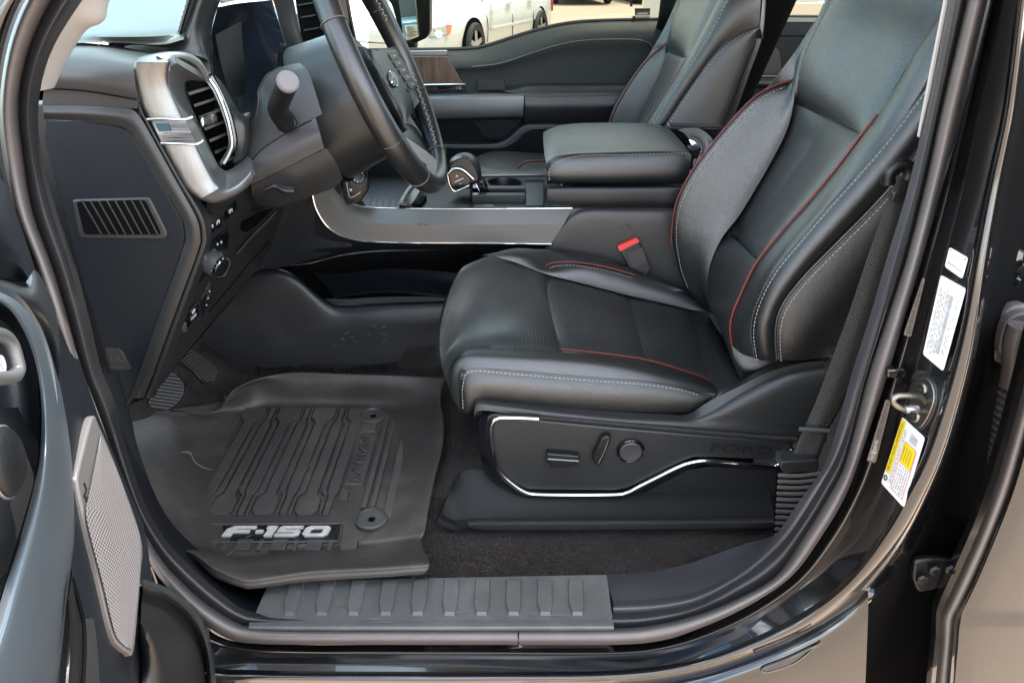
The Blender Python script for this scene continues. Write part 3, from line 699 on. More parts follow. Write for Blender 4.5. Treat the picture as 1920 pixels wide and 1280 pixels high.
# ------------------------------------------------------------------ scuff plate
SPL = plane3(U(465, 1178, y=-.366), U(1150, 1176, y=-.366), U(1139, 1077, y=-.252))
sp = thing('scuff_plate', 'black plastic door sill scuff plate with ten raised ribs', 'scuff plate', (-.1, -.3, .66))
panel('plate', rounded(cp(SPL, (465, 1178), (1151, 1177), (1138, 1076), (505, 1088)), .004), .012, M['plate'], sp, bevel=.003)
loft('front_lip', [cp(SPL, (468, 1166), (800, 1166), (1150, 1165), off=.0035), cp(SPL, (466, 1176), (800, 1176), (1151, 1175), off=.0035), cp(SPL, (467, 1182), (800, 1182), (1151, 1181), off=-.004)], M['plate'], sp, n=12, m=4)
for k in range(10):
    xb = 544 + 60 * k; xt = 960 + (xb - 960) * (1082 - (-3400)) / (1154 - (-3400)) * 1.0
    vx = lambda x, y: 960 + (x - 960) * (y + 620) / (1154 + 620)
    P = cp(SPL, (vx(xb - 11, 1154), 1154), (vx(xb + 9, 1154), 1154), (vx(xb + 13, 1140), 1140), (vx(xb + 14, 1086), 1086), (vx(xb - 15, 1086), 1086), (vx(xb - 17, 1134), 1134), off=.0002)
    top = [p + SPL[1] * .005 for p in P]; cen = sum(top, Vector()) / 6; top = [cen + (p - cen) * .88 for p in top]
    vs = P + top; fs = [(6, 7, 8, 9, 10, 11)] + [(i, (i + 1) % 6, 6 + (i + 1) % 6, 6 + i) for i in range(6)]
    mesh('rib', vs, fs, M['plate'], sp, sharp=20, face_cam=True)

# ================================================================== driver seat
seat = thing('driver_seat', 'black leather front seat with red piping and power switches facing the steering wheel', 'seat', (.15, .22, .62))
# ---- cushion seams (photo pixel, depth)
front_sil = c((.40, .02), (905, 477), (868, 496), (845, 540), (829, 590), (822, 640), (826, 690), (838, 735), (858, 768))
ins_front = c((.39, .085), (1028, 515), (1025, 545), (1034, 592), (1045, 635), (1052, 657))
near_seam_all = [(880, 650), (960, 652), (1052, 657), (1130, 664), (1212, 678), (1290, 700), (1330, 714), (1350, 724)]
far_seam_all = [(918, 474), (960, 487), (1000, 503), (1028, 513), (1100, 533), (1177, 553), (1235, 566), (1292, 578), (1330, 583)]
# front panel: wraps over the nose of the cushion
loft('cushion_front_panel', [
    c((.40, .10), (928, 480), (885, 520), (868, 570), (850, 620), (842, 655), (846, 685), (860, 735)) if False else
    c((.385, .035), (905, 482), (868, 500), (846, 542), (831, 592), (825, 640), (830, 690), (846, 742), (858, 766)),
    c((.385, .06), (925, 478), (898, 505), (880, 550), (866, 600), (858, 640), (858, 665), (862, 690), (872, 700)),
    c((.39, .075), (960, 489), (942, 520), (932, 560), (926, 600), (922, 632), (922, 648), (924, 652)),
    c((.39, .08), (1000, 504), (988, 535), (985, 575), (988, 610), (990, 640), (992, 653)),
    c((.39, .085), (1029, 515), (1025, 545), (1034, 592), (1045, 635), (1052, 657))],
    M['perf'], seat, n=46, m=8, puff=.010, pw=.02, skirt=.02)
def strip4(name, a, b, mat, n=30, puff=.008, y=(.39, .085)):
    mid = [((p[0] + q[0]) / 2, (p[1] + q[1]) / 2) for p, q in zip(a, b)]
    return loft(name, [c(y, *a), c(y, *mid), c(y, *b)], mat, seat, n=n, m=8, puff=puff, pw=.014, skirt=.015)
I1 = [(1029, 515), (1026, 545), (1035, 592), (1046, 635), (1053, 657)]
I2 = [(1177, 553), (1185, 580), (1194, 612), (1205, 650), (1213, 677)]
I3 = [(1292, 578), (1305, 607), (1322, 645), (1338, 682), (1352, 716)]
I4 = [(1322, 583), (1345, 615), (1366, 655), (1380, 690), (1388, 716)]
strip4('cushion_insert', I1, I2, M['perf'], puff=.007)
strip4('cushion_insert', I2, I3, M['perf'], puff=.007)
strip4('cushion_insert', I3, I4, M['leather'], puff=.005)
# near bolster: top roll, then the stitched outer side
loft('cushion_bolster', [
    c((.05, .09), (850, 690), (862, 662), (890, 651), (960, 653), (1052, 658), (1130, 665), (1212, 678), (1290, 700), (1330, 714), (1350, 726)),
    c((.02, .035), (840, 725), (852, 686), (880, 668), (960, 669), (1052, 675), (1130, 682), (1212, 695), (1285, 712), (1325, 724), (1348, 731)),
    c((.0, .012), (862, 772), (860, 715), (876, 690), (960, 693), (1052, 701), (1130, 707), (1212, 713), (1275, 723), (1318, 734), (1342, 736))],
    M['leather2'], seat, n=60, m=8, puff=.006, skirt=.02)
loft('cushion_side_panel', [
    c((.0, .012), (864, 772), (862, 715), (878, 690), (960, 694), (1052, 702), (1130, 708), (1212, 714), (1275, 724), (1318, 735), (1342, 737)),
    c((-.012, .008), (876, 775), (880, 735), (898, 722), (970, 727), (1060, 735), (1140, 741), (1220, 746), (1280, 748), (1318, 748), (1338, 745)),
    c((-.004, .012), (884, 775), (900, 768), (930, 768), (1000, 774), (1080, 782), (1160, 788), (1235, 788), (1285, 780), (1315, 768), (1334, 752))],
    M['leather'], seat, n=60, m=8, puff=.010, pw=.02, skirt=.02)
stitches('stitching', c((-.004, .006), (868, 766), (868, 722), (884, 696), (960, 701), (1052, 709), (1130, 715), (1212, 721), (1272, 730), (1312, 741)), M['thread'], seat, lift=.006)
tube('piping', [p + Vector((0, -.004, .004)) for p in c((.085, .085), (1052, 656), (1130, 664), (1212, 676), (1285, 697), (1325, 712), (1346, 723))], .0020, M['redpipe'], seat, n=50)
stitches('stitching', c((.08, .08), (1056, 659), (1130, 667), (1212, 680), (1285, 701), (1325, 716), (1343, 727)), M['thread'], seat, lift=.006)
# far bolster
loft('cushion_bolster', [
    c((.385, .36), (905, 477), (960, 489), (1028, 514), (1100, 533), (1177, 553), (1235, 566), (1292, 579), (1332, 584)),
    c((.40, .375), (925, 473), (975, 480), (1025, 505), (1095, 507), (1160, 525), (1210, 540), (1265, 555), (1322, 577)),
    c((.425, .40), (940, 469), (985, 470), (1035, 489), (1090, 488), (1150, 500), (1195, 517), (1250, 536), (1300, 556)),
    c((.445, .42), (950, 467), (1000, 465), (1050, 470), (1100, 477), (1155, 490), (1200, 508), (1250, 530), (1295, 552))],
    M['leather2'], seat, n=50, m=8, puff=.006, skirt=.03)
tube('piping', [p + Vector((0, -.006, .006)) for p in c((.405, .40), (1019, 506), (1028, 498), (1045, 494), (1080, 494), (1135, 503), (1190, 518))], .0020, M['redpipe'], seat, n=40)
stitches('stitching', c((.40, .395), (1026, 508), (1034, 501), (1050, 498), (1082, 498), (1135, 507), (1186, 521)), M['thread'], seat, lift=.008)
# ---- backrest
HL = [(1570, -60), (1562, -20), (1535, 40), (1505, 100), (1491, 150), (1487, 194)]
HR = [(1800, -60), (1768, 10), (1722, 82), (1682, 150), (1648, 212), (1618, 250)]
HM = [(1690, -70), (1668, -10), (1628, 60), (1594, 125), (1568, 178), (1552, 221)]
loft('head_panel', [c(.40, *HL), c((.30, .31), (1630, -66), (1615, -15), (1580, 50), (1548, 112), (1528, 162), (1519, 207)), c(.23, *HM), c((.15, .15), (1745, -66), (1720, 0), (1677, 70), (1640, 138), (1608, 195), (1585, 236)), c(.075, *HR)], M['leather2'], seat, n=40, m=8, puff=.012, pw=.022, skirt=.03)
UL = [(1487, 194), (1478, 240), (1452, 292), (1420, 352), (1388, 402), (1362, 434)]
UR = [(1617, 250), (1572, 310), (1522, 370), (1478, 420), (1446, 456), (1420, 490)]
loft('backrest_insert', [c(.39, *UL), c((.285, .31), *[(a[0] * .62 + b[0] * .38, a[1] * .62 + b[1] * .38) for a, b in zip(UL, UR)]),
     c((.18, .20), *[(a[0] * .3 + b[0] * .7, a[1] * .3 + b[1] * .7) for a, b in zip(UL, UR)]), c((.085, .085), *UR)], M['perf'], seat, n=40, m=8, puff=.008, skirt=.03)
LL = [(1362, 434), (1338, 468), (1327, 510), (1326, 545), (1335, 580), (1352, 612), (1385, 716)]
LR = [(1420, 490), (1400, 525), (1384, 562), (1374, 600), (1372, 630), (1374, 652), (1390, 714)]
loft('backrest_insert', [c((.39, .33), *LL), c((.24, .2), *[(a[0] * .5 + b[0] * .5, a[1] * .5 + b[1] * .5) for a, b in zip(LL, LR)]), c(.085, *LR)], M['perf'], seat, n=40, m=10, puff=.007, skirt=.03)
# far bolster of the back
FS = [(1575, -60), (1555, 0), (1520, 50), (1490, 98), (1450, 150), (1400, 205), (1342, 268), (1292, 328), (1266, 382), (1259, 430), (1268, 490), (1288, 545), (1330, 588)]
FP = [(1562, -30), (1530, 45), (1500, 105), (1486, 153), (1450, 166), (1410, 192), (1352, 256), (1302, 322), (1272, 382), (1264, 435), (1272, 490), (1292, 545), (1332, 588)]
FM = [(1565, -28), (1535, 45), (1505, 105), (1488, 160), (1470, 190), (1435, 235), (1392, 290), (1348, 350), (1315, 408), (1300, 450), (1300, 500), (1315, 545), (1342, 596)]
FI = [(1570, -25), (1540, 45), (1510, 105), (1491, 160), (1487, 195), (1477, 240), (1452, 292), (1418, 352), (1385, 405), (1352, 448), (1330, 500), (1328, 550), (1350, 608)]
loft('backrest_bolster', [c((.43, .41), *FS), c((.415, .40), *FP), c((.40, .37), *FM), c((.392, .33), *FI)], M['leather2'], seat, n=70, m=8, puff=.005, skirt=.03)
tube('piping', [p + Vector((-.006, -.004, .003)) for p in c((.415, .40), (1487, 153), (1450, 166), (1410, 192), (1352, 256), (1302, 322), (1272, 382), (1263, 440), (1264, 462))], .0020, M['redpipe'], seat, n=60)
stitches('stitching', c((.41, .395), (1488, 159), (1453, 171), (1415, 196), (1357, 260), (1307, 326), (1277, 386), (1268, 440), (1276, 500), (1290, 540)), M['thread'], seat, lift=.008)
# near bolster of the back: inner roll, side roll, outer side panel
NP = [(1795, -55), (1765, 20), (1720, 88), (1685, 150), (1645, 215), (1617, 250), (1572, 310), (1522, 370), (1472, 426), (1420, 490), (1385, 560), (1370, 605), (1372, 650)]
N1m = [(1800, -40), (1772, 35), (1730, 105), (1695, 170), (1655, 235), (1627, 272), (1585, 328), (1538, 388), (1488, 446), (1438, 510), (1403, 575), (1388, 618), (1390, 664)]
N1 = [(1810, -25), (1782, 60), (1752, 120), (1725, 170), (1685, 232), (1655, 268), (1610, 320), (1555, 380), (1500, 444), (1448, 508), (1417, 570), (1407, 620), (1414, 672)]
loft('backrest_bolster', [c(.085, *NP), c(.035, *N1m), c((.004, .004), *N1)], M['leather2'], seat, n=70, m=8, puff=.007, skirt=.03)
N2 = [(1850, 100), (1790, 200), (1740, 270), (1672, 352), (1620, 408), (1560, 468), (1505, 525), (1468, 575), (1456, 620), (1458, 675)]
N1b = [(1815, 20), (1772, 90), (1735, 160), (1668, 252), (1612, 318), (1556, 380), (1501, 444), (1449, 508), (1418, 570), (1408, 620), (1415, 673)]
N12 = [(1835, 60), (1785, 140), (1738, 210), (1670, 300), (1616, 362), (1558, 424), (1502, 485), (1458, 543), (1434, 595), (1430, 630), (1436, 676)]
loft('backrest_side', [c(.004, *N1b), c(-.016, *N12), c((-.018, -.014), *N2)], M['leather'], seat, n=70, m=8, puff=.008, skirt=.03)
loft('backrest_side', [c((-.018, -.014), *N2), c((-.022, -.018), (1870, 160), (1815, 260), (1765, 335), (1705, 420), (1660, 475), (1605, 530), (1555, 580), (1520, 620), (1505, 645), (1505, 676)),
     c((-.005, -.005), (1880, 230), (1835, 330), (1785, 410), (1735, 490), (1695, 540), (1650, 590), (1610, 625), (1580, 645), (1562, 655), (1558, 670))], M['leather'], seat, n=60, m=8, puff=.010, pw=.025, skirt=.03)
tube('piping', [p + Vector((-.003, -.005, .002)) for p in c(.08, (1645, 215), (1617, 251), (1572, 311), (1522, 371), (1472, 427), (1420, 491), (1386, 560), (1371, 605), (1373, 645))], .0024, M['redpipe'], seat, n=70)
stitches('stitching', c(.072, (1650, 217), (1622, 255), (1578, 315), (1528, 375), (1478, 431), (1427, 495), (1393, 562), (1378, 606), (1380, 646)), M['thread'], seat, lift=.006)
for dx, mt in ((0, 'threadb'), (5, 'thread')):
    stitches('stitching', c((-.002, .0), *[(p[0] + dx, p[1] + dx) for p in N1b[1:]]), M[mt], seat, lift=.008)
    stitches('stitching', c((-.022, -.018), *[(p[0] + dx + 2, p[1] + dx) for p in N2[2:]]), M['threadb' if dx == 0 else 'thread'], seat, lift=.008)
tube('seam_welt', [p + Vector((0, -.004, 0)) for p in c((-.020, -.016), *[(p[0] - 3, p[1] - 3) for p in N2[2:]])], .0025, M['leather'], seat, n=50)
loft('backrest_lower_flap', [c((.08, -.0), (1372, 648), (1415, 672), (1458, 676), (1560, 670)), c((.07, .02), (1378, 680), (1400, 695), (1450, 690), (1545, 680)), c((.07, .04), (1388, 712), (1410, 700), (1440, 690), (1540, 684))], M['leather'], seat, n=24, m=5, puff=.003, skirt=.02)
# rear of the backrest and dark core so that no light leaks between the panels
def core(name, pts, y0, y1, mat, parent):
    return panel(name, [Vector((p.x, y0, p.z)) for p in pts], y1 - y0, mat, parent, bevel=.02, dirn=Vector((0, 1, 0)), segs=3)
core('backrest_core', [Vector(q) for q in ((.445, 0, .93), (.50, 0, 1.10), (.60, 0, 1.32), (.70, 0, 1.60), (.74, 0, 1.62), (.80, 0, 1.55), (.70, 0, 1.2), (.58, 0, .92))], .04, .41, M['leather'], seat)
core('cushion_core', [Vector(q) for q in ((-.07, 0, .85), (-.06, 0, .89), (.35, 0, .84), (.45, 0, .86), (.50, 0, .80), (.0, 0, .78))], .02, .40, M['leather'], seat)
# ---- side valance
VY = -.035
loft('side_shield', [
    c(VY + .03, (888, 756), (893, 748), (910, 747), (1000, 757), (1100, 767), (1180, 773), (1250, 776), (1290, 776), (1330, 752), (1380, 727), (1440, 698), (1500, 681), (1545, 676)),
    c(VY + .006, (889, 766), (894, 757), (912, 757), (1000, 768), (1100, 779), (1180, 786), (1260, 790), (1310, 792), (1350, 790), (1400, 788), (1450, 790), (1500, 797), (1550, 798)),
    c(VY, (890, 780), (896, 770), (920, 770), (1000, 781), (1100, 791), (1180, 799), (1260, 806), (1310, 811), (1350, 815), (1400, 820), (1450, 824), (1500, 828), (1550, 830))], M['plastic'], seat, n=60, m=6, skirt=.03)
loft('recliner_cover', [c((.03, .0), (1290, 776), (1340, 750), (1400, 720), (1470, 690), (1545, 680)), c((-.02, -.03), (1300, 786), (1345, 770), (1405, 742), (1475, 716), (1548, 705)), c((-.03, -.035), (1310, 795), (1350, 793), (1410, 792), (1480, 797), (1555, 800))], M['plastic'], seat, n=30, m=6, skirt=.02)
face = [(916, 790), (928, 784), (1010, 788), (1100, 797), (1200, 806), (1300, 815), (1400, 823), (1490, 832), (1478, 850), (1445, 862), (1330, 858), (1300, 858), (1275, 868), (1200, 905), (1175, 916), (1150, 920), (990, 918), (965, 908), (938, 888), (930, 872), (922, 840)]
panel('switch_panel', c(VY - .004, *face), .02, M['plastic'], seat, bevel=.003)
loft('shield_rib', [c(VY - .001, (1012, 786), (1100, 794), (1250, 808), (1400, 822), (1492, 830)), c(VY - .010, (1012, 783), (1100, 790), (1250, 803), (1400, 816), (1495, 824)), c(VY - .002, (1012, 779), (1100, 786), (1250, 799), (1400, 812), (1495, 818))], M['plasticl'], seat, n=20, m=4)
trimc = [(1010, 785), (960, 783), (934, 784), (924, 792), (921, 812), (926, 850), (934, 880), (955, 902), (985, 922), (1020, 927), (1150, 927), (1178, 922), (1205, 908), (1270, 876), (1300, 866), (1330, 864), (1400, 870), (1450, 874), (1462, 868), (1485, 842)]
trimo = [(1012, 774), (955, 771), (912, 770), (902, 780), (897, 805), (900, 850), (912, 890), (940, 915), (975, 935), (1010, 938), (1150, 938), (1185, 933), (1212, 920), (1275, 888), (1305, 876), (1330, 873), (1400, 879), (1455, 882), (1468, 874), (1495, 846)]
trimm = [((a[0] + b[0]) / 2, (a[1] + b[1]) / 2) for a, b in zip(trimc, trimo)]
tube('bright_trim', c(VY - .010, *trimc), .0042, M['chrome'], seat, n=90, k=8)
loft('trim_bezel', [c(VY - .008, *trimc), c(VY - .010, *trimm), c(VY + .012, *trimo)], M['gloss'], seat, n=90, m=5, skirt=.01)
loft('lower_shield', [c(VY + .01, (905, 880), (960, 932), (1010, 937), (1150, 937), (1190, 932), (1290, 880), (1330, 874), (1450, 882), (1470, 880)), c(VY + .014, (960, 938), (980, 938), (1020, 938), (1150, 938), (1200, 938), (1300, 938), (1340, 938), (1450, 938), (1470, 938))], M['plastic'], seat, n=40, m=3, lin=True)
# switches
def sw(name, px, mat, h=.016):
    return panel(name, c(VY - .004 - h, *px), h, mat, seat, bevel=.003, dirn=Vector((0, 1, 0)), segs=3)
sw('seat_switch', [(1025, 850), (1086, 855), (1087, 867), (1080, 876), (1034, 877), (1026, 868)], M['plasticd'])
tube('switch_edge', c(VY - .021, (1027, 860), (1055, 862), (1085, 864)), .0016, M['satin'], seat, n=8)
sw('backrest_switch', [(1137, 817), (1146, 820), (1145, 828), (1127, 871), (1119, 874), (1111, 864), (1112, 855), (1128, 822)], M['plasticd'])
tube('switch_edge', c(VY - .021, (1141, 824), (1133, 846), (1122, 868)), .0012, M['satind'], seat, n=8)
kc = U(1182, 844, y=VY - .006)
lathe('lumbar_ring', [(.0265, 0), (.0265, .004), (.024, .006), (.022, .004)], kc, Vector((0, -1, 0)), M['gloss'], seat, caps=False)
lathe('lumbar_knob', [(.0215, 0), (.0215, .006), (.019, .008), (.008, .0065), (0, .0065)], kc, Vector((0, -1, 0)), M['plasticl'], seat)
text('emboss_shade_lettering', 'FORD', U(1390, 842, y=VY - .005), Vector((1, 0, -.07)), Vector((0, 0, 1)), .026, M['track'], seat, ext=.0012, width=.118)  # flat letters; darker plastic stands in for the shade of embossing
# lower rail cover and track
loft('track_cover', [c((-.0, .0), (848, 905), (866, 884), (900, 880), (1000, 890), (1200, 900), (1440, 905)), c(-.072, (828, 962), (852, 976), (885, 971), (1000, 970), (1200, 969), (1452, 966)), c((-.094, -.094), (824, 970), (850, 984), (890, 988), (1000, 988), (1200, 987), (1452, 984))], M['track'], seat, n=40, m=6, skirt=.01, linx=True, sharp=25)
loft('track_cover_lip', [c(-.088, (882, 976), (910, 974), (1000, 974), (1200, 973), (1452, 971)), c(-.108, (878, 981), (910, 980), (1000, 980), (1200, 979), (1452, 978)), c(-.102, (884, 990), (915, 993), (1000, 993), (1200, 992), (1452, 989))], M['plasticl'], seat, n=24, m=5, skirt=.01)
panel('track_end', c(.05, (1385, 930), (1455, 930), (1455, 985), (1395, 972)), .05, M['plasticd'], seat)
bx('seat_pedestal', -.05, .48, .0, .40, .62, .80, M['plasticd'], seat)

# ================================================================== dashboard
dash = thing('dashboard', 'dark dashboard with silver framed air vent and switch panel left of the steering wheel', 'dashboard', (-.6, .1, 1.1))
EY = -.08
panel('end_panel', [p for p in c(EY, (83, 226), (150, 229), (215, 236), (236, 243), (250, 256), (300, 342), (340, 412), (346, 436), (343, 462), (300, 585), (243, 744), (216, 748), (190, 650), (140, 480), (104, 340), (82, 260))], .01, M['plasticn'], dash, bevel=.002)
loft('end_panel_rim', [c(EY + .001, (82, 224), (150, 228), (215, 235), (237, 242), (251, 256), (300, 341), (341, 411), (347, 436), (344, 463), (300, 586), (243, 746)),
     c(EY - .006, (82, 212), (160, 214), (225, 220), (246, 228), (262, 246), (312, 336), (354, 408), (361, 438), (357, 466), (312, 590), (256, 746)),
     c(EY - .002, (80, 198), (165, 199), (240, 204), (256, 212), (275, 240), (326, 332), (367, 406), (375, 440), (371, 470), (326, 592), (270, 746))], M['plastic'], dash, n=80, m=6, skirt=.01)
loft('dash_edge', [c(EY + .002, (255, 192), (262, 215), (279, 240), (330, 332), (370, 406), (378, 440), (374, 470), (329, 592), (273, 746)),
     c(EY + .006, (262, 190), (270, 214), (286, 240), (338, 334), (380, 404), (388, 440), (384, 470), (339, 592), (283, 745)),
     c(EY + .035, (270, 188), (280, 214), (296, 240), (350, 336), (392, 402), (396, 440), (392, 470), (350, 592), (292, 741))], M['plasticg'], dash, n=60, m=5, skirt=.005)
tube('panel_seam', c(EY - .001, (256, 196), (277, 240), (328, 332), (369, 406), (377, 440), (373, 470), (328, 592), (272, 746)), .0010, M['black'], dash, n=60, k=5)
bx('dash_sun_block', -1.0, -.57, -.02, 1.44, 1.16, 1.40, M['plasticd'], dash)  # added unseen block that keeps windscreen sun off the mat
bx('dash_core', -1.05, -.70, -.05, .45, .95, 1.40, M['plasticd'], dash)
# upper flank of the dash and its top
loft('dash_flank', [c(EY, (78, 197), (80, 168), (160, 173), (258, 190)) if False else c((EY, EY - .002), (79, 198), (160, 198), (258, 204)), c((EY - .004, EY - .006), (82, 172), (160, 176), (258, 190)), c((EY - .012, EY - .012), (92, 140), (165, 144), (252, 160)), c((EY + .008, EY + .002), (108, 108), (175, 112), (252, 124)), c((EY + .045, EY + .035), (125, 88), (190, 93), (268, 108)), c((EY + .09, EY + .08), (136, 79), (205, 85), (290, 100))], M['plasticl'], dash, n=24, m=6, skirt=.004)
tube('flank_seam', c((EY - .008, EY - .010), (82, 166), (160, 171), (256, 187)), .0010, M['black'], dash, n=20, k=5)
DZ = U(136, 79, y=EY + .09).z
loft('dash_top', [[U(100, 82, z=DZ + .002), U(210, 80, z=DZ + .002), U(300, 84, z=DZ - .002), U(345, 74, z=DZ + .004)], [U(140, 50, z=DZ + .012), U(220, 50, z=DZ + .016), U(300, 45, z=DZ + .018), U(350, 40, z=DZ + .018)], [U(170, 0, z=DZ + .012), U(240, -5, z=DZ + .018), U(310, -10, z=DZ + .02), U(365, -10, z=DZ + .02)], [Vector((-1.1, .3, DZ)), Vector((-1.1, .5, DZ)), Vector((-1.1, .7, DZ)), Vector((-1.1, .9, DZ))]], M['dashtop'], dash, n=24, m=6)
loft('top_groove', [c(.03, (205, 86), (222, 75), (260, 75), (318, 79), (334, 73), (345, 40), (357, 0), (366, -30)), c(.05, (232, 92), (238, 86), (270, 85), (330, 92), (352, 86), (362, 45), (374, 0), (384, -30))], M['plasticl'], dash, n=50, m=3, skirt=.006)
tube('groove_line', c(.028, (205, 86), (222, 75), (260, 75), (318, 79), (334, 73), (345, 40), (357, 0), (366, -30)), .0014, M['black'], dash, n=50, k=5)
stitches('dash_stitching', c(.04, (322, 76), (330, 66), (340, 34), (350, 0), (356, -20)), M['thread'], dash, lift=.012)
stitches('dash_stitching', c(.0, (184, 85), (192, 80), (200, 76)), M['thread'], dash, lift=.02)
# instrument hood
loft('cluster_hood', [c((.05, .02), (372, -40), (362, 0), (348, 50), (336, 82), (300, 100)), c((.04, .02), (392, -40), (376, 0), (362, 50), (356, 84), (340, 100)), c((.055, .03), (412, -40), (392, 0), (377, 48), (380, 90), (388, 112)), c((.08, .05), (430, -40), (404, 6), (390, 50), (388, 95), (396, 140)), c((.12, .08), (434, -40), (410, 10), (398, 50), (394, 95), (400, 146))], M['plasticg'], dash, n=40, m=6)
loft('cluster_hood_top', [c((.08, .4), (415, 8), (440, 2), (475, -2), (508, -4)), c((.10, .42), (412, 0), (440, -14), (475, -20), (512, -22)), c((.10, .42), (412, -40), (440, -50), (475, -60), (512, -60))], M['plasticg'], dash, n=20, m=4)
loft('driver_display', [c((.12, .40), (408, 14), (440, 8), (480, 4), (508, 2)), c((.14, .42), (396, 70), (430, 66), (490, 62), (528, 60)), c((.14, .43), (400, 150), (440, 155), (500, 158), (556, 160)), c((.10, .43), (405, 215), (440, 222), (500, 225), (556, 230))], M['screen'], dash, n=24, m=6)
loft('display_side_cheek', [c(.13, (404, 66), (412, 110), (424, 155), (434, 184)), c(.16, (440, 45), (438, 90), (432, 130), (424, 160)) if False else c(.17, (452, 40), (456, 90), (460, 140), (458, 178))], M['plasticd'], dash, n=20, m=5)
tube('display_bright_edge', c((.42, .44), (505, -12), (511, 14), (524, 58), (540, 108), (552, 142)), .0032, M['chrome'], dash, n=30)
tube('display_bright_edge', c((.14, .40), (414, 14), (440, 9), (475, 5), (504, 2)), .0016, M['gloss'], dash, n=20)
# trim between cluster and centre vent, centre vent, centre screen
loft('centre_bezel', [c((.42, .46), (504, -20), (516, 14), (528, 58), (544, 108), (560, 150)), c((.44, .47), (530, -20), (540, 30), (556, 75), (572, 115), (580, 150)), c((.46, .48), (548, -20), (553, 15), (563, 60), (582, 115), (592, 150))], M['plasticg'], dash, n=30, m=5)
cv = panel('centre_vent', c((.50, .50), (552, -10), (610, -10), (622, 50), (628, 120), (584, 130), (565, 70)), .01, M['black'], dash, bevel=0)
for k, yy in enumerate((10, 33, 57, 80, 100, 118)):
    x0 = 556 + (yy) * .23; panel('vane', c(.49, (x0, yy - 1), (x0 + 28, yy - 6), (x0 + 28, yy - 3), (x0, yy + 2)), .03, M['plasticg'], cv, bevel=0)
panel('vane_tab', c(.478, (580, 77), (592, 75), (594, 86), (582, 90)), .012, M['chrome'], cv, bevel=.002)
panel('centre_screen', c((.50), (622, -20), (648, -20), (664, 78), (640, 84)), .02, M['screen'], dash, bevel=.003)
tube('screen_edge', c(.495, (648, -20), (657, 30), (667, 80)), .003, M['gloss'], dash, n=12)
# ---- silver framed side vent
BL = [(252, 116), (248, 130), (247, 150), (254, 176), (280, 224), (330, 320), (350, 354), (374, 374)]
BI = [(320, 117), (316, 132), (315, 150), (322, 174), (345, 224), (386, 308), (402, 338), (414, 351)]
vf = loft('vent_frame', [c((-.068, -.060), *[(p[0] - 2, p[1]) for p in BL]), c((-.082, -.074), *midc(BL, BI, .06)), c((-.080, -.072), *midc(BL, BI, .5)), c((-.070, -.062), *midc(BL, BI, .94)), c((-.060, -.052), *BI)], M['silver'], dash, n=70, m=5, skirt=.02)
BV = [(388, 152), (352, 152), (346, 166), (351, 184), (370, 224), (404, 300), (418, 318), (432, 324)]
BI2 = [(330, 118), (318, 128), (316, 150), (323, 174), (346, 224), (387, 308), (403, 338), (415, 351)]
loft('vent_frame_inner', [c((-.060, -.052), *BI2), c((-.05, -.04), *midc(BI2, BV, .15)), c((.03, .03), *BV)], M['satind'], dash, n=70, m=6, skirt=.01)  # darker satin stands in for the shaded inner side of the frame
TO = [(252, 117), (262, 108), (288, 101), (318, 97), (350, 99), (374, 112), (389, 134)]
TI = [(319, 120), (321, 117), (328, 115), (338, 114), (354, 120), (370, 132), (384, 152)]
loft('vent_frame_arm', [c((-.066, .03), *TO), c((-.078, .02), *midc(TO, TI, .18)), c((-.072, .02), *midc(TO, TI, .7)), c((-.060, .03), *TI)], M['satin'], dash, n=40, m=6, skirt=.01)
loft('vent_frame_inner', [c((-.060, .03), *TI), c((.03, .05), (340, 152), (345, 150), (352, 150), (360, 150), (372, 152), (380, 152), (388, 156))], M['satind'], dash, n=40, m=4, skirt=.01)
LO = [(372, 373), (400, 381), (430, 372), (455, 358), (472, 342)]
LI = [(412, 349), (424, 353), (440, 346), (457, 332), (470, 316)]
loft('vent_frame_arm', [c((-.060, .0), *LO), c((-.073, -.01), *midc(LO, LI, .15)), c((-.068, -.01), *midc(LO, LI, .75)), c((-.052, .005), *LI)], M['satin'], dash, n=40, m=6, skirt=.01)
loft('vent_frame_inner', [c((-.052, .005), *LI), c((.02, .05), (416, 320), (426, 320), (438, 314), (452, 304), (465, 292))], M['satind'], dash, n=30, m=4, skirt=.01)
# flag badge set in the frame
fb = loft('flag_badge', [c((-.084, -.078), (284, 228), (320, 226), (348, 226)), c((-.090, -.084), (294, 248), (330, 247), (358, 247)), c((-.088, -.080), (303, 267), (340, 267), (368, 267))], M['silver'], dash, n=12, m=4, skirt=.004)
for k in range(6):
    a = 232 + k * 5.6; x0 = 286 + (a - 228) * .49; x1 = 349 + (a - 228) * .5
    if k < 3: x0 += 25
    panel('flag_stripe', c((-.0885 - .0002 * k), (x0 + 4, a), (x1 - 2, a), (x1 - 1, a + 2.4), (x0 + 5, a + 2.4)), .002, pm('stripe', (.13, .12, .14), .4, metal=.5, var=0) if k == 0 else bpy.data.materials['stripe'], fb, bevel=0)
panel('flag_field', c(-.0905, (291, 232), (314, 232), (321, 246), (298, 247)), .003, pm('flag_field', (.015, .05, .07), .3, var=.2), fb, bevel=0)
tube('badge_edge', c(-.090, (276, 224), (310, 223), (346, 224), (362, 219)), .0022, M['chrome'], fb, n=12)
tube('badge_edge', c(-.090, (302, 269), (335, 269), (370, 270), (382, 263)), .0022, M['chrome'], fb, n=12)
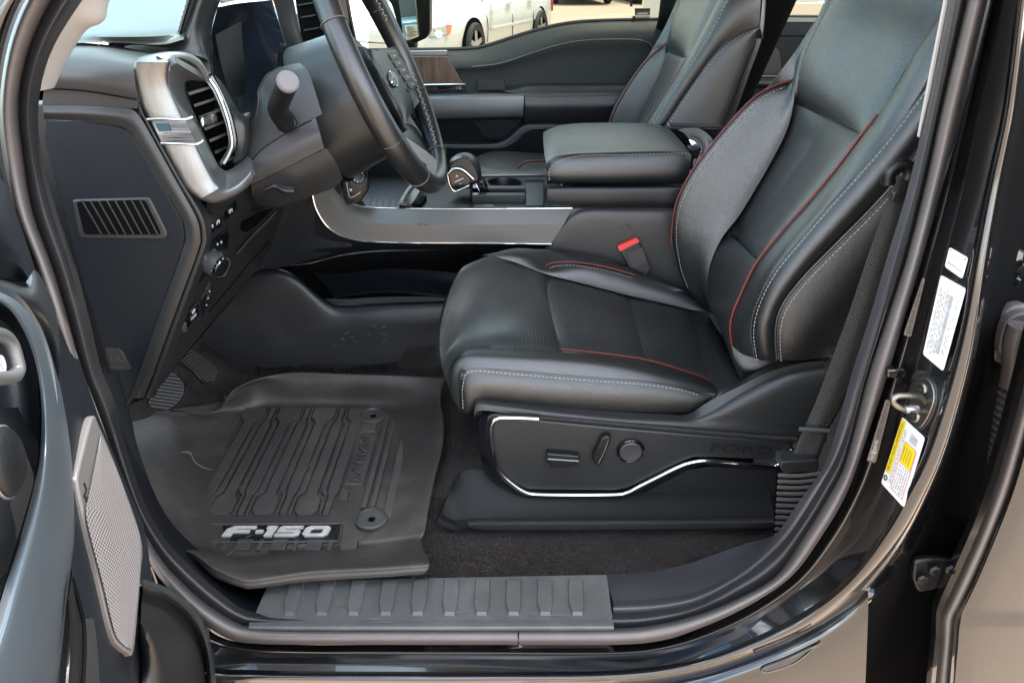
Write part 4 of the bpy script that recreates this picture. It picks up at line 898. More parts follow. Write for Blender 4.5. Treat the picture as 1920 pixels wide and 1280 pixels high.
# side vent cavity, vanes, tab and bright strip
sv = loft('side_vent', [c((.07, .07), (345, 148), (368, 224), (404, 302), (424, 330)), c((.10, .10), (395, 140), (420, 200), (438, 260), (440, 320))], M['black'], dash, n=16, m=3)
for k in range(7):
    yy = 168 + k * 22; x0 = 350 + (yy - 160) * .44; x1 = 398 + (yy - 160) * .30
    panel('vane', c(.05, (x0, yy + 6), (x1, yy - 8, .07), (x1 + 2, yy - 4, .07), (x0 + 2, yy + 11)), .03, M['plasticd'] if k % 2 else M['plastic'], sv, bevel=0)
panel('vane_tab', c(.02, (374, 226), (398, 214), (403, 232), (380, 240)), .02, M['plasticl'], sv, bevel=.004)
panel('vane_tab_cap', c(.014, (372, 224), (380, 220), (384, 236), (378, 242)), .01, M['chrome'], sv, bevel=.003)
tube('vent_bright_strip', c((.04, .03), (392, 146), (408, 172), (424, 214), (433, 250), (435, 272), (428, 292), (420, 306)), .0034, M['chrome'], dash, n=40)
loft('vent_strip_back', [c((.045, .035), (385, 150), (402, 176), (418, 216), (427, 250), (428, 275), (412, 305)), c((.05, .04), (398, 142), (415, 172), (432, 214), (441, 250), (441, 275), (422, 310))], M['satin'], dash, n=30, m=3)
loft('cluster_lower_trim', [c((.05, .03), (400, 138), (416, 170), (434, 212), (444, 250), (446, 280), (436, 306)), c((.06, .05), (412, 150), (432, 190), (452, 218), (464, 232), (466, 262), (462, 294)), c((.10, .10), (420, 160), (445, 205), (458, 216), (468, 220), (470, 250), (468, 285))], M['plasticg'], dash, n=30, m=5)
panel('sensor_tab', c(.10, (443, 222), (455, 214), (464, 214), (466, 224), (456, 232)), .02, M['satind'], dash, bevel=.003)
# ---- driver-facing lower face with switches
FA, FB, FC = U(396, 385, y=-.045), U(285, 741, y=-.045), U(485, 501, y=.40)
FPLN = plane3(FA, FB, FC)
def onf(*pts, off=.0): return cp(FPLN, *pts, off=off)
loft('lower_face', [onf((398, 384), (396, 440), (350, 592), (287, 741)), onf((470, 350), (462, 420), (430, 480), (362, 645)), onf((585, 335), (545, 400), (510, 460), (486, 500))], M['plastic'], dash, n=30, m=8, lin=True, linx=True, skirt=.01)
loft('lower_face_edge', [onf((288, 740), (340, 675), (410, 592), (486, 500)), [p + Vector((-.05, .01, -.02)) for p in onf((282, 748), (336, 684), (408, 600), (486, 508))]], M['plasticd'], dash, n=12, m=3)
tube('lower_face_seam', onf((392, 583), (430, 540), (462, 500), (505, 452), off=.001), .001, M['black'], dash, n=16, k=5)
# switch bank
def swp(name, pts, mat, off=.004, th=.006, bev=.0012): return panel(name, onf(*pts, off=off), th, mat, dash, bevel=bev)
swp('switch_surround', [(388, 425), (390, 408), (446, 374), (452, 378), (452, 400), (392, 446)], M['plasticg'], off=.002)
swp('hazard_switch', [(391, 424), (403, 417), (403, 433), (392, 442)], M['gloss'])
swp('camera_switch', [(404, 416), (416, 408), (416, 424), (404, 432)], M['gloss'])
swp('pedal_switch', [(420, 400), (444, 377), (445, 391), (421, 417)], M['gloss'])
def mk(px, py, w_, h_, parent=dash, off=.0055):
    return mesh('symbol', onf((px - w_, py), (px, py - h_), (px + w_, py), (px, py + h_), off=off), [(0, 1, 2, 3)], M['mark'], parent, sharp=0, face_cam=True)
for (px, py) in ((397, 427), (409, 418), (433, 397)):
    tube('symbol', onf((px - 2, py + 3), (px - 2, py - 3), (px + 2, py - 6), (px + 2, py), off=.0052), .0009, M['mark'], dash, n=8, k=5, lin=True)
lp = swp('lamp_switch_panel', [(367, 537), (369, 505), (388, 462), (428, 428), (430, 440), (428, 462), (420, 480), (372, 534)], M['gloss'], off=.003, bev=.002)
kp = onf((391, 488), off=.003)[0]; kax = FPLN[1] + Vector((.15, -.35, 0))
lathe('lamp_knob', [(.021, 0), (.022, .006), (.021, .016), (.020, .026), (.0185, .030), (.016, .028), (0, .027)], kp, kax, M['satind'], dash, k=36)
lathe('lamp_knob_ring', [(.0205, .024), (.0212, .028), (.0200, .0315), (.0180, .031)], kp, kax, M['chrome'], dash, k=36, caps=False)
lathe('lamp_knob_cap', [(.0175, .029), (.0165, .0305), (0, .0300)], kp, kax, M['gloss'], dash, k=30)
for (px, py) in ((408, 458), (415, 454), (414, 476), (374, 515), (383, 480), (402, 470)):
    mk(px, py, 2.2, 3.2)
swp('dimmer', [(388, 542), (396, 530), (396, 556), (388, 566)], M['plasticl'], off=.003)
for (px, py) in ((393, 546), (390, 559), (387, 572)): mk(px, py, 1.8, 1.8, off=.006)
swp('dimmer_track', [(378, 562), (396, 532), (400, 536), (398, 560), (380, 592)], M['plasticd'], off=.002)
swp('park_brake_switch', [(350, 588), (374, 566), (374, 590), (350, 618)], M['gloss'], off=.006)
swp('park_brake_lever', [(341, 615), (350, 604), (352, 622), (343, 622)], M['satind'], off=.008)
a_, b_ = onf((358, 599), off=.0075)[0], onf((368, 588), off=.0075)[0]
text('switch_lettering', 'PARK', (a_ + b_) / 2 , b_ - a_, Vector((0, 0, 1)), .008, M['mark'], dash, ext=.0006, width=(b_ - a_).length)
lathe('symbol', [(.0052, 0), (.0052, .0006), (.0040, .0006), (.0040, 0)], onf((363, 583), off=.0072)[0], FPLN[1], M['mark'], dash, k=20)
# small cubby under the column; flat black sheet stands in for its shade
swp('cubby', [(453, 432), (455, 418), (490, 398), (512, 392), (480, 424), (462, 436)], M['black'], off=.003, bev=0)
tube('cubby_lip', onf((444, 476), (470, 446), (500, 416), (516, 398), off=.004), .0028, M['plasticl'], dash, n=16)
# vent grille in the end panel
vg = panel('end_grille_frame', rounded(c(EY - .003, (133, 374), (280, 370), (314, 438), (310, 450), (152, 448), (146, 440)), .006), .01, M['plastic'], dash, bevel=.003, segs=3)
panel('end_grille_shade', rounded(c(EY - .0036, (143, 378), (272, 375), (303, 440), (158, 440)), .006), .004, M['black'], vg, bevel=0)  # flat black sheet stands in for shade between the slats
for k in range(8):
    xt = 152 + 15.6 * k; xb = xt + 37 - k * .6
    panel('slat', c(EY - .006, (xt, 377), (xt + 3.2, 377), (xb + 3.2, 440), (xb, 440)), .0032, M['plastic'], vg, bevel=.0005, dirn=Vector((-.25, .97, 0)))
# moulded seat-belt reminder symbol low on the end panel
sb = panel('moulded_badge', rounded(c(EY - .0015, (195, 652), (228, 656), (247, 693), (208, 693)), .005), .002, M['plastic'], dash, bevel=.0006)
tube('moulded_outline', c(EY - .002, (222, 651), (226, 660), (232, 667), (236, 672), (230, 677), (222, 674), (224, 668), (218, 676)), .0008, M['plasticl'], sb, n=30, k=5, lin=True)
tube('moulded_outline', c(EY - .002, (206, 657), (208, 674), (213, 676)), .0008, M['plasticl'], sb, n=12, k=5, lin=True)
text('moulded_lettering', 'AIRBAG', U(224, 688, y=EY - .002), Vector((1, 0, 0)), Vector((0, 0, 1)), .008, M['plasticl'], sb, ext=.0005, width=.036)
# dash returns to the centre and beyond (behind the wheel)
panel('centre_stack_wall', c(.90, (560, 250), (800, 250), (820, 342), (700, 345), (560, 420)), .02, M['plasticn'], dash, bevel=0)
loft('centre_stack', [c((.44, .46), (585, 335), (600, 330), (640, 330)), c((.45, .47), (575, 380), (592, 395), (640, 400)), c((.46, .46), (490, 495), (560, 470), (660, 462))], M['plasticn'], dash, n=16, m=5)
loft('far_dash', [[Vector((-.52, .48, 1.47)), Vector((-.52, 1.0, 1.47)), Vector((-.62, 1.48, 1.45))], [Vector((-.46, .48, 1.36)), Vector((-.46, 1.0, 1.36)), Vector((-.55, 1.48, 1.34))], [Vector((-.50, .48, 1.18)), Vector((-.50, 1.0, 1.18)), Vector((-.60, 1.48, 1.18))], [Vector((-.70, .48, .95)), Vector((-.70, 1.0, .95)), Vector((-.78, 1.48, .98))]], M['plasticn'], dash, n=20, m=6)
loft('far_dash_top', [[Vector((-.52, .44, 1.47)), Vector((-.52, 1.0, 1.47)), Vector((-.62, 1.48, 1.45))], [Vector((-1.1, .44, DZ - .03)), Vector((-1.1, 1.0, DZ - .03)), Vector((-1.1, 1.5, DZ - .04))]], M['dashtop'], dash, n=12, m=4)
# ================================================================== pedals
for nm, lab, pts, rib, yy in (('brake_pedal', 'ribbed black brake pedal below the dashboard end panel', [(277, 752), (300, 720), (318, 696), (336, 704), (347, 722), (344, 744), (328, 762), (312, 770), (288, 768)], 'h', .16),
                              ('accelerator_pedal', 'ribbed grey accelerator pedal right of the brake pedal', [(326, 668), (345, 655), (372, 660), (402, 684), (408, 698), (402, 712), (388, 718), (376, 712), (360, 694)], 'd', .30)):
    pd = thing(nm, lab, 'pedal', U(*pts[0], y=yy))
    PPd = plane3(U(pts[0][0], pts[0][1], y=yy - .02), U(pts[2][0], pts[2][1], y=yy + .03), U(pts[5][0], pts[5][1], y=yy + .02))
    out = smooth(cp(PPd, *pts), 40, closed=True)
    panel('pad', out, .012, M['pedal'], pd, bevel=.003)
    cen = sum(out, Vector()) / len(out)
    e1 = (cp(PPd, (pts[0][0] + (46 if rib == 'h' else 40), pts[0][1] - (-6 if rib == 'h' else 26)))[0] - cp(PPd, pts[0])[0]).normalized(); e2 = PPd[1].cross(e1)
    for k in range(-9, 10):
        t = k * .0072
        ss = []
        for q in range(-60, 61):
            p = cen + e2 * t + e1 * (q * .001)
            # inside test in the plane
            inside = False; n_ = len(out); x_, y_ = (p - cen).dot(e1), (p - cen).dot(e2)
            for i in range(n_):
                a1, b1 = out[i] - cen, out[(i + 1) % n_] - cen
                xi, yi, xj, yj_ = a1.dot(e1), a1.dot(e2), b1.dot(e1), b1.dot(e2)
                if (yi > y_) != (yj_ > y_) and x_ < (xj - xi) * (y_ - yi) / (yj_ - yi) + xi: inside = not inside
            if inside: ss.append(q * .001)
        if len(ss) > 8:
            a = cen + e2 * t + e1 * (ss[0] + .004); b = cen + e2 * t + e1 * (ss[-1] - .004)
            obox('rib', (a + b) / 2 + PPd[1] * .001, (b - a) / 2, e2 * .0017, PPd[1] * .002, M['pedalrib'] if rib == 'h' else M['pedalgrey'], pd, bevel=0)
    tube('arm', [cen - PPd[1] * .01, cen + Vector((-.05, .02, .08)), cen + Vector((-.12, .03, .25))], .010, M['plasticd'], pd, n=12)

# ================================================================== floor mat
fm = thing('floor_mat', 'black rubber floor mat with raised channels and silver lettering in the driver footwell', 'floor mat', (-.45, .05, .6))
MG = [[(327, 1030, .668), (362, 1046, .672), (400, 1080, .676), (450, 1100, .678), (478, 1103, .678), (580, 1090, .678), (700, 1083, .678), (796, 1076, .678)],
      [(328, 1028, .672), (364, 1042, .680), (402, 1072, .686), (450, 1092, .689), (480, 1094, .689), (580, 1080, .688), (700, 1073, .688), (803, 1066, .688)],
      [(330, 1026, .672), (366, 1036, .681), (404, 1060, .688), (450, 1076, .691), (482, 1078, .691), (580, 1064, .690), (700, 1058, .690), (804, 1050, .690)],
      [(340, 1022, .64), (376, 1028, .63), (420, 1040, .622), (455, 1048, .618), (500, 1042, .616), (590, 1031, .614), (700, 1025, .614), (790, 1014, .63)],
      [(335, 1010, .64), (372, 1014, .62), (425, 1022, .614), (460, 1024, .612), (505, 1020, .612), (592, 1011, .612), (700, 1006, .612), (796, 995, .63)],
      [(300, 960, .665), (350, 960, .63), (418, 960, .613), (465, 960, .612), (520, 960, .612), (606, 960, .612), (712, 960, .612), (803, 955, .634)],
      [(262, 900, .69), (336, 900, .64), (418, 900, .613), (475, 900, .612), (540, 900, .612), (622, 900, .612), (724, 900, .612), (814, 900, .64)],
      [(247, 835, .70), (336, 835, .645), (440, 835, .613), (495, 835, .612), (560, 835, .612), (640, 835, .612), (738, 835, .614), (830, 835, .645)],
      [(240, 785, .70), (336, 785, .655), (452, 785, .613), (505, 783, .612), (575, 783, .612), (650, 783, .612), (744, 785, .618), (832, 785, .650)],
      [(238, 770, .70), (330, 772, .664), (455, 766, .618), (510, 757, .614), (580, 755, .614), (655, 755, .614), (746, 757, .622), (826, 757, .655)],
      [(237, 764, .70), (312, 769, .668), (428, 752, .655), (480, 722, .665), (560, 718, .668), (655, 720, .668), (748, 722, .668), (828, 728, .670)],
      [(236, 760, .70), (306, 766, .670), (404, 774, .668), (440, 730, .682), (530, 699, .690), (645, 701, .690), (745, 704, .688), (838, 707, .682)]]
loft('mat_tray', [cz(.6, *r_) for r_ in MG], M['mat'], fm, n=80, m=6, solid=.003, sharp=0)
MZ = .6125
def rib(name, pts, h=.0065, mat='matrib', bev=.0009):
    return panel(name, [Vector((x, y, MZ + h)) for x, y in pts], h + .002, M[mat], fm, bevel=bev, dirn=Vector((0, 0, -1)))
YF, YN = .335, -.052
def U0(px, py): return U(px, py, z=MZ)
PD = .0845
def band(pts): return pts
for k in range(4):
    x0 = -.622 + PD * k
    if k < 4:   # wide at the far end, narrow at the near end
        rib('rib', [(x0 - .026, YF), (x0 + .026, YF), (x0 + .026, .296), (x0 + .0105, .274), (x0 + .0105, .018), (x0 + .0055, .004), (x0 + .0055, YN), (x0 - .0055, YN), (x0 - .0055, .004), (x0 - .0105, .018), (x0 - .0105, .274), (x0 - .026, .296)])
    if k < 3:
        xc = x0 + PD / 2   # narrow at the far end, wide at the near end
        rib('rib', [(xc - .0055, YF), (xc + .0055, YF), (xc + .0055, .280), (xc + .0105, .266), (xc + .0105, .012), (xc + .022, -.006), (xc + .022, -.040), (xc + .014, YN), (xc - .014, YN), (xc - .022, -.040), (xc - .022, -.006), (xc - .0105, .012), (xc - .0105, .266), (xc - .0055, .280)])
        for s_ in (1, -1):   # thin channel walls that swing round both
            xa = x0 + PD / 2 - s_ * .0215
            rib('rib', [(xa + s_ * .0118, YF), (xa + s_ * .0080, YF), (xa + s_ * .0080, .290), (xa - s_ * .0050, .268), (xa - s_ * .0050, .026), (xa - s_ * .0105, .010), (xa - s_ * .0105, YN), (xa - s_ * .0060, YN), (xa - s_ * .0060, .006), (xa + s_ * .0050, .022), (xa + s_ * .0050, .262), (xa + s_ * .0118, .282)], h=.0055)
# left border ribs, right border ribs and the lettered bar
rib('rib', [(-.662, .30), (-.655, .30), (-.646, .10), (-.646, .055), (-.653, .04), (-.660, .055)], h=.0055)
rib('rib', [(-.655, .03), (-.645, .03), (-.640, .0), (-.640, YN + .01), (-.650, YN), (-.658, YN + .01)], h=.0055)
rib('rib', [(-.636, -.055), (-.618, -.050), (-.612, -.07), (-.612, -.155), (-.634, -.155)], h=.0055)
rib('rib', [(-.352, .24), (-.318, .24), (-.318, .30), (-.352, .30)], h=.0034)
rib('lettered_bar', [(-.352, .045), (-.312, .045), (-.312, .225), (-.352, .225)], h=.002)
text('raised_lettering', 'LARIAT', Vector((-.332, .135, MZ + .0042)), Vector((0, 1, 0)), Vector((-1, 0, 0)), .030, M['matrib'], fm, ext=.002, width=.165)
for xa, xb, ya, yb2 in ((-.303, -.292, -.03, .31), (-.285, -.275, -.03, .29), (-.255, -.238, -.06, .20), (-.352, -.336, -.005, .03)):
    rib('rib', [(xa, ya), (xb, ya), (xb, yb2 - .01), (xa + (xb - xa) * .3, yb2), (xa, yb2)], h=.0055)
# near bars below the badge
for k in range(5):
    xa = -.585 + .066 * k
    rib('rib', [(xa, -.148), (xa + .030, -.148), (xa + .030, -.119), (xa, -.119)], h=.0034)
    if k < 4: rib('rib', [(xa + .041, -.148), (xa + .050, -.148), (xa + .050, -.119), (xa + .041, -.119)], h=.003)
# badge
bd = rib('badge_plate', [tuple(U0(*p)[:2]) for p in ((384, 1016), (636, 1014), (640, 984), (400, 985))], h=.001, mat='plasticd', bev=.0005)
tube('badge_frame', [Vector((*U0(*p)[:2], MZ + .002)) for p in ((384, 1018), (636, 1016), (641, 983), (399, 984), (384, 1018))], .0022, M['matrib'], fm, n=60, lin=True, k=6)
gx, gy = U0(416, 1008).x, U0(416, 1008).y
gw = U0(612, 1008).x - gx; gh = U0(416, 989).y - gy
def letter(pts, x, w_):
    return panel('letter', [Vector((gx + gw * (x + w_ * u + .03 * v), gy + gh * v, MZ + .0058)) for u, v in pts], .005, M['badge'], fm, bevel=.0005, dirn=Vector((0, 0, -1)))
letter([(0, 0), (.0, .7), (.22, 1), (1.0, 1), (1.0, .76), (.38, .76), (.30, .66), (.30, .60), (.86, .60), (.86, .36), (.30, .36), (.30, 0)], .0, .27)
letter([(0, .34), (0, .60), (1, .60), (1, .34)], .295, .07)
letter([(-.3, 1), (1, 1), (1, 0), (0, 0), (0, .72), (-.3, .72)], .40, .075)
letter([(0, 0), (.82, 0), (1, .2), (1, .48), (.86, .62), (.28, .62), (.28, .78), (1, .78), (1, 1), (.12, 1), (0, .86), (0, .40), (.72, .40), (.72, .23), (0, .23)], .50, .225)
o8 = [(.16, 0), (.84, 0), (1, .22), (1, .78), (.84, 1), (.16, 1), (0, .78), (0, .22)]; i8 = [(.30, .25), (.70, .25), (.74, .32), (.74, .68), (.70, .75), (.30, .75), (.26, .68), (.26, .32)]
vs, fs = [], []
for z_ in (MZ + .0058, MZ + .001):
    for ring_ in (o8, i8):
        vs += [Vector((gx + gw * (.755 + .245 * u + .03 * v), gy + gh * v, z_)) for u, v in ring_]
for i in range(8):
    j = (i + 1) % 8
    fs += [(i, j, 8 + j, 8 + i), (16 + j, 16 + i, 24 + i, 24 + j), (j, i, 16 + i, 16 + j), (8 + i, 8 + j, 24 + j, 24 + i)]
mesh('letter', vs, fs, M['badge'], fm, bevel=.0005)
for (px, py) in ((700, 781), (697, 975)):
    cc_ = U(px, py, z=MZ + .002)
    lathe('mat_clip', [(.031, 0), (.031, .006), (.028, .008), (.0265, .004), (.026, .003), (.009, .003), (.008, .001), (.0, .001)], cc_, Vector((0, 0, 1)), M['matrib'], fm, k=40)
    lathe('clip_hole', [(.0065, .0022), (.0065, .003), (0, .003)], cc_, Vector((0, 0, 1)), M['black'], fm, k=20)
# dried mud scuffs
for pts in (((348, 848), (358, 852), (366, 866), (382, 876), (398, 880)), ((340, 848), (352, 846), (360, 850)), ((286, 958), (296, 966), (300, 972), (310, 975))):
    tube('mud_scuff', [U(px, py, z=.655 if px < 400 else .618) for (px, py) in pts], .0008, pm('dried_mud', (.12, .105, .09), .8, var=.3, vs=80), fm, n=20, k=5, flat=2)

mud = bpy.data.materials['dried_mud']
rs_ = random.Random(11)
def smear(name, cx_, cy_, z_, L_, wd, ang, parent):
    vs, fs = [], []; n_ = 14
    d = Vector((math.cos(ang), math.sin(ang), 0)); e_ = Vector((-d.y, d.x, 0)); base = Vector((cx_, cy_, z_))
    for i in range(n_ + 1):
        t = i / n_; w_ = wd * math.sin(math.pi * t) ** .7 * rs_.uniform(.35, 1.0); off = e_ * (wd * 1.2 * math.sin(t * 5 + ang * 3))
        q = base + d * (L_ * (t - .5)) + off
        vs += [q - e_ * w_, q + e_ * w_]
    for i in range(n_): fs.append((2 * i, 2 * i + 1, 2 * i + 3, 2 * i + 2))
    return mesh(name, vs, fs, mud, parent, sharp=0, face_cam=True)
for k in range(16):
    smear('dried_mud', rs_.uniform(-.58, -.36), rs_.uniform(-.04, .17), MZ + .0068, rs_.uniform(.012, .05), rs_.uniform(.0006, .0016), rs_.uniform(-.4, 1.9), fm)
for (px, py) in ((470, 1006), (430, 1040), (668, 1012), (690, 1018), (590, 1040)):
    q = U(px, py, z=MZ + .004); smear('dried_mud', q.x, q.y, MZ + .008, rs_.uniform(.02, .04), .0012, rs_.uniform(.3, .9), fm)
for (px, py, l_, a_) in ((700, 1160, .04, .1), (900, 1132, .03, .8), (905, 1140, .022, 1.6), (860, 1146, .03, .3), (1002, 1150, .02, .2), (720, 1166, .06, .05), (1040, 1152, .05, .1), (640, 1130, .03, .5)):
    q = U(px, py, pl=SPL, off=.0062); o_ = smear('scuff_mark', q.x, q.y, q.z, l_, .0011, a_, sp)

# ================================================================== steering wheel and column
WC = Vector((-.235, .24, 1.417)); WT = R(22.8); WR = .227
Wn = Vector((math.cos(WT), 0, math.sin(WT))); Wu = Vector((-math.sin(WT), 0, math.cos(WT))); We = Vector((0, 1, 0))
def wpt(a, b, h=0): return WC + We * a + Wu * b + Wn * h
def wpl(h): return (WC + Wn * h, Wn)
def wc(h, *pts): return [U(p[0], p[1], pl=wpl(p[2] if len(p) == 3 else h)) for p in pts]
sw_ = thing('steering_wheel', 'black leather steering wheel with oval emblem and stitched rim', 'steering wheel', WC)
ring = [wpt(WR * math.cos(t), WR * math.sin(t)) for t in [2 * math.pi * k / 120 for k in range(120)]]
vs, fs = [], []
fr = []
for k, p in enumerate(ring):
    t = 2 * math.pi * k / 120; rad = (We * math.cos(t) + Wu * math.sin(t))
    thick = .0188 + .0022 * max(0, math.cos(2 * (t - R(30)))) ** 2
    for q in range(16):
        a = 2 * math.pi * q / 16; vs.append(p + rad * (math.cos(a) * thick * .92) + Wn * (math.sin(a) * thick * 1.06))
for k in range(120):
    for q in range(16):
        fs.append((k * 16 + q, ((k + 1) % 120) * 16 + q, ((k + 1) % 120) * 16 + (q + 1) % 16, k * 16 + (q + 1) % 16))
rim = mesh('rim', vs, fs, M['rimskin'], sw_, sharp=0); rim.data.flip_normals()
for t in (R(-128), R(-62), R(-22), R(25), R(155), R(205)):
    rad = We * math.cos(t) + Wu * math.sin(t)
    tube('rim_seam', [wpt(0, 0) + rad * (WR + .0196 * .95 * math.cos(a)) + Wn * (.0210 * math.sin(a)) for a in [k * .5236 for k in range(12)]], .0009, M['threadb'], rim, n=36, k=5, closed=True)
for (t0, t1) in ((18, 75), (-60, -12), (120, 165), (195, 235)):
    pts = []
    for k in range(13):
        t = R(t0 + (t1 - t0) * k / 12); rad = We * math.cos(t) + Wu * math.sin(t); pts.append(wpt(0, 0) + rad * (WR - .0165) + Wn * .0080)
    stitches('rim_stitching', pts, M['thread'], rim, length=.0055, gap=.0012, r=.0010, lift=.002, zig=.0035)
# hub: airbag cover with bevelled flank
loft('airbag_cover', [wc(-.045, (632, 82), (640, 110), (662, 155), (690, 200), (722, 246), (735, 262)), wc(-.010, (668, 86), (680, 116), (702, 158), (724, 198), (742, 232), (748, 250)), wc(.010, (692, 92), (700, 114), (718, 146), (736, 178), (750, 210), (755, 238)), wc(.014, (712, 96), (722, 112), (737, 140), (752, 168), (762, 198), (764, 226)), wc(.002, (724, 99), (735, 112), (748, 136), (761, 162), (770, 190), (771, 214)), wc(-.03, (730, 98), (742, 112), (754, 134), (767, 160), (776, 186), (777, 208))], M['plasticg'], sw_, n=40, m=6, skirt=.01)
ec = U(736, 149, pl=wpl(.0150))
em = lathe('emblem', [(.030, 0), (.030, .002), (.027, .0035), (.0255, .003), (0, .0036)], ec, Wn, M['chrome'], sw_, k=48, ex=.45 if False else 1.0)
# oval: wide along y
for v in em.data.vertices:
    d = v.co - ec; b = d.dot(Wu); v.co -= Wu * (b * .52)
ov = lathe('emblem_field', [(.0262, .0034), (.0262, .0042), (0, .0046)], ec, Wn, M['blue'], sw_, k=48)
for v in ov.data.vertices:
    d = v.co - ec; b = d.dot(Wu); v.co -= Wu * (b * .55)
text('emblem_lettering', 'Ford', ec + Wn * .0052, We, Wu, .021, M['chrome'], sw_, ext=.0008, shear=.25, width=.036)
for (px, py) in ((747, 172), (757, 190)):
    tube('moulded_mark', wc(.0142, (px - 2, py), (px, py - 2), (px + 2, py + 1)), .0007, M['plasticd'], sw_, n=6, k=5)
# right spoke with switch bank
loft('spoke', [wc(.0, (706, 92), (722, 92), (748, 88), (772, 110), (796, 168), (800, 186)), wc(.004, (716, 100), (730, 100), (748, 106), (766, 130), (783, 170), (788, 190)), wc(-.004, (730, 118), (740, 126), (752, 146), (764, 168), (774, 190), (776, 204))], M['plastic'], sw_, n=24, m=5, skirt=.02)
sb_ = panel('switch_bank', rounded(wc(.0075, (727, 101), (742, 97), (758, 112), (778, 156), (778, 166), (768, 172), (760, 166), (742, 132)), .003), .008, M['plasticd'], sw_, bevel=.0015)
for k in range(5):
    x0 = 730 + 8.5 * k; y0 = 103 + 13.2 * k
    panel('button', wc(.0105, (x0, y0), (x0 + 14, y0 - 5), (x0 + 19, y0 + 5), (x0 + 6, y0 + 11)), .004, M['plastic'] if k != 3 else M['plasticg'], sb_, bevel=.0008)
    tube('button_symbol', wc(.0112, (x0 + 8, y0 + 2), (x0 + 12, y0 + 2)), .0006, M['mark'], sb_, n=3, k=4)
tube('bank_bright_edge', wc(.0085, (741, 97), (757, 111), (768, 134), (779, 158)), .0011, M['satin'], sb_, n=16)
# left spoke, behind the near rim
loft('spoke', [wc(-.02, (672, 120), (686, 134), (706, 166), (732, 210), (744, 238)), wc(.0, (676, 140), (690, 158), (708, 188), (728, 222), (740, 248)), wc(-.02, (682, 168), (694, 186), (708, 208), (722, 232), (734, 255))], M['plasticl'], sw_, n=24, m=5)
lb = panel('switch_bank', wc(.006, (678, 134), (686, 140), (722, 198), (728, 216), (720, 212), (688, 164)), .008, M['plasticd'], sw_, bevel=.0015)
for k in range(4):
    x0 = 684 + 9.5 * k; y0 = 146 + 15.5 * k
    panel('button', wc(.009, (x0, y0), (x0 + 5, y0 + 1), (x0 + 11, y0 + 12), (x0 + 6, y0 + 12)), .004, M['plastic'], lb, bevel=.0006)
# lower spoke with satin insert
loft('lower_spoke', [wc(-.025, (738, 240), (756, 232), (775, 236), (800, 262), (822, 292)), wc(-.012, (742, 262), (760, 258), (784, 268), (808, 290), (828, 314)), wc(-.012, (752, 290), (768, 300), (790, 318), (806, 330), (822, 336))], M['plasticg'], sw_, n=24, m=6, skirt=.015)
panel('spoke_insert', rounded(wc(.006, (751, 264), (763, 258), (803, 286), (824, 306), (827, 322), (814, 336), (800, 330), (776, 306)), .004), .012, M['insert'], sw_, bevel=.004, segs=3)
panel('spoke_recess', rounded(wc(.0072, (764, 284), (800, 308), (800, 318), (790, 318), (772, 302)), .003), .004, M['plasticd'], sw_, bevel=.001)
# boss and column
M_core = [Vector((-.36, .22, 1.30)), Vector((-.46, .22, 1.24)), Vector((-.60, .22, 1.17))]
col = thing('steering_column', 'grey steering column shroud with turn signal stalk behind the wheel', 'steering column', WC - Wn * .15)
loft('boss_cover', [[wpt(r * math.cos(t), r * math.sin(t) * 1.2 - .032, h) for t in [2 * math.pi * k / 24 for k in range(25)]] for (r, h) in ((.060, -.02), (.088, -.035), (.098, -.06), (.102, -.10), (.106, -.15), (.10, -.155))], M['plasticg'], col, n=60, m=5)
tube('boss_gap', [wpt(.107 * math.cos(t), .106 * 1.2 * math.sin(t) - .032, -.153) for t in [2 * math.pi * k / 24 for k in range(24)]], .005, M['black'], col, n=60, closed=True)
loft('column_flank', [c((.11, .13), (452, 244), (476, 222), (484, 196), (486, 168), (500, 142), (528, 126), (562, 118)), c((.075, .10), (462, 268), (490, 238), (510, 212), (522, 190), (540, 170), (560, 152), (580, 140)), c((.055, .07), (468, 302), (484, 282), (520, 258), (548, 242), (570, 230), (588, 222), (604, 214))], M['plasticl'], col, n=40, m=6)
tube('column_edge', c((.108, .128), (450, 247), (476, 223), (484, 196), (486, 168), (500, 142), (528, 126)), .0022, M['gloss'], col, n=36)
loft('column_flank', [c((.053, .068), (468, 302), (484, 282), (520, 258), (548, 242), (574, 229), (592, 221)), c((.05, .05), (469, 325), (500, 305), (540, 284), (562, 270), (582, 259), (600, 250)), c((.055, .05), (471, 347), (505, 330), (545, 310), (572, 296), (592, 286), (608, 279))], M['plasticl'], col, n=30, m=5)
loft('column_underside', [c((.056, .052), (471, 348), (505, 331), (545, 311), (580, 293), (600, 284), (612, 278)), c((.07, .055), (474, 366), (510, 356), (550, 343), (585, 325), (612, 312), (630, 305)), c((.12, .075), (486, 386), (520, 388), (560, 376), (600, 362), (625, 352), (643, 336))], M['plastic'], col, n=30, m=6)
tube('column_seam', c((.052, .048), (470, 304), (486, 284), (520, 260), (548, 244), (584, 226)), .0009, M['black'], col, n=30, k=5)
tube('column_core', M_core, .062, M['plasticd'], col, n=12, k=20)  # added backing; stops outside light showing through a gap in the shroud
panel('stalk_plate', c(.06, (512, 214), (538, 202), (562, 240), (524, 258)), .01, M['plasticl'], col, bevel=.002)
panel('stalk_boot', smooth(c(.052, (522, 220), (536, 208), (548, 220), (556, 234), (546, 244), (532, 242), (524, 232)), 24, closed=True), .012, M['plasticd'], col, bevel=.003)
stp = c(0, (539, 155, -.035), (533, 170, -.015), (526, 188, .01), (521, 204, .03), (527, 218, .045), (538, 234, .06))
tube('turn_signal_stalk', stp, [.0165] * 1 + [.0165 + 0 * k for k in range(39)] if False else .0160, M['plasticd'], col, n=30, k=20)
sax = (stp[0] - stp[1]).normalized()
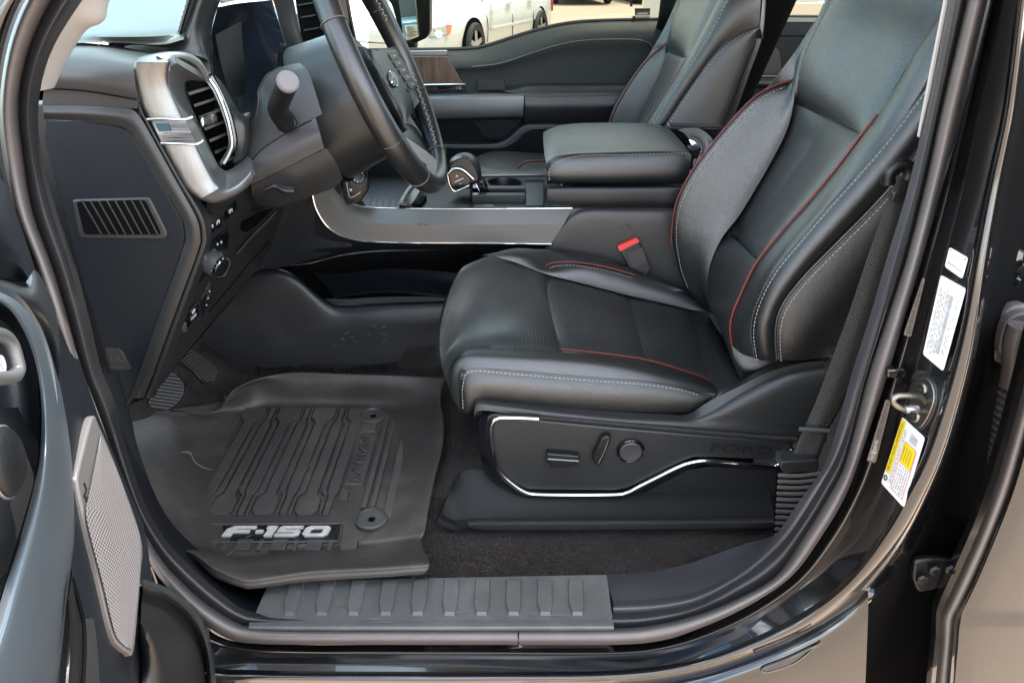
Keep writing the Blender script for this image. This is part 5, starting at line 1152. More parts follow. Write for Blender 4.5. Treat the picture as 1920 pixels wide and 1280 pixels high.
lathe('stalk_end', [(.0160, -.002), (.0170, .001), (.0170, .004), (.0160, .006), (.0145, .0055), (.0140, .0065), (0, .0068)], stp[0], (sax + Vector((.25, -.35, .2))).normalized(), M['cap'], col, k=36)
loft('tilt_lever', [c((.03, .04), (496, 350), (515, 342), (530, 348), (550, 350)), c((.02, .03), (497, 356), (516, 350), (532, 358), (551, 360)), c((.035, .04), (500, 362), (514, 356), (530, 366), (548, 367))], M['plasticg'], col, n=20, m=5, skirt=.01)
panel('tilt_slot', c(.07, (470, 345), (502, 336), (508, 350), (492, 362), (474, 364)), .01, M['black'], col, bevel=0)

# ================================================================== centre console
con = thing('centre_console', 'dark centre console with silver side rail and black padded armrest', 'console', (.1, .68, .62))
r0 = c((.475, .475), (636, 338), (645, 362), (664, 382), (700, 390), (800, 392), (930, 392), (1073, 391))
r1 = c((.448, .448), (612, 345), (622, 378), (648, 403), (690, 416), (780, 421), (920, 421), (1057, 420))
r2 = c((.452, .452), (584, 352), (594, 392), (618, 427), (655, 446), (720, 453), (900, 455), (1034, 456))
loft('side_rail', [r0, r1], M['satin'], con, n=60, m=5, skirt=.004)
loft('side_rail', [[p + Vector((0, -.0005, 0)) for p in r1], r2], M['satin'], con, n=60, m=5, skirt=.006)
tube('rail_bright_edge', [p + Vector((0, -.002, -.001)) for p in r2], .0018, M['chrome'], con, n=60, k=6)
tube('rail_bright_edge', [p + Vector((0, -.001, .001)) for p in r0[1:]], .0012, M['chrome'], con, n=50, k=6)
for (px, py, w_) in ((783, 420, 9), (795, 421, 6), (802, 437, 2), (834, 438, 2)):
    mesh('scuff_mark', c(.4455, (px, py), (px + w_, py), (px + w_, py + 1.2), (px, py + 1)), [(0, 1, 2, 3)], M['black'], con, sharp=0, face_cam=True)
loft('upper_side', [[p + Vector((0, .004, -.002)) for p in r2], c((.475, .475), (492, 494), (560, 484), (620, 470), (690, 462), (780, 462), (900, 462), (1024, 462)), c((.50, .50), (490, 500), (575, 494), (640, 478), (700, 470), (780, 469), (900, 469), (1015, 468))], M['plasticn'], con, n=50, m=5)
loft('upper_side_front', [c((.44, .46), (540, 340), (584, 352), (600, 400)), c((.44, .47), (500, 440), (560, 440), (620, 440)), c((.44, .48), (480, 505), (530, 500), (620, 475))], M['plasticn'], con, n=12, m=4)
# open lower storage
loft('storage_recess', [c((.52, .52), (490, 500), (575, 495), (650, 478), (760, 470), (1030, 468)), c((.66, .66), (500, 512), (580, 510), (650, 505), (760, 500), (1030, 500)), c((.68, .68), (540, 560), (600, 560), (660, 560), (760, 556), (1030, 560))], M['plasticd'], con, n=30, m=5)
loft('storage_liner', [c((.64, .62), (585, 510), (640, 512), (720, 504), (800, 506), (880, 515)), c((.60, .60), (610, 535), (660, 530), (720, 524), (800, 528), (880, 540)), c((.56, .56), (626, 557), (670, 550), (730, 545), (790, 549), (880, 562))], M['plasticn'], con, n=30, m=5)
loft('storage_lip', [c((.565, .56), (626, 556), (670, 549), (730, 544), (790, 548), (880, 560)), c((.545, .54), (624, 560), (670, 553), (730, 548), (790, 553), (880, 566))], M['plasticl'], con, n=30, m=3)
t0 = [(455, 512), (500, 504), (532, 507), (560, 521), (590, 546), (618, 567), (642, 574), (720, 569), (900, 562)]
t1 = [(450, 520), (502, 511), (534, 514), (563, 530), (592, 556), (619, 578), (645, 586), (720, 582), (900, 574)]
t2 = [(445, 540), (500, 530), (530, 536), (556, 552), (585, 576), (614, 598), (645, 606), (720, 602), (900, 594)]
t3 = [(372, 634), (396, 652), (420, 672), (446, 681), (520, 682), (600, 681), (742, 678), (768, 652), (900, 640)]
loft('lower_side', [c(.52, *t0), c(.468, *t0), c(.448, *t1), c(.440, *t2), c((.43, .44), *midc(t2, t3, .5)), c((.42, .44), *t3)], M['scuffed'], con, n=70, m=5, skirt=.01)
for k in range(12):
    px = random.uniform(612, 735); py = random.uniform(618, 648)
    if k > 8: px = random.uniform(695, 730); py = random.uniform(608, 616)
    a = random.uniform(-.8, .8); l_ = random.uniform(2, 9)
    p0 = c(.436, (px, py), (px + l_ * .5, py + l_ * .3 * a), (px + l_, py + l_ * a))
    tube('scratch', p0, .00022, M['thread'], con, n=4, k=4)
# rear flank beside the seat
loft('rear_flank', [c((.475, .475), (1073, 391), (1100, 389), (1180, 389), (1290, 390)), c((.462, .462), (1052, 424), (1090, 402), (1180, 402), (1290, 404)), c((.458, .458), (1036, 456), (1075, 440), (1180, 440), (1290, 440)), c((.46, .46), (1022, 468), (1070, 480), (1180, 500), (1300, 520)), c((.47, .47), (1000, 500), (1060, 540), (1180, 570), (1310, 600))], M['plasticl'], con, n=30, m=6, skirt=.01)
tube('flank_hook', c(.458, (1164, 428), (1168, 423), (1174, 421), (1180, 424), (1182, 429)), .0012, M['plastic'], con, n=12, k=5)
# tray
TZ = U(900, 391, y=.475).z
def tz(*pts, dz=0.0): return [U(p[0], p[1], z=TZ + dz) for p in pts]
panel('tray', [U(690, 391, y=.478), U(1072, 391, y=.478), U(1030, 326, y=.90), U(640, 326, y=.90)], .06, M['plasticd'], con, bevel=0)
panel('tray_block', rounded(tz((986, 385), (1020, 385), (1020, 334), (984, 334), dz=.001), .004), .02, M['plasticg'], con, bevel=.003)
tube('tray_far_rail', tz((900, 329), (960, 328), (1022, 327), dz=.012), .006, M['satin'], con, n=10)
for (y0, y1) in ((348, 353), (361, 366)):
    panel('tray_divider', tz((885, y1), (986, y1), (984, y0), (880, y0), dz=.012), .02, M['plasticg'], con, bevel=.002)
panel('tray_front_bar', tz((748, 384), (772, 384), (800, 340), (780, 340), dz=.006), .03, M['gloss'], con, bevel=.003)
tube('tray_bright_bar', tz((752, 380), (762, 362), (778, 342), dz=.008), .006, M['satin'], con, n=10)
panel('tray_socket', tz((774, 383), (790, 383), (800, 366), (790, 366), dz=.006), .02, M['black'], con, bevel=.002)
for k in range(2):
    panel('tray_button', tz((842 + 46 * k, 388), (880 + 46 * k, 388), (880 + 46 * k, 383), (846 + 46 * k, 383), dz=.004), .01, M['plasticg'], con, bevel=.001)
cup = lathe('cup_holder', [(.046, .002), (.042, .006), (.040, .0), (.038, -.05), (0, -.05)], U(945, 345, z=TZ + .002), Vector((0, 0, 1)), M['plasticd'], con, k=40, caps=False)
for k in range(6):
    tube('mat_line', tz((692 + k * 12, 384), (700 + k * 12, 352), dz=.001), .0006, M['plastic'], con, n=4, k=4)
# drive mode panel
dm = panel('drive_mode_panel', rounded(c(.455, (640, 318), (672, 312), (690, 318), (691, 358), (676, 378), (650, 386), (643, 372)), .006), .03, M['gloss'], con, bevel=.003)
kc = U(671, 331, y=.448)
lathe('drive_mode_knob', [(.016, 0), (.016, .010), (.014, .012), (0, .012)], kc, Vector((.35, -1, .25)), M['gloss'], dm, k=32)
for k in range(9):
    a = R(140 - 35 * k); d = kc + Vector((.35, -1, .25)).normalized() * .0126
    e_ = Vector((1, .35, 0)).normalized(); f_ = Vector((0, .2, 1)).normalized()
    tube('mode_symbol', [d + (e_ * math.cos(a) + f_ * math.sin(a)) * .0095, d + (e_ * math.cos(a) + f_ * math.sin(a)) * .0125], .0007, M['mark'], dm, n=3, k=4)
tube('mode_line', c(.4535, (650, 335), (651, 350), (655, 370)), .0008, M['mark'], dm, n=8, k=4)
tube('mode_line', c(.4535, (657, 371), (668, 366), (676, 360)), .0008, M['mark'], dm, n=8, k=4)
panel('mode_button', c(.4525, (655, 355), (660, 354), (660, 358), (656, 359)), .002, M['mark'], dm, bevel=0)
# armrest
loft('armrest_lid', [c(.475, (1026, 347), (1060, 347), (1150, 347), (1282, 346)), c((.457, .462), (1024, 330), (1058, 331), (1150, 330), (1292, 326)), c((.466, .470), (1024, 313), (1045, 301), (1150, 297), (1297, 294)), c((.49, .49), (1022, 300), (1046, 293), (1150, 289), (1294, 285)), c((.60, .60), (1019, 276), (1052, 268), (1150, 266), (1280, 266)), c((.78, .78), (1018, 252), (1062, 244), (1155, 242), (1258, 243)), c((.86, .86), (1019, 246), (1072, 237), (1160, 235), (1248, 237)), c((.88, .88), (1020, 252), (1074, 246), (1160, 245), (1250, 248))], M['leather2'], con, n=40, m=6, puff=.012, pw=.022, skirt=.03)
stitches('armrest_stitching', c((.468, .474), (1030, 338), (1031, 318), (1044, 305), (1072, 295), (1110, 291), (1180, 290), (1290, 287)), M['thread'], con, lift=.012)
loft('armrest_bin', [c(.47, (1024, 350), (1060, 349), (1150, 349), (1284, 348)), c(.458, (1026, 356), (1060, 355), (1150, 355), (1282, 354)), c(.458, (1028, 378), (1060, 380), (1150, 380), (1272, 380)), c(.47, (1038, 388), (1064, 389), (1150, 389), (1268, 388))], M['scuffed'], con, n=30, m=5, skirt=.02)
bx('armrest_inner', .12, .42, .49, .86, .95, 1.10, M['plasticd'], con)
#panel('lid_front_plate', c((.50), (1016, 262), (1020, 262), (1026, 345), (1022, 340)), .3, M['satind'], con, bevel=.001, dirn=Vector((0, 1, 0)))
loft('armrest_hinge', [c((.80, .48), (1270, 243), (1285, 252), (1298, 275), (1302, 295), (1292, 322)), c((.80, .48), (1290, 240), (1310, 252), (1322, 272), (1318, 296), (1300, 326)), c((.80, .50), (1310, 240), (1330, 254), (1342, 276), (1336, 300), (1312, 330))], M['chrome'], con, n=30, m=5)
panel('rear_bin', c((.86), (1250, 238), (1360, 239), (1380, 285), (1300, 285)), .2, M['gloss'], con, bevel=.004)
panel('hinge_cap', c((.52), (1292, 277), (1318, 278), (1308, 300), (1297, 298)), .03, M['plasticd'], con, bevel=.004)
# ================================================================== gear shifter
gs = thing('gear_shifter', 'black gear shift lever with plus and minus button on the console', 'gear lever', U(915, 390, y=.60))
lathe('gaiter', [(.040, 0), (.036, .010), (.022, .018), (0, .020)], U(915, 392, y=.58) + Vector((0, 0, -.008)), Vector((0, 0, 1)), M['plasticd'], gs, k=36)
panel('stem', c(.585, (880, 344), (898, 334), (908, 340), (928, 386), (918, 392), (899, 392)), .032, M['gloss'], gs, bevel=.005, segs=3)
panel('stem_bright_face', c(.5835, (884, 347), (892, 341), (912, 386), (904, 389)), .004, M['chrome'], gs, bevel=.001)
loft('grip', [c(.575, (842, 320), (846, 306), (862, 297), (880, 300), (892, 316), (898, 338), (884, 344), (866, 352), (850, 346), (842, 320)), c(.60, (838, 318), (844, 300), (864, 289), (886, 294), (900, 314), (902, 340), (886, 350), (866, 356), (846, 346), (838, 318)), c(.66, (846, 310), (852, 294), (870, 286), (888, 291), (899, 308), (900, 332), (886, 340), (868, 344), (852, 336), (846, 310)), c(.68, (856, 306), (860, 298), (872, 293), (884, 296), (892, 308), (892, 324), (882, 330), (870, 332), (860, 326), (856, 306))], M['plasticg'], gs, n=40, m=5)
panel('grip_front', smooth(c(.578, (842, 320), (846, 306), (862, 297), (880, 300), (892, 316), (898, 338), (884, 344), (866, 352), (850, 346)), 30, closed=True), .06, M['plasticg'], gs, bevel=.006, segs=3)
fp = c(.572, (840, 326), (852, 318), (866, 320), (884, 336), (880, 346), (854, 357), (846, 350))
panel('button_plate', rounded(fp, .004), .012, M['gloss'], gs, bevel=.002)
tube('button_bezel', c(.571, (838, 328), (850, 317), (867, 318), (888, 336)), .0028, M['chrome'], gs, n=20)
tube('button_bezel', c(.571, (839, 328), (844, 348), (854, 359), (880, 348)), .0028, M['chrome'], gs, n=20)
text('shift_lettering', '+', U(857, 331, y=.5705), Vector((1, 0, .3)), Vector((0, .3, 1)), .014, M['mark'], gs)
text('shift_lettering', '-', U(863, 344, y=.5705), Vector((1, 0, .3)), Vector((0, .3, 1)), .014, M['mark'], gs)
tube('shift_line', c(.5710, (852, 342), (869, 334)), .0010, M['mark'], gs, n=4, k=5)
# ================================================================== belt buckle
bk = thing('seat_belt_buckle', 'black seat belt buckle with red release button beside the seat', 'buckle', U(1205, 525, y=.44))
BA = plane3(U(1160, 465, y=.438), U(1196, 447, y=.442), U(1205, 520, y=.43))
panel('buckle_body', rounded(cp(BA, (1161, 468), (1196, 450), (1220, 502), (1217, 510), (1193, 518), (1186, 512)), .004), .02, M['plasticd'], bk, bevel=.004, segs=3)
panel('release_button', rounded(cp(BA, (1158, 462), (1194, 446), (1200, 453), (1162, 472), off=.001), .002), .016, M['red'], bk, bevel=.003)
panel('buckle_label', cp(BA, (1176, 476), (1204, 464), (1214, 490), (1188, 502), off=.0012), .001, M['plastic'], bk, bevel=0)
tube('buckle_stalk', [U(1203, 512, y=.44), U(1212, 522, y=.435), U(1222, 535, y=.43)], .010, M['plastic'], bk, n=10, flat=.5)
# ================================================================== driver seat belt
sbt = thing('seat_belt', 'black seat belt webbing with ribbed boot beside the driver seat', 'seat belt', U(1490, 1000, y=-.14))
WL = [(1680, 330), (1655, 400), (1620, 500), (1590, 590), (1560, 670), (1530, 750), (1508, 800)]
WRr = [(1705, 330), (1692, 400), (1668, 490), (1640, 590), (1612, 680), (1578, 760), (1552, 806)]
loft('webbing', [c((-.075, -.115), *WL), c((-.082, -.125), *midc(WL, WRr, .5)), c((-.080, -.122), *WRr)], M['web'], sbt, n=60, m=5, solid=.0015)
loft('webbing', [c((-.115, -.125), (1508, 804), (1495, 830), (1482, 866)), c((-.122, -.132), (1553, 808), (1545, 832), (1532, 866))], M['web'], sbt, n=16, m=4, solid=.0015)
tube('guide_bar', c(-.128, (1499, 804), (1525, 805), (1554, 807)), .0042, M['satind'], sbt, n=8)
obc = rounded(c(-.145, (1466, 866), (1534, 862), (1536, 872), (1534, 884), (1470, 888), (1464, 880)), .003)
panel('boot_collar', obc, .035, M['plastic'], sbt, bevel=.003)
for k in range(11):
    y0 = 886 + 11.2 * k; sh = -k * .3
    P = []
    xl, xr = 1460 - k * .7, 1536 - k * .4 - max(0, k - 3) * .5
    loft('boot_ring', [c(-.138, (xl + 2, y0), ((xl + xr) / 2, y0 + 1), (xr - 2, y0 - 3)), c(-.150, (xl - 1, y0 + 1.5), ((xl + xr) / 2, y0 + 2.5), (xr + 1, y0 - 1.5)), c(-.151, (xl - 2, y0 + 5), ((xl + xr) / 2, y0 + 6), (xr + 2, y0 + 2)), c(-.149, (xl - 1, y0 + 8), ((xl + xr) / 2, y0 + 9), (xr + 1, y0 + 5)), c(-.138, (xl + 2, y0 + 9.4), ((xl + xr) / 2, y0 + 10.4), (xr - 2, y0 + 6.4))], M['boot'], sbt, n=12, m=4)
panel('boot_core', c(-.136, (1462, 884), (1532, 880), (1530, 950), (1524, 1012), (1456, 1014)), .02, M['black'], sbt, bevel=0)
tg = thing('belt_tongue', 'black seat belt tongue and loop hanging against the webbing', 'belt tongue', U(1690, 335, y=-.1))
tube('tongue_loop', c(-.10, (1665, 345), (1668, 325), (1682, 312), (1698, 310), (1706, 322), (1702, 336)), .010, M['plasticd'], tg, n=24, k=10)
panel('tongue_clip', c(-.105, (1676, 362), (1688, 356), (1690, 378), (1672, 380)), .01, M['plasticg'], tg, bevel=.002)

# ================================================================== passenger door
pdr = thing('passenger_door', 'dark passenger door panel with wood trim and padded armrest under the window', 'door', (0, 1.5, .7))
belt = [(690, 96), (770, 95), (880, 93), (920, 85), (960, 72), (1000, 60), (1050, 48), (1100, 42), (1180, 39), (1252, 38)]
b2 = [(690, 104), (770, 104), (884, 103), (926, 95), (966, 82), (1006, 70), (1056, 56), (1104, 49), (1180, 46), (1255, 45)]
b3 = [(690, 126), (770, 126), (884, 124), (936, 118), (986, 102), (1036, 86), (1076, 77), (1120, 73), (1180, 72), (1255, 72)]
b4 = [(690, 150), (770, 150), (884, 148), (936, 145), (986, 135), (1036, 125), (1076, 120), (1120, 118), (1180, 117), (1255, 117)]
b5 = [(x, 245) for x in (690, 770, 884, 936, 986, 1036, 1076, 1120, 1180, 1255)]
loft('upper_panel', [c(1.545, *belt), c(1.52, *b2), c(1.492, *b3), c(1.498, *b4), c(1.49, *b5)], M['fabric'], pdr, n=60, m=6)
tube('belt_seal', c(1.548, *[(p[0], p[1] - 2) for p in belt]), .006, M['rubberd'], pdr, n=60)
stitches('door_stitching', c(1.488, (885, 125), (936, 119), (986, 103), (1036, 87), (1076, 78), (1120, 74), (1180, 73), (1206, 76), (1222, 86), (1232, 104), (1234, 122)), M['thread'], pdr, length=.005, gap=.003, r=.0009, lift=.006)
tube('door_crease', c(1.492, (885, 127), (936, 121), (986, 105), (1036, 89), (1076, 80), (1120, 76), (1180, 75), (1205, 78), (1220, 88), (1230, 106), (1232, 124)), .0018, M['plasticd'], pdr, n=60)
panel('sill_cap', c(1.50, (740, 96), (838, 95), (840, 105), (744, 106)), .02, M['satin'], pdr, bevel=.003)
panel('wood_trim', c(1.478, (744, 106), (838, 106), (868, 157), (770, 159)), .012, M['wood'], pdr, bevel=.002)
tube('wood_bright_edge', c(1.474, (770, 160), (820, 159), (872, 158)), .003, M['chrome'], pdr, n=8)
panel('handle_recess', c(1.482, (780, 162), (868, 161), (872, 170), (786, 172)), .02, M['plasticd'], pdr, bevel=.002)
panel('door_release', c(1.475, (820, 163), (852, 162), (842, 167), (822, 168)), .006, M['gloss'], pdr, bevel=.001)
text('lock_lettering', '1 2', U(860, 165, y=1.476), Vector((1, 0, 0)), Vector((0, 0, 1)), .012, M['mark'], pdr)
panel('switch_pod', rounded(c(1.47, (895, 152), (946, 152), (950, 170), (893, 170)), .006), .02, M['plasticd'], pdr, bevel=.004)
loft('armrest_pad', [c(1.485, (940, 166), (975, 160), (990, 157), (1100, 156), (1255, 155)), c((1.45), (938, 170), (975, 163), (990, 160), (1100, 159), (1255, 158)), c(1.425, (945, 172), (978, 171), (992, 171), (1100, 170), (1255, 168)), c(1.415, (984, 180), (988, 182), (995, 182), (1100, 181), (1255, 179))], M['leather'], pdr, n=40, m=5)
loft('armrest_face', [c(1.414, (984, 181), (995, 183), (1100, 182), (1255, 180)), c(1.408, (984, 200), (995, 202), (1100, 202), (1255, 200)), c(1.43, (984, 228), (995, 230), (1100, 230), (1255, 230)), c(1.47, (984, 232), (995, 234), (1100, 234), (1255, 234))], M['leather'], pdr, n=40, m=5, skirt=.02)
stitches('door_stitching', c(1.412, (986, 183), (1100, 182), (1250, 180)), M['thread'], pdr, length=.005, gap=.003, r=.0009, lift=.008)
loft('pull_bar', [c(1.46, (760, 178), (850, 176), (982, 173)), c(1.418, (764, 181), (850, 179), (982, 176)), c(1.408, (768, 190), (850, 189), (982, 186)), c(1.412, (784, 221), (850, 220), (981, 217)), c(1.46, (786, 225), (850, 224), (981, 221))], M['satind'], pdr, n=30, m=5)
loft('lower_panel', [c(1.47, (760, 220), (980, 220), (1255, 226)), c(1.48, (760, 280), (980, 280), (1255, 280)), c(1.50, (760, 380), (980, 380), (1255, 380))], M['plasticn'], pdr, n=20, m=5)
panel('map_pocket_flap', rounded(c(1.46, (884, 225), (978, 224), (952, 258), (944, 261), (915, 261), (906, 256)), .006), .01, M['plasticn'], pdr, bevel=.002)
loft('pocket_edge', [c(1.46, (815, 266), (900, 266), (932, 264), (950, 254), (976, 232), (1000, 228), (1060, 228)), c(1.43, (815, 270), (900, 270), (936, 268), (956, 258), (982, 236), (1004, 232), (1060, 232)), c(1.425, (815, 278), (900, 278), (942, 277), (966, 266), (990, 246), (1010, 242), (1060, 242))], M['plasticg'], pdr, n=40, m=4)
loft('pocket_front', [c(1.425, (815, 278), (900, 278), (942, 277), (966, 266), (990, 246), (1060, 242)), c(1.44, (815, 340), (900, 340), (945, 340), (970, 340), (1000, 340), (1060, 340))], M['plasticn'], pdr, n=30, m=4)
panel('door_speaker', c(1.40, (752, 226), (766, 214), (800, 268), (770, 276)), .01, M['grille'], pdr, bevel=.001)
for (px, py, yy, par) in ((1187, 52, 1.535, pdr),):
    pp = U(px, py, y=yy); lathe('lock_pin', [(.011, -.004), (.011, 0), (.0045, .002), (.0045, .028), (.0055, .032), (.004, .036), (0, .037)], pp, Vector((0, 0, 1)), M['plasticd'], par, k=18)
# window above it
gl = [Vector((p.x, 1.552, p.z)) for p in c(1.552, *belt)]
top = [Vector((p.x * .92 + (.06 if i else .06), 1.43, 1.93)) for i, p in enumerate(gl)]
wp = loft('window_pane', [gl, top], M['win'], pdr, n=30, m=4)
# dealer decal on the inside of the glass, read from outside
dc = panel('window_decal', [U(px, py, y=1.546) for (px, py) in ((1190, 16), (1219, 16), (1219, 33), (1190, 33))], .0006, pm('decal_paper', (.62, .56, .36), .5, var=.05), wp, bevel=0)
def dt(name, s, px, py, size, width, mat): return text(name, s, U(px, py, y=1.543), Vector((1, 0, 0)), Vector((0, .2, 1)), size, mat, dc, ext=.0004, width=width, mirror=True)
dt('decal_lettering', 'AUTTO', 1204.5, 19.5, .013, .046, M['ink'])
panel('decal_bar', [U(px, py, y=1.5445) for (px, py) in ((1191, 23.5), (1218, 23.5), (1218, 28), (1191, 28))], .0004, M['ink'], dc, bevel=0)
panel('decal_bar_print', [U(px, py, y=1.5435) for (px, py) in ((1195, 24.8), (1214, 24.8), (1214, 26.8), (1195, 26.8))], .0003, M['white'], dc, bevel=0)
panel('decal_fine_print', [U(px, py, y=1.5435) for (px, py) in ((1192, 30.4), (1216, 30.4), (1216, 31.4), (1192, 31.4))], .0003, M['inkl'], dc, bevel=0)
panel('decal_square', [U(px, py, y=1.546) for (px, py) in ((1181, 8), (1186, 8), (1186, 13), (1181, 13))], .0004, M['inkl'], wp, bevel=0)
# ================================================================== rear passenger-side door
prd = thing('rear_passenger_door', 'dark rear door panel seen between the two front seats', 'door', (.9, 1.5, .7))
loft('upper_panel', [c(1.53, (1330, 32), (1460, 33), (1640, 34)), c(1.50, (1330, 40), (1460, 41), (1640, 42))], M['plasticl'], prd, n=12, m=3)
loft('panel_face', [c(1.50, (1330, 40), (1460, 41), (1640, 42)), c(1.495, (1330, 90), (1460, 90), (1640, 92)), c(1.50, (1330, 320), (1460, 320), (1640, 320))], M['plasticn'], prd, n=12, m=5)
tube('panel_seam', c(1.492, (1420, 68), (1500, 68), (1640, 68)), .0016, M['black'], prd, n=8, k=5)
panel('door_insert', rounded(c(1.494, (1400, 84), (1448, 84), (1462, 96), (1468, 150), (1400, 150)), .01), .006, M['plasticd'], prd, bevel=.002)
loft('rear_armrest', [c(1.49, (1395, 142), (1640, 144)), c(1.44, (1395, 146), (1640, 148)), c(1.43, (1395, 160), (1640, 162)), c(1.48, (1395, 166), (1640, 168))], M['plasticl'], prd, n=10, m=4)
tube('rear_bright_line', c(1.44, (1400, 143), (1450, 143), (1560, 144)), .0022, M['satin'], prd, n=8)
pp = U(1452, 38, y=1.525); lathe('lock_pin', [(.011, -.004), (.011, 0), (.0045, .002), (.0045, .036), (.006, .040), (.004, .046), (0, .047)], pp, Vector((0, 0, 1)), M['plasticd'], prd, k=18)
tube('belt_seal', c(1.545, (1330, 31), (1460, 31), (1640, 32)), .006, M['rubberd'], prd, n=10)
gl2 = [Vector((p.x, 1.552, p.z)) for p in c(1.552, (1330, 31), (1640, 33))]
loft('window_pane', [gl2, [Vector((gl2[0].x, 1.43, 1.93)), Vector((gl2[1].x, 1.43, 1.93))]], M['win'], prd, n=6, m=3)
bx('lower_panel', .45, 1.62, 1.50, 1.54, .60, 1.05, M['plasticd'], prd)
rs = thing('rear_bench_seat', 'black rear bench seat in the shadow behind the front seats', 'seat', (1.25, .68, .62))
bx('bench_cushion', 1.0, 1.5, .0, 1.4, .78, .95, M['leather'], rs, bevel=.04)
bx('bench_backrest', 1.45, 1.6, .0, 1.4, .95, 1.5, M['leather'], rs, bevel=.04)
# ================================================================== passenger seat
ps = thing('passenger_seat', 'black leather passenger seat with red piping behind the centre armrest', 'seat', (.3, 1.15, .62))
silp = [(1128, 262), (1140, 232), (1152, 200), (1182, 150), (1212, 108), (1236, 70), (1252, 38), (1268, 0), (1280, -40)]
pipf = [(1133, 262), (1143, 232), (1158, 196), (1188, 146), (1214, 112), (1236, 92), (1252, 80), (1272, 0), (1284, -40)]
insl = [(1186, 262), (1196, 232), (1208, 200), (1224, 162), (1238, 128), (1248, 104), (1250, 80), (1274, 0), (1286, -40)]
loft('backrest_bolster', [c(1.36, *silp), c(1.345, *pipf), c((1.33, 1.33), *midc(pipf, insl, .55)), c(1.315, *insl)], M['leather2'], ps, n=50, m=6, puff=.006, skirt=.03)
insr = [(1188, 262), (1206, 232), (1228, 200), (1252, 165), (1270, 136), (1289, 107)]
loft('backrest_insert', [c(1.315, (1186, 262), (1196, 232), (1208, 200), (1224, 162), (1238, 128), (1251, 94)), c(1.16, (1187, 264), (1202, 234), (1219, 202), (1240, 164), (1256, 133), (1272, 101)), c(1.00, *insr)], M['perf'], ps, n=30, m=6, puff=.006, skirt=.03)
loft('head_panel', [c(1.315, (1249, 102), (1252, 72), (1262, 36), (1274, 0), (1288, -50)), c(1.16, (1268, 109), (1278, 76), (1293, 36), (1308, 0), (1326, -50)), c(1.0, (1284, 114), (1303, 84), (1325, 40), (1343, 0), (1364, -50))], M['leather2'], ps, n=30, m=8, puff=.012, pw=.02, skirt=.03)
stA = [(1205, 262), (1222, 232), (1250, 184), (1280, 138), (1312, 90), (1340, 42), (1362, 0), (1385, -50)]
pipn = [(1190, 262), (1208, 232), (1230, 200), (1254, 166), (1286, 112), (1318, 54), (1345, 0), (1366, -50)]
loft('backrest_bolster', [c(1.0, *pipn), c(.955, *midc(pipn, stA, .5)), c(.93, *stA)], M['leather2'], ps, n=50, m=6, puff=.006, skirt=.03)
stB = [(1232, 262), (1250, 232), (1274, 196), (1300, 158), (1328, 118), (1356, 86), (1388, 62), (1424, 50)]
stA2 = [(1205, 262), (1222, 232), (1250, 184), (1280, 138), (1312, 90), (1340, 42), (1375, -10), (1430, -50)]
loft('backrest_side', [c(.93, *stA2), c(.915, *midc(stA2, stB, .5)), c(.918, *stB)], M['leather'], ps, n=50, m=6, puff=.008, skirt=.03)
rgt = [(1340, 262), (1352, 240), (1366, 210), (1382, 170), (1398, 130), (1410, 100), (1420, 72), (1426, 52)]
loft('backrest_side', [c(.918, *stB), c(.912, *midc(stB, rgt, .5)), c(.925, *rgt)], M['leather'], ps, n=50, m=6, puff=.008, skirt=.03)
loft('backrest_rear', [c(.925, (1340, 262), (1366, 210), (1398, 130), (1420, 72), (1428, 20), (1432, -50)), c((.95), (1352, 262), (1376, 210), (1406, 130), (1427, 72), (1434, 20), (1437, -50)), c(1.05, (1360, 262), (1382, 210), (1410, 130), (1430, 72), (1436, 20), (1438, -50))], M['leather'], ps, n=30, m=4)
tube('piping', c((1.34), *pipf[:7]), .0030, M['redpipe'], ps, n=40)
tube('piping', c(.995, *pipn[:5]), .0030, M['redpipe'], ps, n=40)
for dx, mt in ((0, 'threadb'), (3, 'thread')):
    stitches('stitching', c(.925, *[(p[0] + dx, p[1]) for p in stA[:-1]]), M[mt], ps, length=.006, gap=.004, r=.001, lift=.010)
    stitches('stitching', c(.912, *[(p[0] + dx, p[1] + dx) for p in stB]), M[mt], ps, length=.006, gap=.004, r=.001, lift=.012)
loft('cushion', [c((1.36, 1.36), (905, 290), (940, 285), (1000, 288), (1080, 292)), c((1.25), (888, 296), (930, 288), (1000, 292), (1080, 296)), c((1.10), (884, 304), (930, 300), (975, 305), (1080, 306)), c((.98), (885, 312), (935, 320), (985, 322), (1080, 322)), c((.93), (890, 330), (940, 332), (985, 334), (1080, 334))], M['leather2'], ps, n=24, m=6, puff=.006)
tube('piping', c(.97, (972, 316), (978, 308), (992, 303), (1020, 302), (1080, 303)), .0032, M['redpipe'], ps, n=20)
stitches('stitching', c(.968, (978, 318), (984, 311), (996, 307), (1020, 306), (1080, 307)), M['thread'], ps, length=.005, gap=.003, r=.0009, lift=.006)
core('backrest_core', [Vector(q) for q in ((.45, 0, 1.0), (.62, 0, 1.45), (.72, 0, 1.62), (.80, 0, 1.55), (.62, 0, 1.0))], 1.02, 1.34, M['black'], ps)
bx('seat_base', -.02, .5, .95, 1.36, .66, .98, M['plasticd'], ps, bevel=.02)
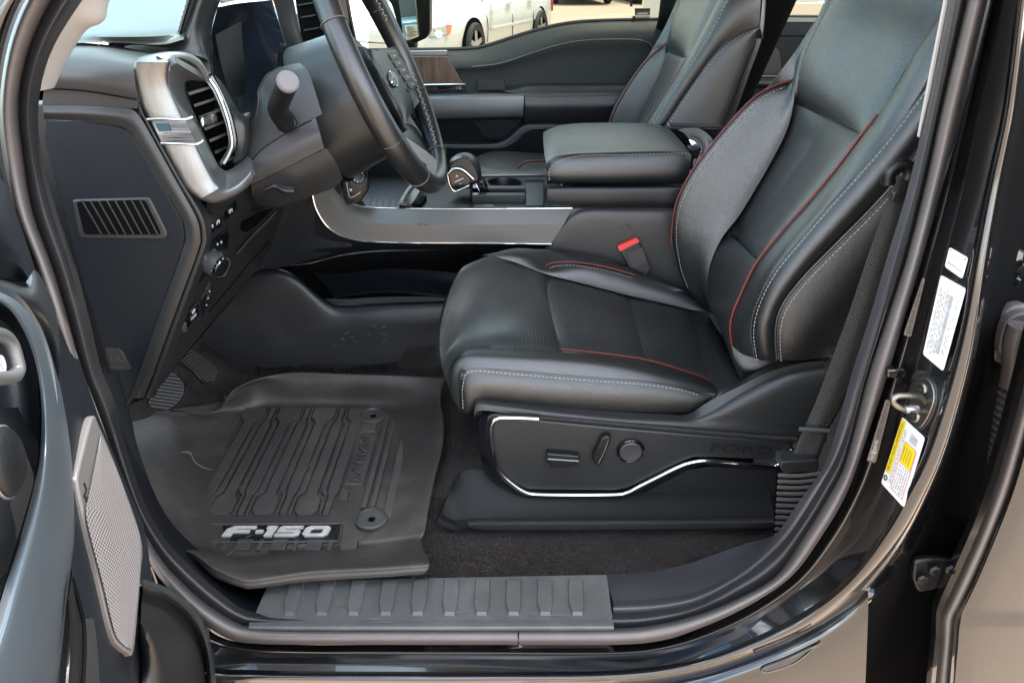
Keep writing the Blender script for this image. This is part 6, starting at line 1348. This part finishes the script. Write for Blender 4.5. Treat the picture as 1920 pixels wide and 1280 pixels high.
# ================================================================== passenger mirror
mr = thing('door_mirror', 'black passenger door mirror outside the window reflecting the lot', 'mirror', U(770, 60, y=1.75))
MY = 1.80
panel('housing', rounded(c(MY, (690, -60), (806, -60), (806, 62), (800, 72), (772, 84), (762, 84), (752, 70), (735, 10)), .012), .09, M['plasticd'], mr, bevel=.006, segs=3)
MP = (U(775, 40, y=MY - .02), Vector((.79, -.61, .045)).normalized())
panel('mirror_glass', rounded(cp(MP, (738, -60), (799, -60), (799, 58), (794, 65), (764, 77), (757, 66)), .006), .003, M['mirror'], mr, bevel=0)
me_ = (cp(MP, (790, 60))[0] - cp(MP, (770, 64))[0]).normalized()
for k, tx in enumerate(('OBJECTS IN MIRROR ARE', 'CLOSER THAN THEY APPEAR')):
    text('mirror_lettering', tx, cp(MP, (778 + k * 2, 61 + 5 * k), off=.001)[0], me_, Vector((0, 0, 1)), .009, M['inkl'], mr, ext=.0005, width=.055)
lathe('mirror_foot', [(.03, 0), (.035, .03), (.02, .06)], U(768, 90, y=MY + .03), Vector((0, 0, 1)), M['plasticd'], mr, k=24)

# ================================================================== open driver door
dd = thing('driver_door', 'open driver door panel with slate accent band and silver speaker grille', 'door', (-.5, -.6, .7))
hd = Vector((.18, -.62, 0)).normalized(); DN = Vector((hd.y * -1, hd.x, 0)).normalized()   # horizontal run of the open door and its inner face normal
DP = (Vector((-.45, -.46, 1.0)), DN)
def dpt(off, *pts): return cp(DP, *pts, off=off)
def dl(name, offs, curves, mat, n=40, m=6, **k): return loft(name, [dpt(o, *cv) for o, cv in zip(offs, curves)], mat, dd, n=n, m=m, **k)
panel('door_shell', dpt(-.02, (62, 500), (108, 590), (150, 690), (185, 780), (228, 880), (268, 990), (272, 1080), (330, 1104), (380, 1146), (404, 1190), (412, 1300), (412, 1420), (-80, 1420), (-80, 480)), .06, M['plasticn'], dd, bevel=.008, segs=3)
# upper corner
dl('upper_corner', (-.015, .012, .0), ([(-40, 300), (10, 345), (34, 408), (66, 505)], [(-40, 400), (0, 420), (30, 470), (54, 520)], [(-40, 512), (0, 520), (28, 526), (48, 530)]), M['plasticn'], n=24)
dl('shoulder', (.0, .02, .012), ([(-40, 518), (10, 526), (46, 530), (66, 506), (90, 545), (104, 580)], [(-40, 530), (10, 540), (50, 556), (72, 560), (94, 592), (112, 640)], [(-40, 545), (8, 556), (46, 582), (70, 606), (92, 650), (110, 720)]), M['plasticg'], n=30)
# broad band beside the speaker
dl('side_band', (.012, .010, -.004, -.012), ([(100, 620), (112, 700), (126, 800), (138, 900), (140, 1000), (128, 1100), (118, 1200), (108, 1300), (104, 1400)], [(118, 640), (140, 740), (148, 830), (150, 900), (160, 985), (185, 1080), (205, 1180), (215, 1260), (216, 1400)], [(140, 670), (172, 770), (200, 840), (232, 920), (262, 1000), (272, 1080), (268, 1180), (262, 1280), (262, 1400)], [(148, 672), (182, 772), (210, 842), (242, 920), (272, 996), (282, 1080), (278, 1180), (272, 1280), (272, 1400)]), M['plasticn'], n=50, m=6, skirt=.01)
# accent band
AL = [(-60, 548), (0, 566), (32, 598), (60, 658), (76, 740), (76, 830), (64, 910), (40, 1000), (12, 1090), (-16, 1180), (-60, 1290)]
AR = [(-60, 530), (6, 546), (48, 572), (78, 612), (104, 690), (126, 790), (138, 900), (138, 1000), (126, 1100), (114, 1210), (102, 1320)]
dl('accent_band', (.030, .050, .052, .040, .010), (AL, midc(AL, AR, .12), midc(AL, AR, .35), midc(AL, AR, .75), AR), M['door_band'], n=60, m=6, skirt=.01)
dl('armrest_well', (.0, .012, .022, .026), ([(-90, 560), (-60, 700), (-60, 900), (-70, 1100), (-100, 1290)], [(-60, 570), (0, 690), (10, 830), (-16, 1000), (-90, 1290)], [(-60, 560), (30, 660), (50, 830), (16, 990), (-75, 1290)], [(-60, 552), (57, 660), (73, 830), (38, 1000), (-60, 1290)]), M['plasticg'], n=40, m=5)
dl('armrest_leather', (.018, .030, .0265), ([(-60, 775), (0, 765), (50, 764), (75, 768)], [(-60, 830), (0, 850), (40, 880), (66, 890)], [(-60, 1100), (-20, 1100), (5, 1080), (14, 1070)]), M['plasticl'], n=24, m=6)
# inner handle with bright ring
tube('handle_ring', dpt(.045, (-20, 622), (4, 628), (20, 642), (30, 672), (34, 694), (24, 706), (0, 709), (-20, 708)), .0042, M['satind'], dd, n=40)
panel('handle_paddle', dpt(.038, (-20, 630), (4, 634), (16, 648), (26, 676), (28, 692), (20, 700), (-20, 702)), .01, M['plasticl'], dd, bevel=.003)
lathe('lock_symbol', [(.006, 0), (.006, .0006), (.004, .0006), (.004, 0)], dpt(.041, (2, 684))[0], DN, M['mark'], dd, k=16)
# window and mirror switches
sw2 = panel('switch_pad', dpt(.040, (-30, 842), (10, 838), (32, 842), (28, 868), (22, 900), (8, 918), (-30, 920)), .012, M['gloss'], dd, bevel=.002)
lathe('mirror_knob', [(.020, 0), (.020, .006), (.016, .009), (0, .010)], dpt(.041, (-4, 868))[0], DN, M['plasticd'], sw2, k=30)
tube('knob_ring', [dpt(.041, (-4, 868))[0] + (hd * math.cos(t) + Vector((0, 0, 1)) * math.sin(t)) * .0205 + DN * .004 for t in [k * .3927 for k in range(16)]], .0010, M['satin'], sw2, n=40, closed=True, k=6)
mesh('switch_symbol', dpt(.042, (10, 846), (18, 843), (18, 847), (10, 848)), [(0, 1, 2, 3)], M['mark'], sw2, sharp=0, face_cam=True)
mesh('switch_symbol', dpt(.042, (0, 896), (5, 894), (6, 901), (1, 903)), [(0, 1, 2, 3)], M['mark'], sw2, sharp=0, face_cam=True)
tube('switch_bright_edge', dpt(.040, (-20, 935), (4, 925), (14, 912)), .002, M['chrome'], dd, n=10)
# speaker grille
go = [(174, 781), (184, 792), (222, 882), (265, 1008), (264, 1080), (252, 1216), (244, 1222), (232, 1214), (214, 1190), (188, 1086), (160, 972), (146, 905), (148, 880)]
vs_ = smooth(dpt(.0155, *go), 60, closed=True)
panel('speaker_frame', vs_, .008, M['grillep'], dd, bevel=.002)
gl_ = [(188, 820), (176, 880), (166, 930), (161, 962), (176, 1030), (192, 1090), (216, 1186), (236, 1212)]
gr_ = [(190, 816), (206, 852), (224, 894), (246, 958), (262, 1010), (261, 1080), (254, 1150), (247, 1216)]
dl('speaker_mesh', (.0170, .0178, .0170), (gl_, midc(gl_, gr_), gr_), M['grille'], n=50, m=6)
tube('speaker_symbol', dpt(.0163, (158, 905), (162, 918), (158, 930), (166, 936), (163, 948)), .0008, M['plasticd'], dd, n=20, k=5)
# lower pocket
dl('pocket_rim', (-.005, .012, .0), ([(268, 1084), (318, 1104), (366, 1140), (394, 1184), (406, 1240), (410, 1300), (410, 1400)], [(268, 1096), (314, 1112), (356, 1146), (382, 1186), (395, 1240), (399, 1300), (400, 1400)], [(268, 1112), (310, 1124), (346, 1152), (370, 1190), (384, 1240), (388, 1300), (390, 1400)]), M['plasticg'], n=40, m=5, skirt=.01)
dl('pocket_bowl', (.0, .004, .02, .0), ([(268, 1112), (310, 1124), (346, 1152), (370, 1190), (384, 1240), (390, 1400)], [(266, 1126), (300, 1140), (330, 1170), (350, 1210), (362, 1250), (368, 1400)], [(264, 1160), (280, 1180), (300, 1210), (314, 1240), (322, 1280), (326, 1400)], [(262, 1200), (264, 1230), (266, 1260), (266, 1290), (266, 1320), (266, 1400)]), M['plasticd'], n=30, m=6)
tube('pocket_seam', dpt(.010, (380, 1208), (394, 1206), (400, 1216), (408, 1220)), .0008, M['black'], dd, n=10, k=5)
dl('pocket_front', (.01, .02, .012), ([(138, 1050), (150, 1110), (158, 1165), (160, 1290), (160, 1400)], [(130, 1110), (134, 1160), (136, 1220), (132, 1300), (130, 1400)], [(124, 1130), (118, 1200), (112, 1250), (106, 1310), (100, 1400)]), M['plasticd'], n=30, m=5)
dl('pocket_step', (.014, .012, -.004), ([(160, 1166), (160, 1220), (160, 1300), (160, 1400)], [(175, 1160), (182, 1220), (186, 1300), (188, 1400)], [(215, 1200), (222, 1240), (226, 1300), (228, 1400)]), M['plastic'], n=24, m=5, skirt=.01)
tube('pocket_gap', dpt(.016, (136, 1082), (146, 1120), (157, 1166), (159, 1220), (155, 1300)), .0016, M['black'], dd, n=20, k=5)

# ================================================================== vehicles outside
def car(label, pos, heading, paint, kind='sedan', group=None, scale=1.0, lamp_plane=None):
    """local x forward, y left, z up"""
    h = Vector((heading[0], heading[1], 0)).normalized(); l_ = Vector((-h.y, h.x, 0)); o0 = Vector(pos)
    def P(x, y, z): return o0 + h * (x * scale) + l_ * (y * scale) + Vector((0, 0, z * scale))
    nm = {'sedan': 'parked_sedan', 'truck': 'parked_pickup', 'suv': 'parked_suv'}[kind]
    t = thing(nm, label, {'sedan': 'car', 'truck': 'pickup truck', 'suv': 'suv'}[kind], o0, group)
    if kind == 'sedan':
        st_ = [(2.40, .60, .30, .56), (2.30, .80, .24, .66), (2.05, .86, .22, .76), (1.70, .895, .22, .83), (1.2, .905, .22, .90), (.80, .91, .22, .96), (0, .915, .22, .97), (-.8, .915, .22, .98), (-1.5, .91, .22, 1.0), (-2.1, .86, .24, .98), (-2.32, .76, .3, .92), (-2.42, .6, .36, .85)]; wr = .325; wx = (1.42, -1.36); roof = 1.46
    elif kind == 'suv':
        st_ = [(2.35, .70, .35, .80), (2.2, .88, .30, .95), (1.7, .95, .28, 1.02), (1.0, .96, .28, 1.08), (0, .97, .28, 1.10), (-1.5, .97, .28, 1.12), (-2.2, .93, .3, 1.12), (-2.4, .85, .35, 1.1)]; wr = .37; wx = (1.45, -1.4); roof = 1.75
    else:
        st_ = [(2.85, .80, .45, 1.05), (2.78, .94, .42, 1.12), (2.2, 1.0, .38, 1.20), (1.4, 1.01, .36, 1.24), (.5, 1.01, .36, 1.26), (-.8, 1.01, .36, 1.26), (-2.6, 1.0, .38, 1.27), (-2.85, .97, .42, 1.25)]; wr = .41; wx = (1.75, -1.85); roof = 1.92
    cur = []
    for (x, w_, z0, z1) in st_:
        m_ = (z0 + z1) / 2
        cur.append([P(x, -w_ * .5, z1 * 1.0), P(x, 0, z1 * 1.01), P(x, w_ * .6, z1), P(x, w_ * .90, z1 - .05), P(x, w_ * .985, z1 - .16), P(x, w_, m_), P(x, w_ * .985, z0 + .10), P(x, w_ * .93, z0), P(x, 0, z0)])
        cur[-1] = [P(x, -w_ * .93, z0), P(x, -w_, m_), P(x, -w_ * .985, z1 - .16), P(x, -w_ * .9, z1 - .05)] + cur[-1]
    vs, fs = [], []; n_ = len(cur[0])
    rows = []
    for j in range(n_): rows.append(crdense([r_[j] for r_ in cur], 5))
    m_ = len(rows[0])
    for j in range(n_): vs += rows[j]
    for j in range(n_):
        j2 = (j + 1) % n_
        for i in range(m_ - 1): fs.append((j * m_ + i, j * m_ + i + 1, j2 * m_ + i + 1, j2 * m_ + i))
    fs.append(tuple(j * m_ for j in range(n_))); fs.append(tuple(j * m_ + m_ - 1 for j in range(n_)))
    b = mesh('body', vs, fs, paint, t, sharp=50)
    bm = bmesh.new(); bm.from_mesh(b.data); bmesh.ops.recalc_face_normals(bm, faces=bm.faces); bm.to_mesh(b.data); bm.free()
    if kind == 'sedan': cab = [(.95, .97), (.25, roof), (-.95, roof), (-1.75, 1.0)]; rw = .62; bw = .84
    elif kind == 'suv': cab = [(1.05, 1.08), (.45, roof), (-2.0, roof), (-2.35, 1.12)]; rw = .72; bw = .92
    else: cab = [(1.15, 1.25), (.55, roof), (-.9, roof), (-1.05, 1.26)]; rw = .76; bw = .95
    Q = [[P(x, s * (bw if i in (0, 3) else rw), z - (.02 if i in (0, 3) else 0)) for i, (x, z) in enumerate(cab)] for s in (1, -1)]
    vs = Q[0] + Q[1]; fs = [(0, 1, 2, 3), (7, 6, 5, 4), (1, 0, 4, 5), (2, 1, 5, 6), (3, 2, 6, 7)]
    ca = mesh('cabin', vs, fs, paint, t, bevel=.06, segs=3)
    def wnd(name, a, parent=ca):
        cen = sum(a, Vector()) / 4; pts = [cen + (p - cen) * .88 for p in a]
        nn = (pts[1] - pts[0]).cross(pts[3] - pts[0]).normalized()
        cc0 = sum(Q[0] + Q[1], Vector()) / 8
        if nn.dot(cen - cc0) < 0: nn = -nn
        panel(name, [p + nn * .012 for p in pts], .02, M['carglass'], parent, bevel=.004, dirn=-nn)
    wnd('windscreen', [Q[0][0], Q[0][1], Q[1][1], Q[1][0]]); wnd('rear_window', [Q[0][3], Q[0][2], Q[1][2], Q[1][3]])
    for q in Q:
        mt, mb = q[1].lerp(q[2], .52), q[0].lerp(q[3], .50)
        wnd('side_window', [q[0], q[1], mt, mb]); wnd('side_window', [mb, mt, q[2], q[3]])
    for x in wx:
        for s in (1, -1):
            w0 = st_[4][1]
            cen = P(x, s * (w0 - .065), wr); ax = l_ * s
            wh = lathe('wheel', [(wr * .62, .0), (wr * .66, .115), (wr * .92, .125), (wr, .09), (wr, -.08), (wr * .9, -.1)], cen, ax, M['tyre'], t, k=28, caps=False)
            lathe('rim', [(wr * .66, .112), (wr * .62, .10), (wr * .60, .06), (0, .06)], cen, ax, M['black'], wh, k=28, caps=False)
            e1 = h; e2 = Vector((0, 0, 1))
            for k in range(5):
                a = 2 * math.pi * k / 5 + .3; d = e1 * math.cos(a) + e2 * math.sin(a)
                obox('spoke', cen + ax * .098 + d * (wr * .32), d * (wr * .32), d.cross(ax) * (wr * .11), ax * .012, M['alloy'], wh, bevel=.004)
            lathe('hub_cap', [(wr * .15, .09), (wr * .13, .118), (0, .12)], cen, ax, M['alloy'], wh, k=16)
            arc = [P(x + (wr + .045) * math.cos(a), s * (w0 - .004), wr + (wr + .045) * math.sin(a)) for a in [R(-15 + 210 * k / 14) for k in range(15)]]
            panel('wheel_arch', [p + ax * .010 for p in arc], .10, M['black'], t, bevel=0, dirn=-ax)
    # lamps, seams, handles
    xf = st_[1][0]; wf = st_[1][1]; zf = st_[1][3]
    for s in (1, -1):
        sl_ = 1 if s > 0 else -1
        A = [P(xf + .06, s * (wf - .28), zf - .06), P(xf - .36, s * (wf + .075), zf + .02), P(xf - .38, s * (wf + .085), zf - .14), P(xf + .05, s * (wf - .10), zf - .24), P(xf + .09, s * (wf - .28), zf - .20)]
        cen = sum(A, Vector()) / 5; out = (cen - P(xf - .8, 0, zf - .2)).normalized()
        if s > 0 and lamp_plane is not None:
            A = [U(px, py, pl=lamp_plane) for (px, py) in ((802, 55), (838, 46), (846, 48), (842, 66), (806, 71))]; cen = sum(A, Vector()) / 5; out = lamp_plane[1]
        hl = panel('headlight', [p + out * .035 for p in A], .08, M['lamp'], t, bevel=.01, dirn=-out)
        B = [A[1].lerp(A[0], .0), A[1].lerp(A[0], .25), A[3].lerp(A[2], .72), A[2]] if not (s > 0 and lamp_plane is not None) else [A[1].lerp(A[0], .08), A[2], A[3], A[3].lerp(A[4], .18)]
        panel('turn_lamp', [p + out * .042 for p in B], .02, M['amber'], hl, bevel=.003, dirn=-out)
        lathe('lamp_reflector', [(.075, 0), (.070, .012), (.055, .004), (0, -.004)], cen.lerp(A[4], .35) + out * .036, out, M['chrome'], hl, k=24)
        xr = st_[-2][0]; wr_ = st_[-2][1]; zr = st_[-2][3]
        T_ = [P(xr - .02, s * (wr_ - .02), zr - .05), P(xr + .25, s * (wr_ + .11), zr - .06), P(xr + .25, s * (wr_ + .115), zr - .34), P(xr - .02, s * (wr_ - .02), zr - .36)]
        panel('tail_lamp', [p + l_ * s * .03 for p in T_], .05, M['red_paint'], t, bevel=.008, dirn=-l_ * s)
        wm = st_[5][1] + .004
        for x in ((.95, -.05, -1.0) if kind != 'truck' else (1.05, .05, -.85)):
            tube('door_seam', [P(x, s * (wm - .10), st_[5][3] - .03), P(x, s * wm, .62), P(x - .02, s * (wm - .01), .32)], .006, M['black'], t, n=10, k=5)
        for x in (.12, -.82):
            obox('door_handle', P(x, s * (wm + .012), st_[5][3] - .14), h * .10, l_ * .016, Vector((0, 0, .018)), paint, t, bevel=.01)
        obox('side_moulding', P(-.05, s * (wm + .006), .50), h * .95, l_ * .010, Vector((0, 0, .022)), paint, t, bevel=.006)
        obox('side_mirror', P(.72, s * (wm + .08), st_[5][3] + .06), h * .06, l_ * .10, Vector((0, 0, .07)), paint, t, bevel=.03)
    if kind != 'sedan': obox('grille', P(st_[0][0] - .01, 0, (st_[0][2] + st_[0][3]) / 2 + .05), h * .03, l_ * (.34 if kind == 'sedan' else .55), Vector((0, 0, .07 if kind == 'sedan' else .22)), M['chrome'] if kind != 'sedan' else M['black'], t, bevel=.02)
    if kind != 'sedan': obox('number_plate', P(st_[0][0] + .005, 0, st_[0][2] + .14), h * .02, l_ * .16, Vector((0, 0, .06)), M['white'], t, bevel=.004)
    if kind != 'sedan': tube('bumper_seam', [P(st_[1][0] - .42, st_[2][1] + .015, .56), P(st_[1][0], st_[1][1] * .99, .52), P(st_[0][0], 0, .50), P(st_[1][0], -st_[1][1] * .99, .52)], .006, M['black'], t, n=20, k=5)
    return t
hv = Vector((-1.12, -2.79, 0)).normalized(); lv = Vector((-hv.y, hv.x, 0))
mid = (Vector((-.66, 11.1, 0)) + Vector((.46, 13.9, 0))) / 2
so0 = mid - lv * .88 - hv * .02
LPL = (so0 + hv * (2.16 * 1.06) + lv * (.84 * 1.06) + Vector((0, 0, .66)), (hv * .62 + lv * .78 + Vector((0, 0, .15))).normalized())
car('white four-door sedan parked beyond the passenger window', mid - lv * .88 - hv * .02, hv, M['white_paint'], 'sedan', scale=1.06, lamp_plane=LPL)
car('white parked suv with red tail lamp at the rear edge of the passenger window', (4.35, 17.5, 0), (.35, .93), M['white_paint'], 'suv')
car('cream pickup with chrome grille seen through the rear side window', (4.55, 12.6, 0), (-.18, -.98), pm('cream_paint', (.62, .58, .46), .3, coat=.8, var=.03), 'truck')
car('brown pickup seen through the rear side window beside the passenger seat', (7.3, 21.5, 0), (-.05, -1), M['brown_paint'], 'truck')
# across the lot
car('distant blue pickup across the lot beyond the white sedan', (2.3, 29.8, 0), (0.1, -1), M['blue_paint'], 'truck')
car('distant silver suv across the lot above the window decal', (5.1, 29.6, 0), (0.1, -1), M['silver_paint'], 'suv')
# row behind the truck, seen in the mirror
for k, (lab, pt, kd) in enumerate((('silver suv reflected beside the blue pickup in the mirror', 'silver', 'suv'), ('blue pickup reflected in the passenger door mirror', 'blue', 'truck'), ('dark suv reflected beyond the blue pickup in the mirror', 'dark', 'suv'))):
    car(lab, (26 + .3 * k, 2.2 + 2.7 * k, 0), (-1, .1), M[pt + '_paint'], kd)
bl = thing('distant_building', 'low pale building behind the far row of vehicles', 'building', (8, 48, 0))
bx('wall', -30, 45, 47, 52, 0, 4.6, M['wall'], bl, bevel=.05)
for k in range(9): bx('window', -24 + 7.2 * k, -20.5 + 7.2 * k, 46.9, 47.05, 1.0, 3.2, M['carglass'], bl, bevel=.02)
bx('roof', -30.4, 45.4, 46.5, 52.4, 4.6, 4.9, M['dark_paint'], bl, bevel=.05)
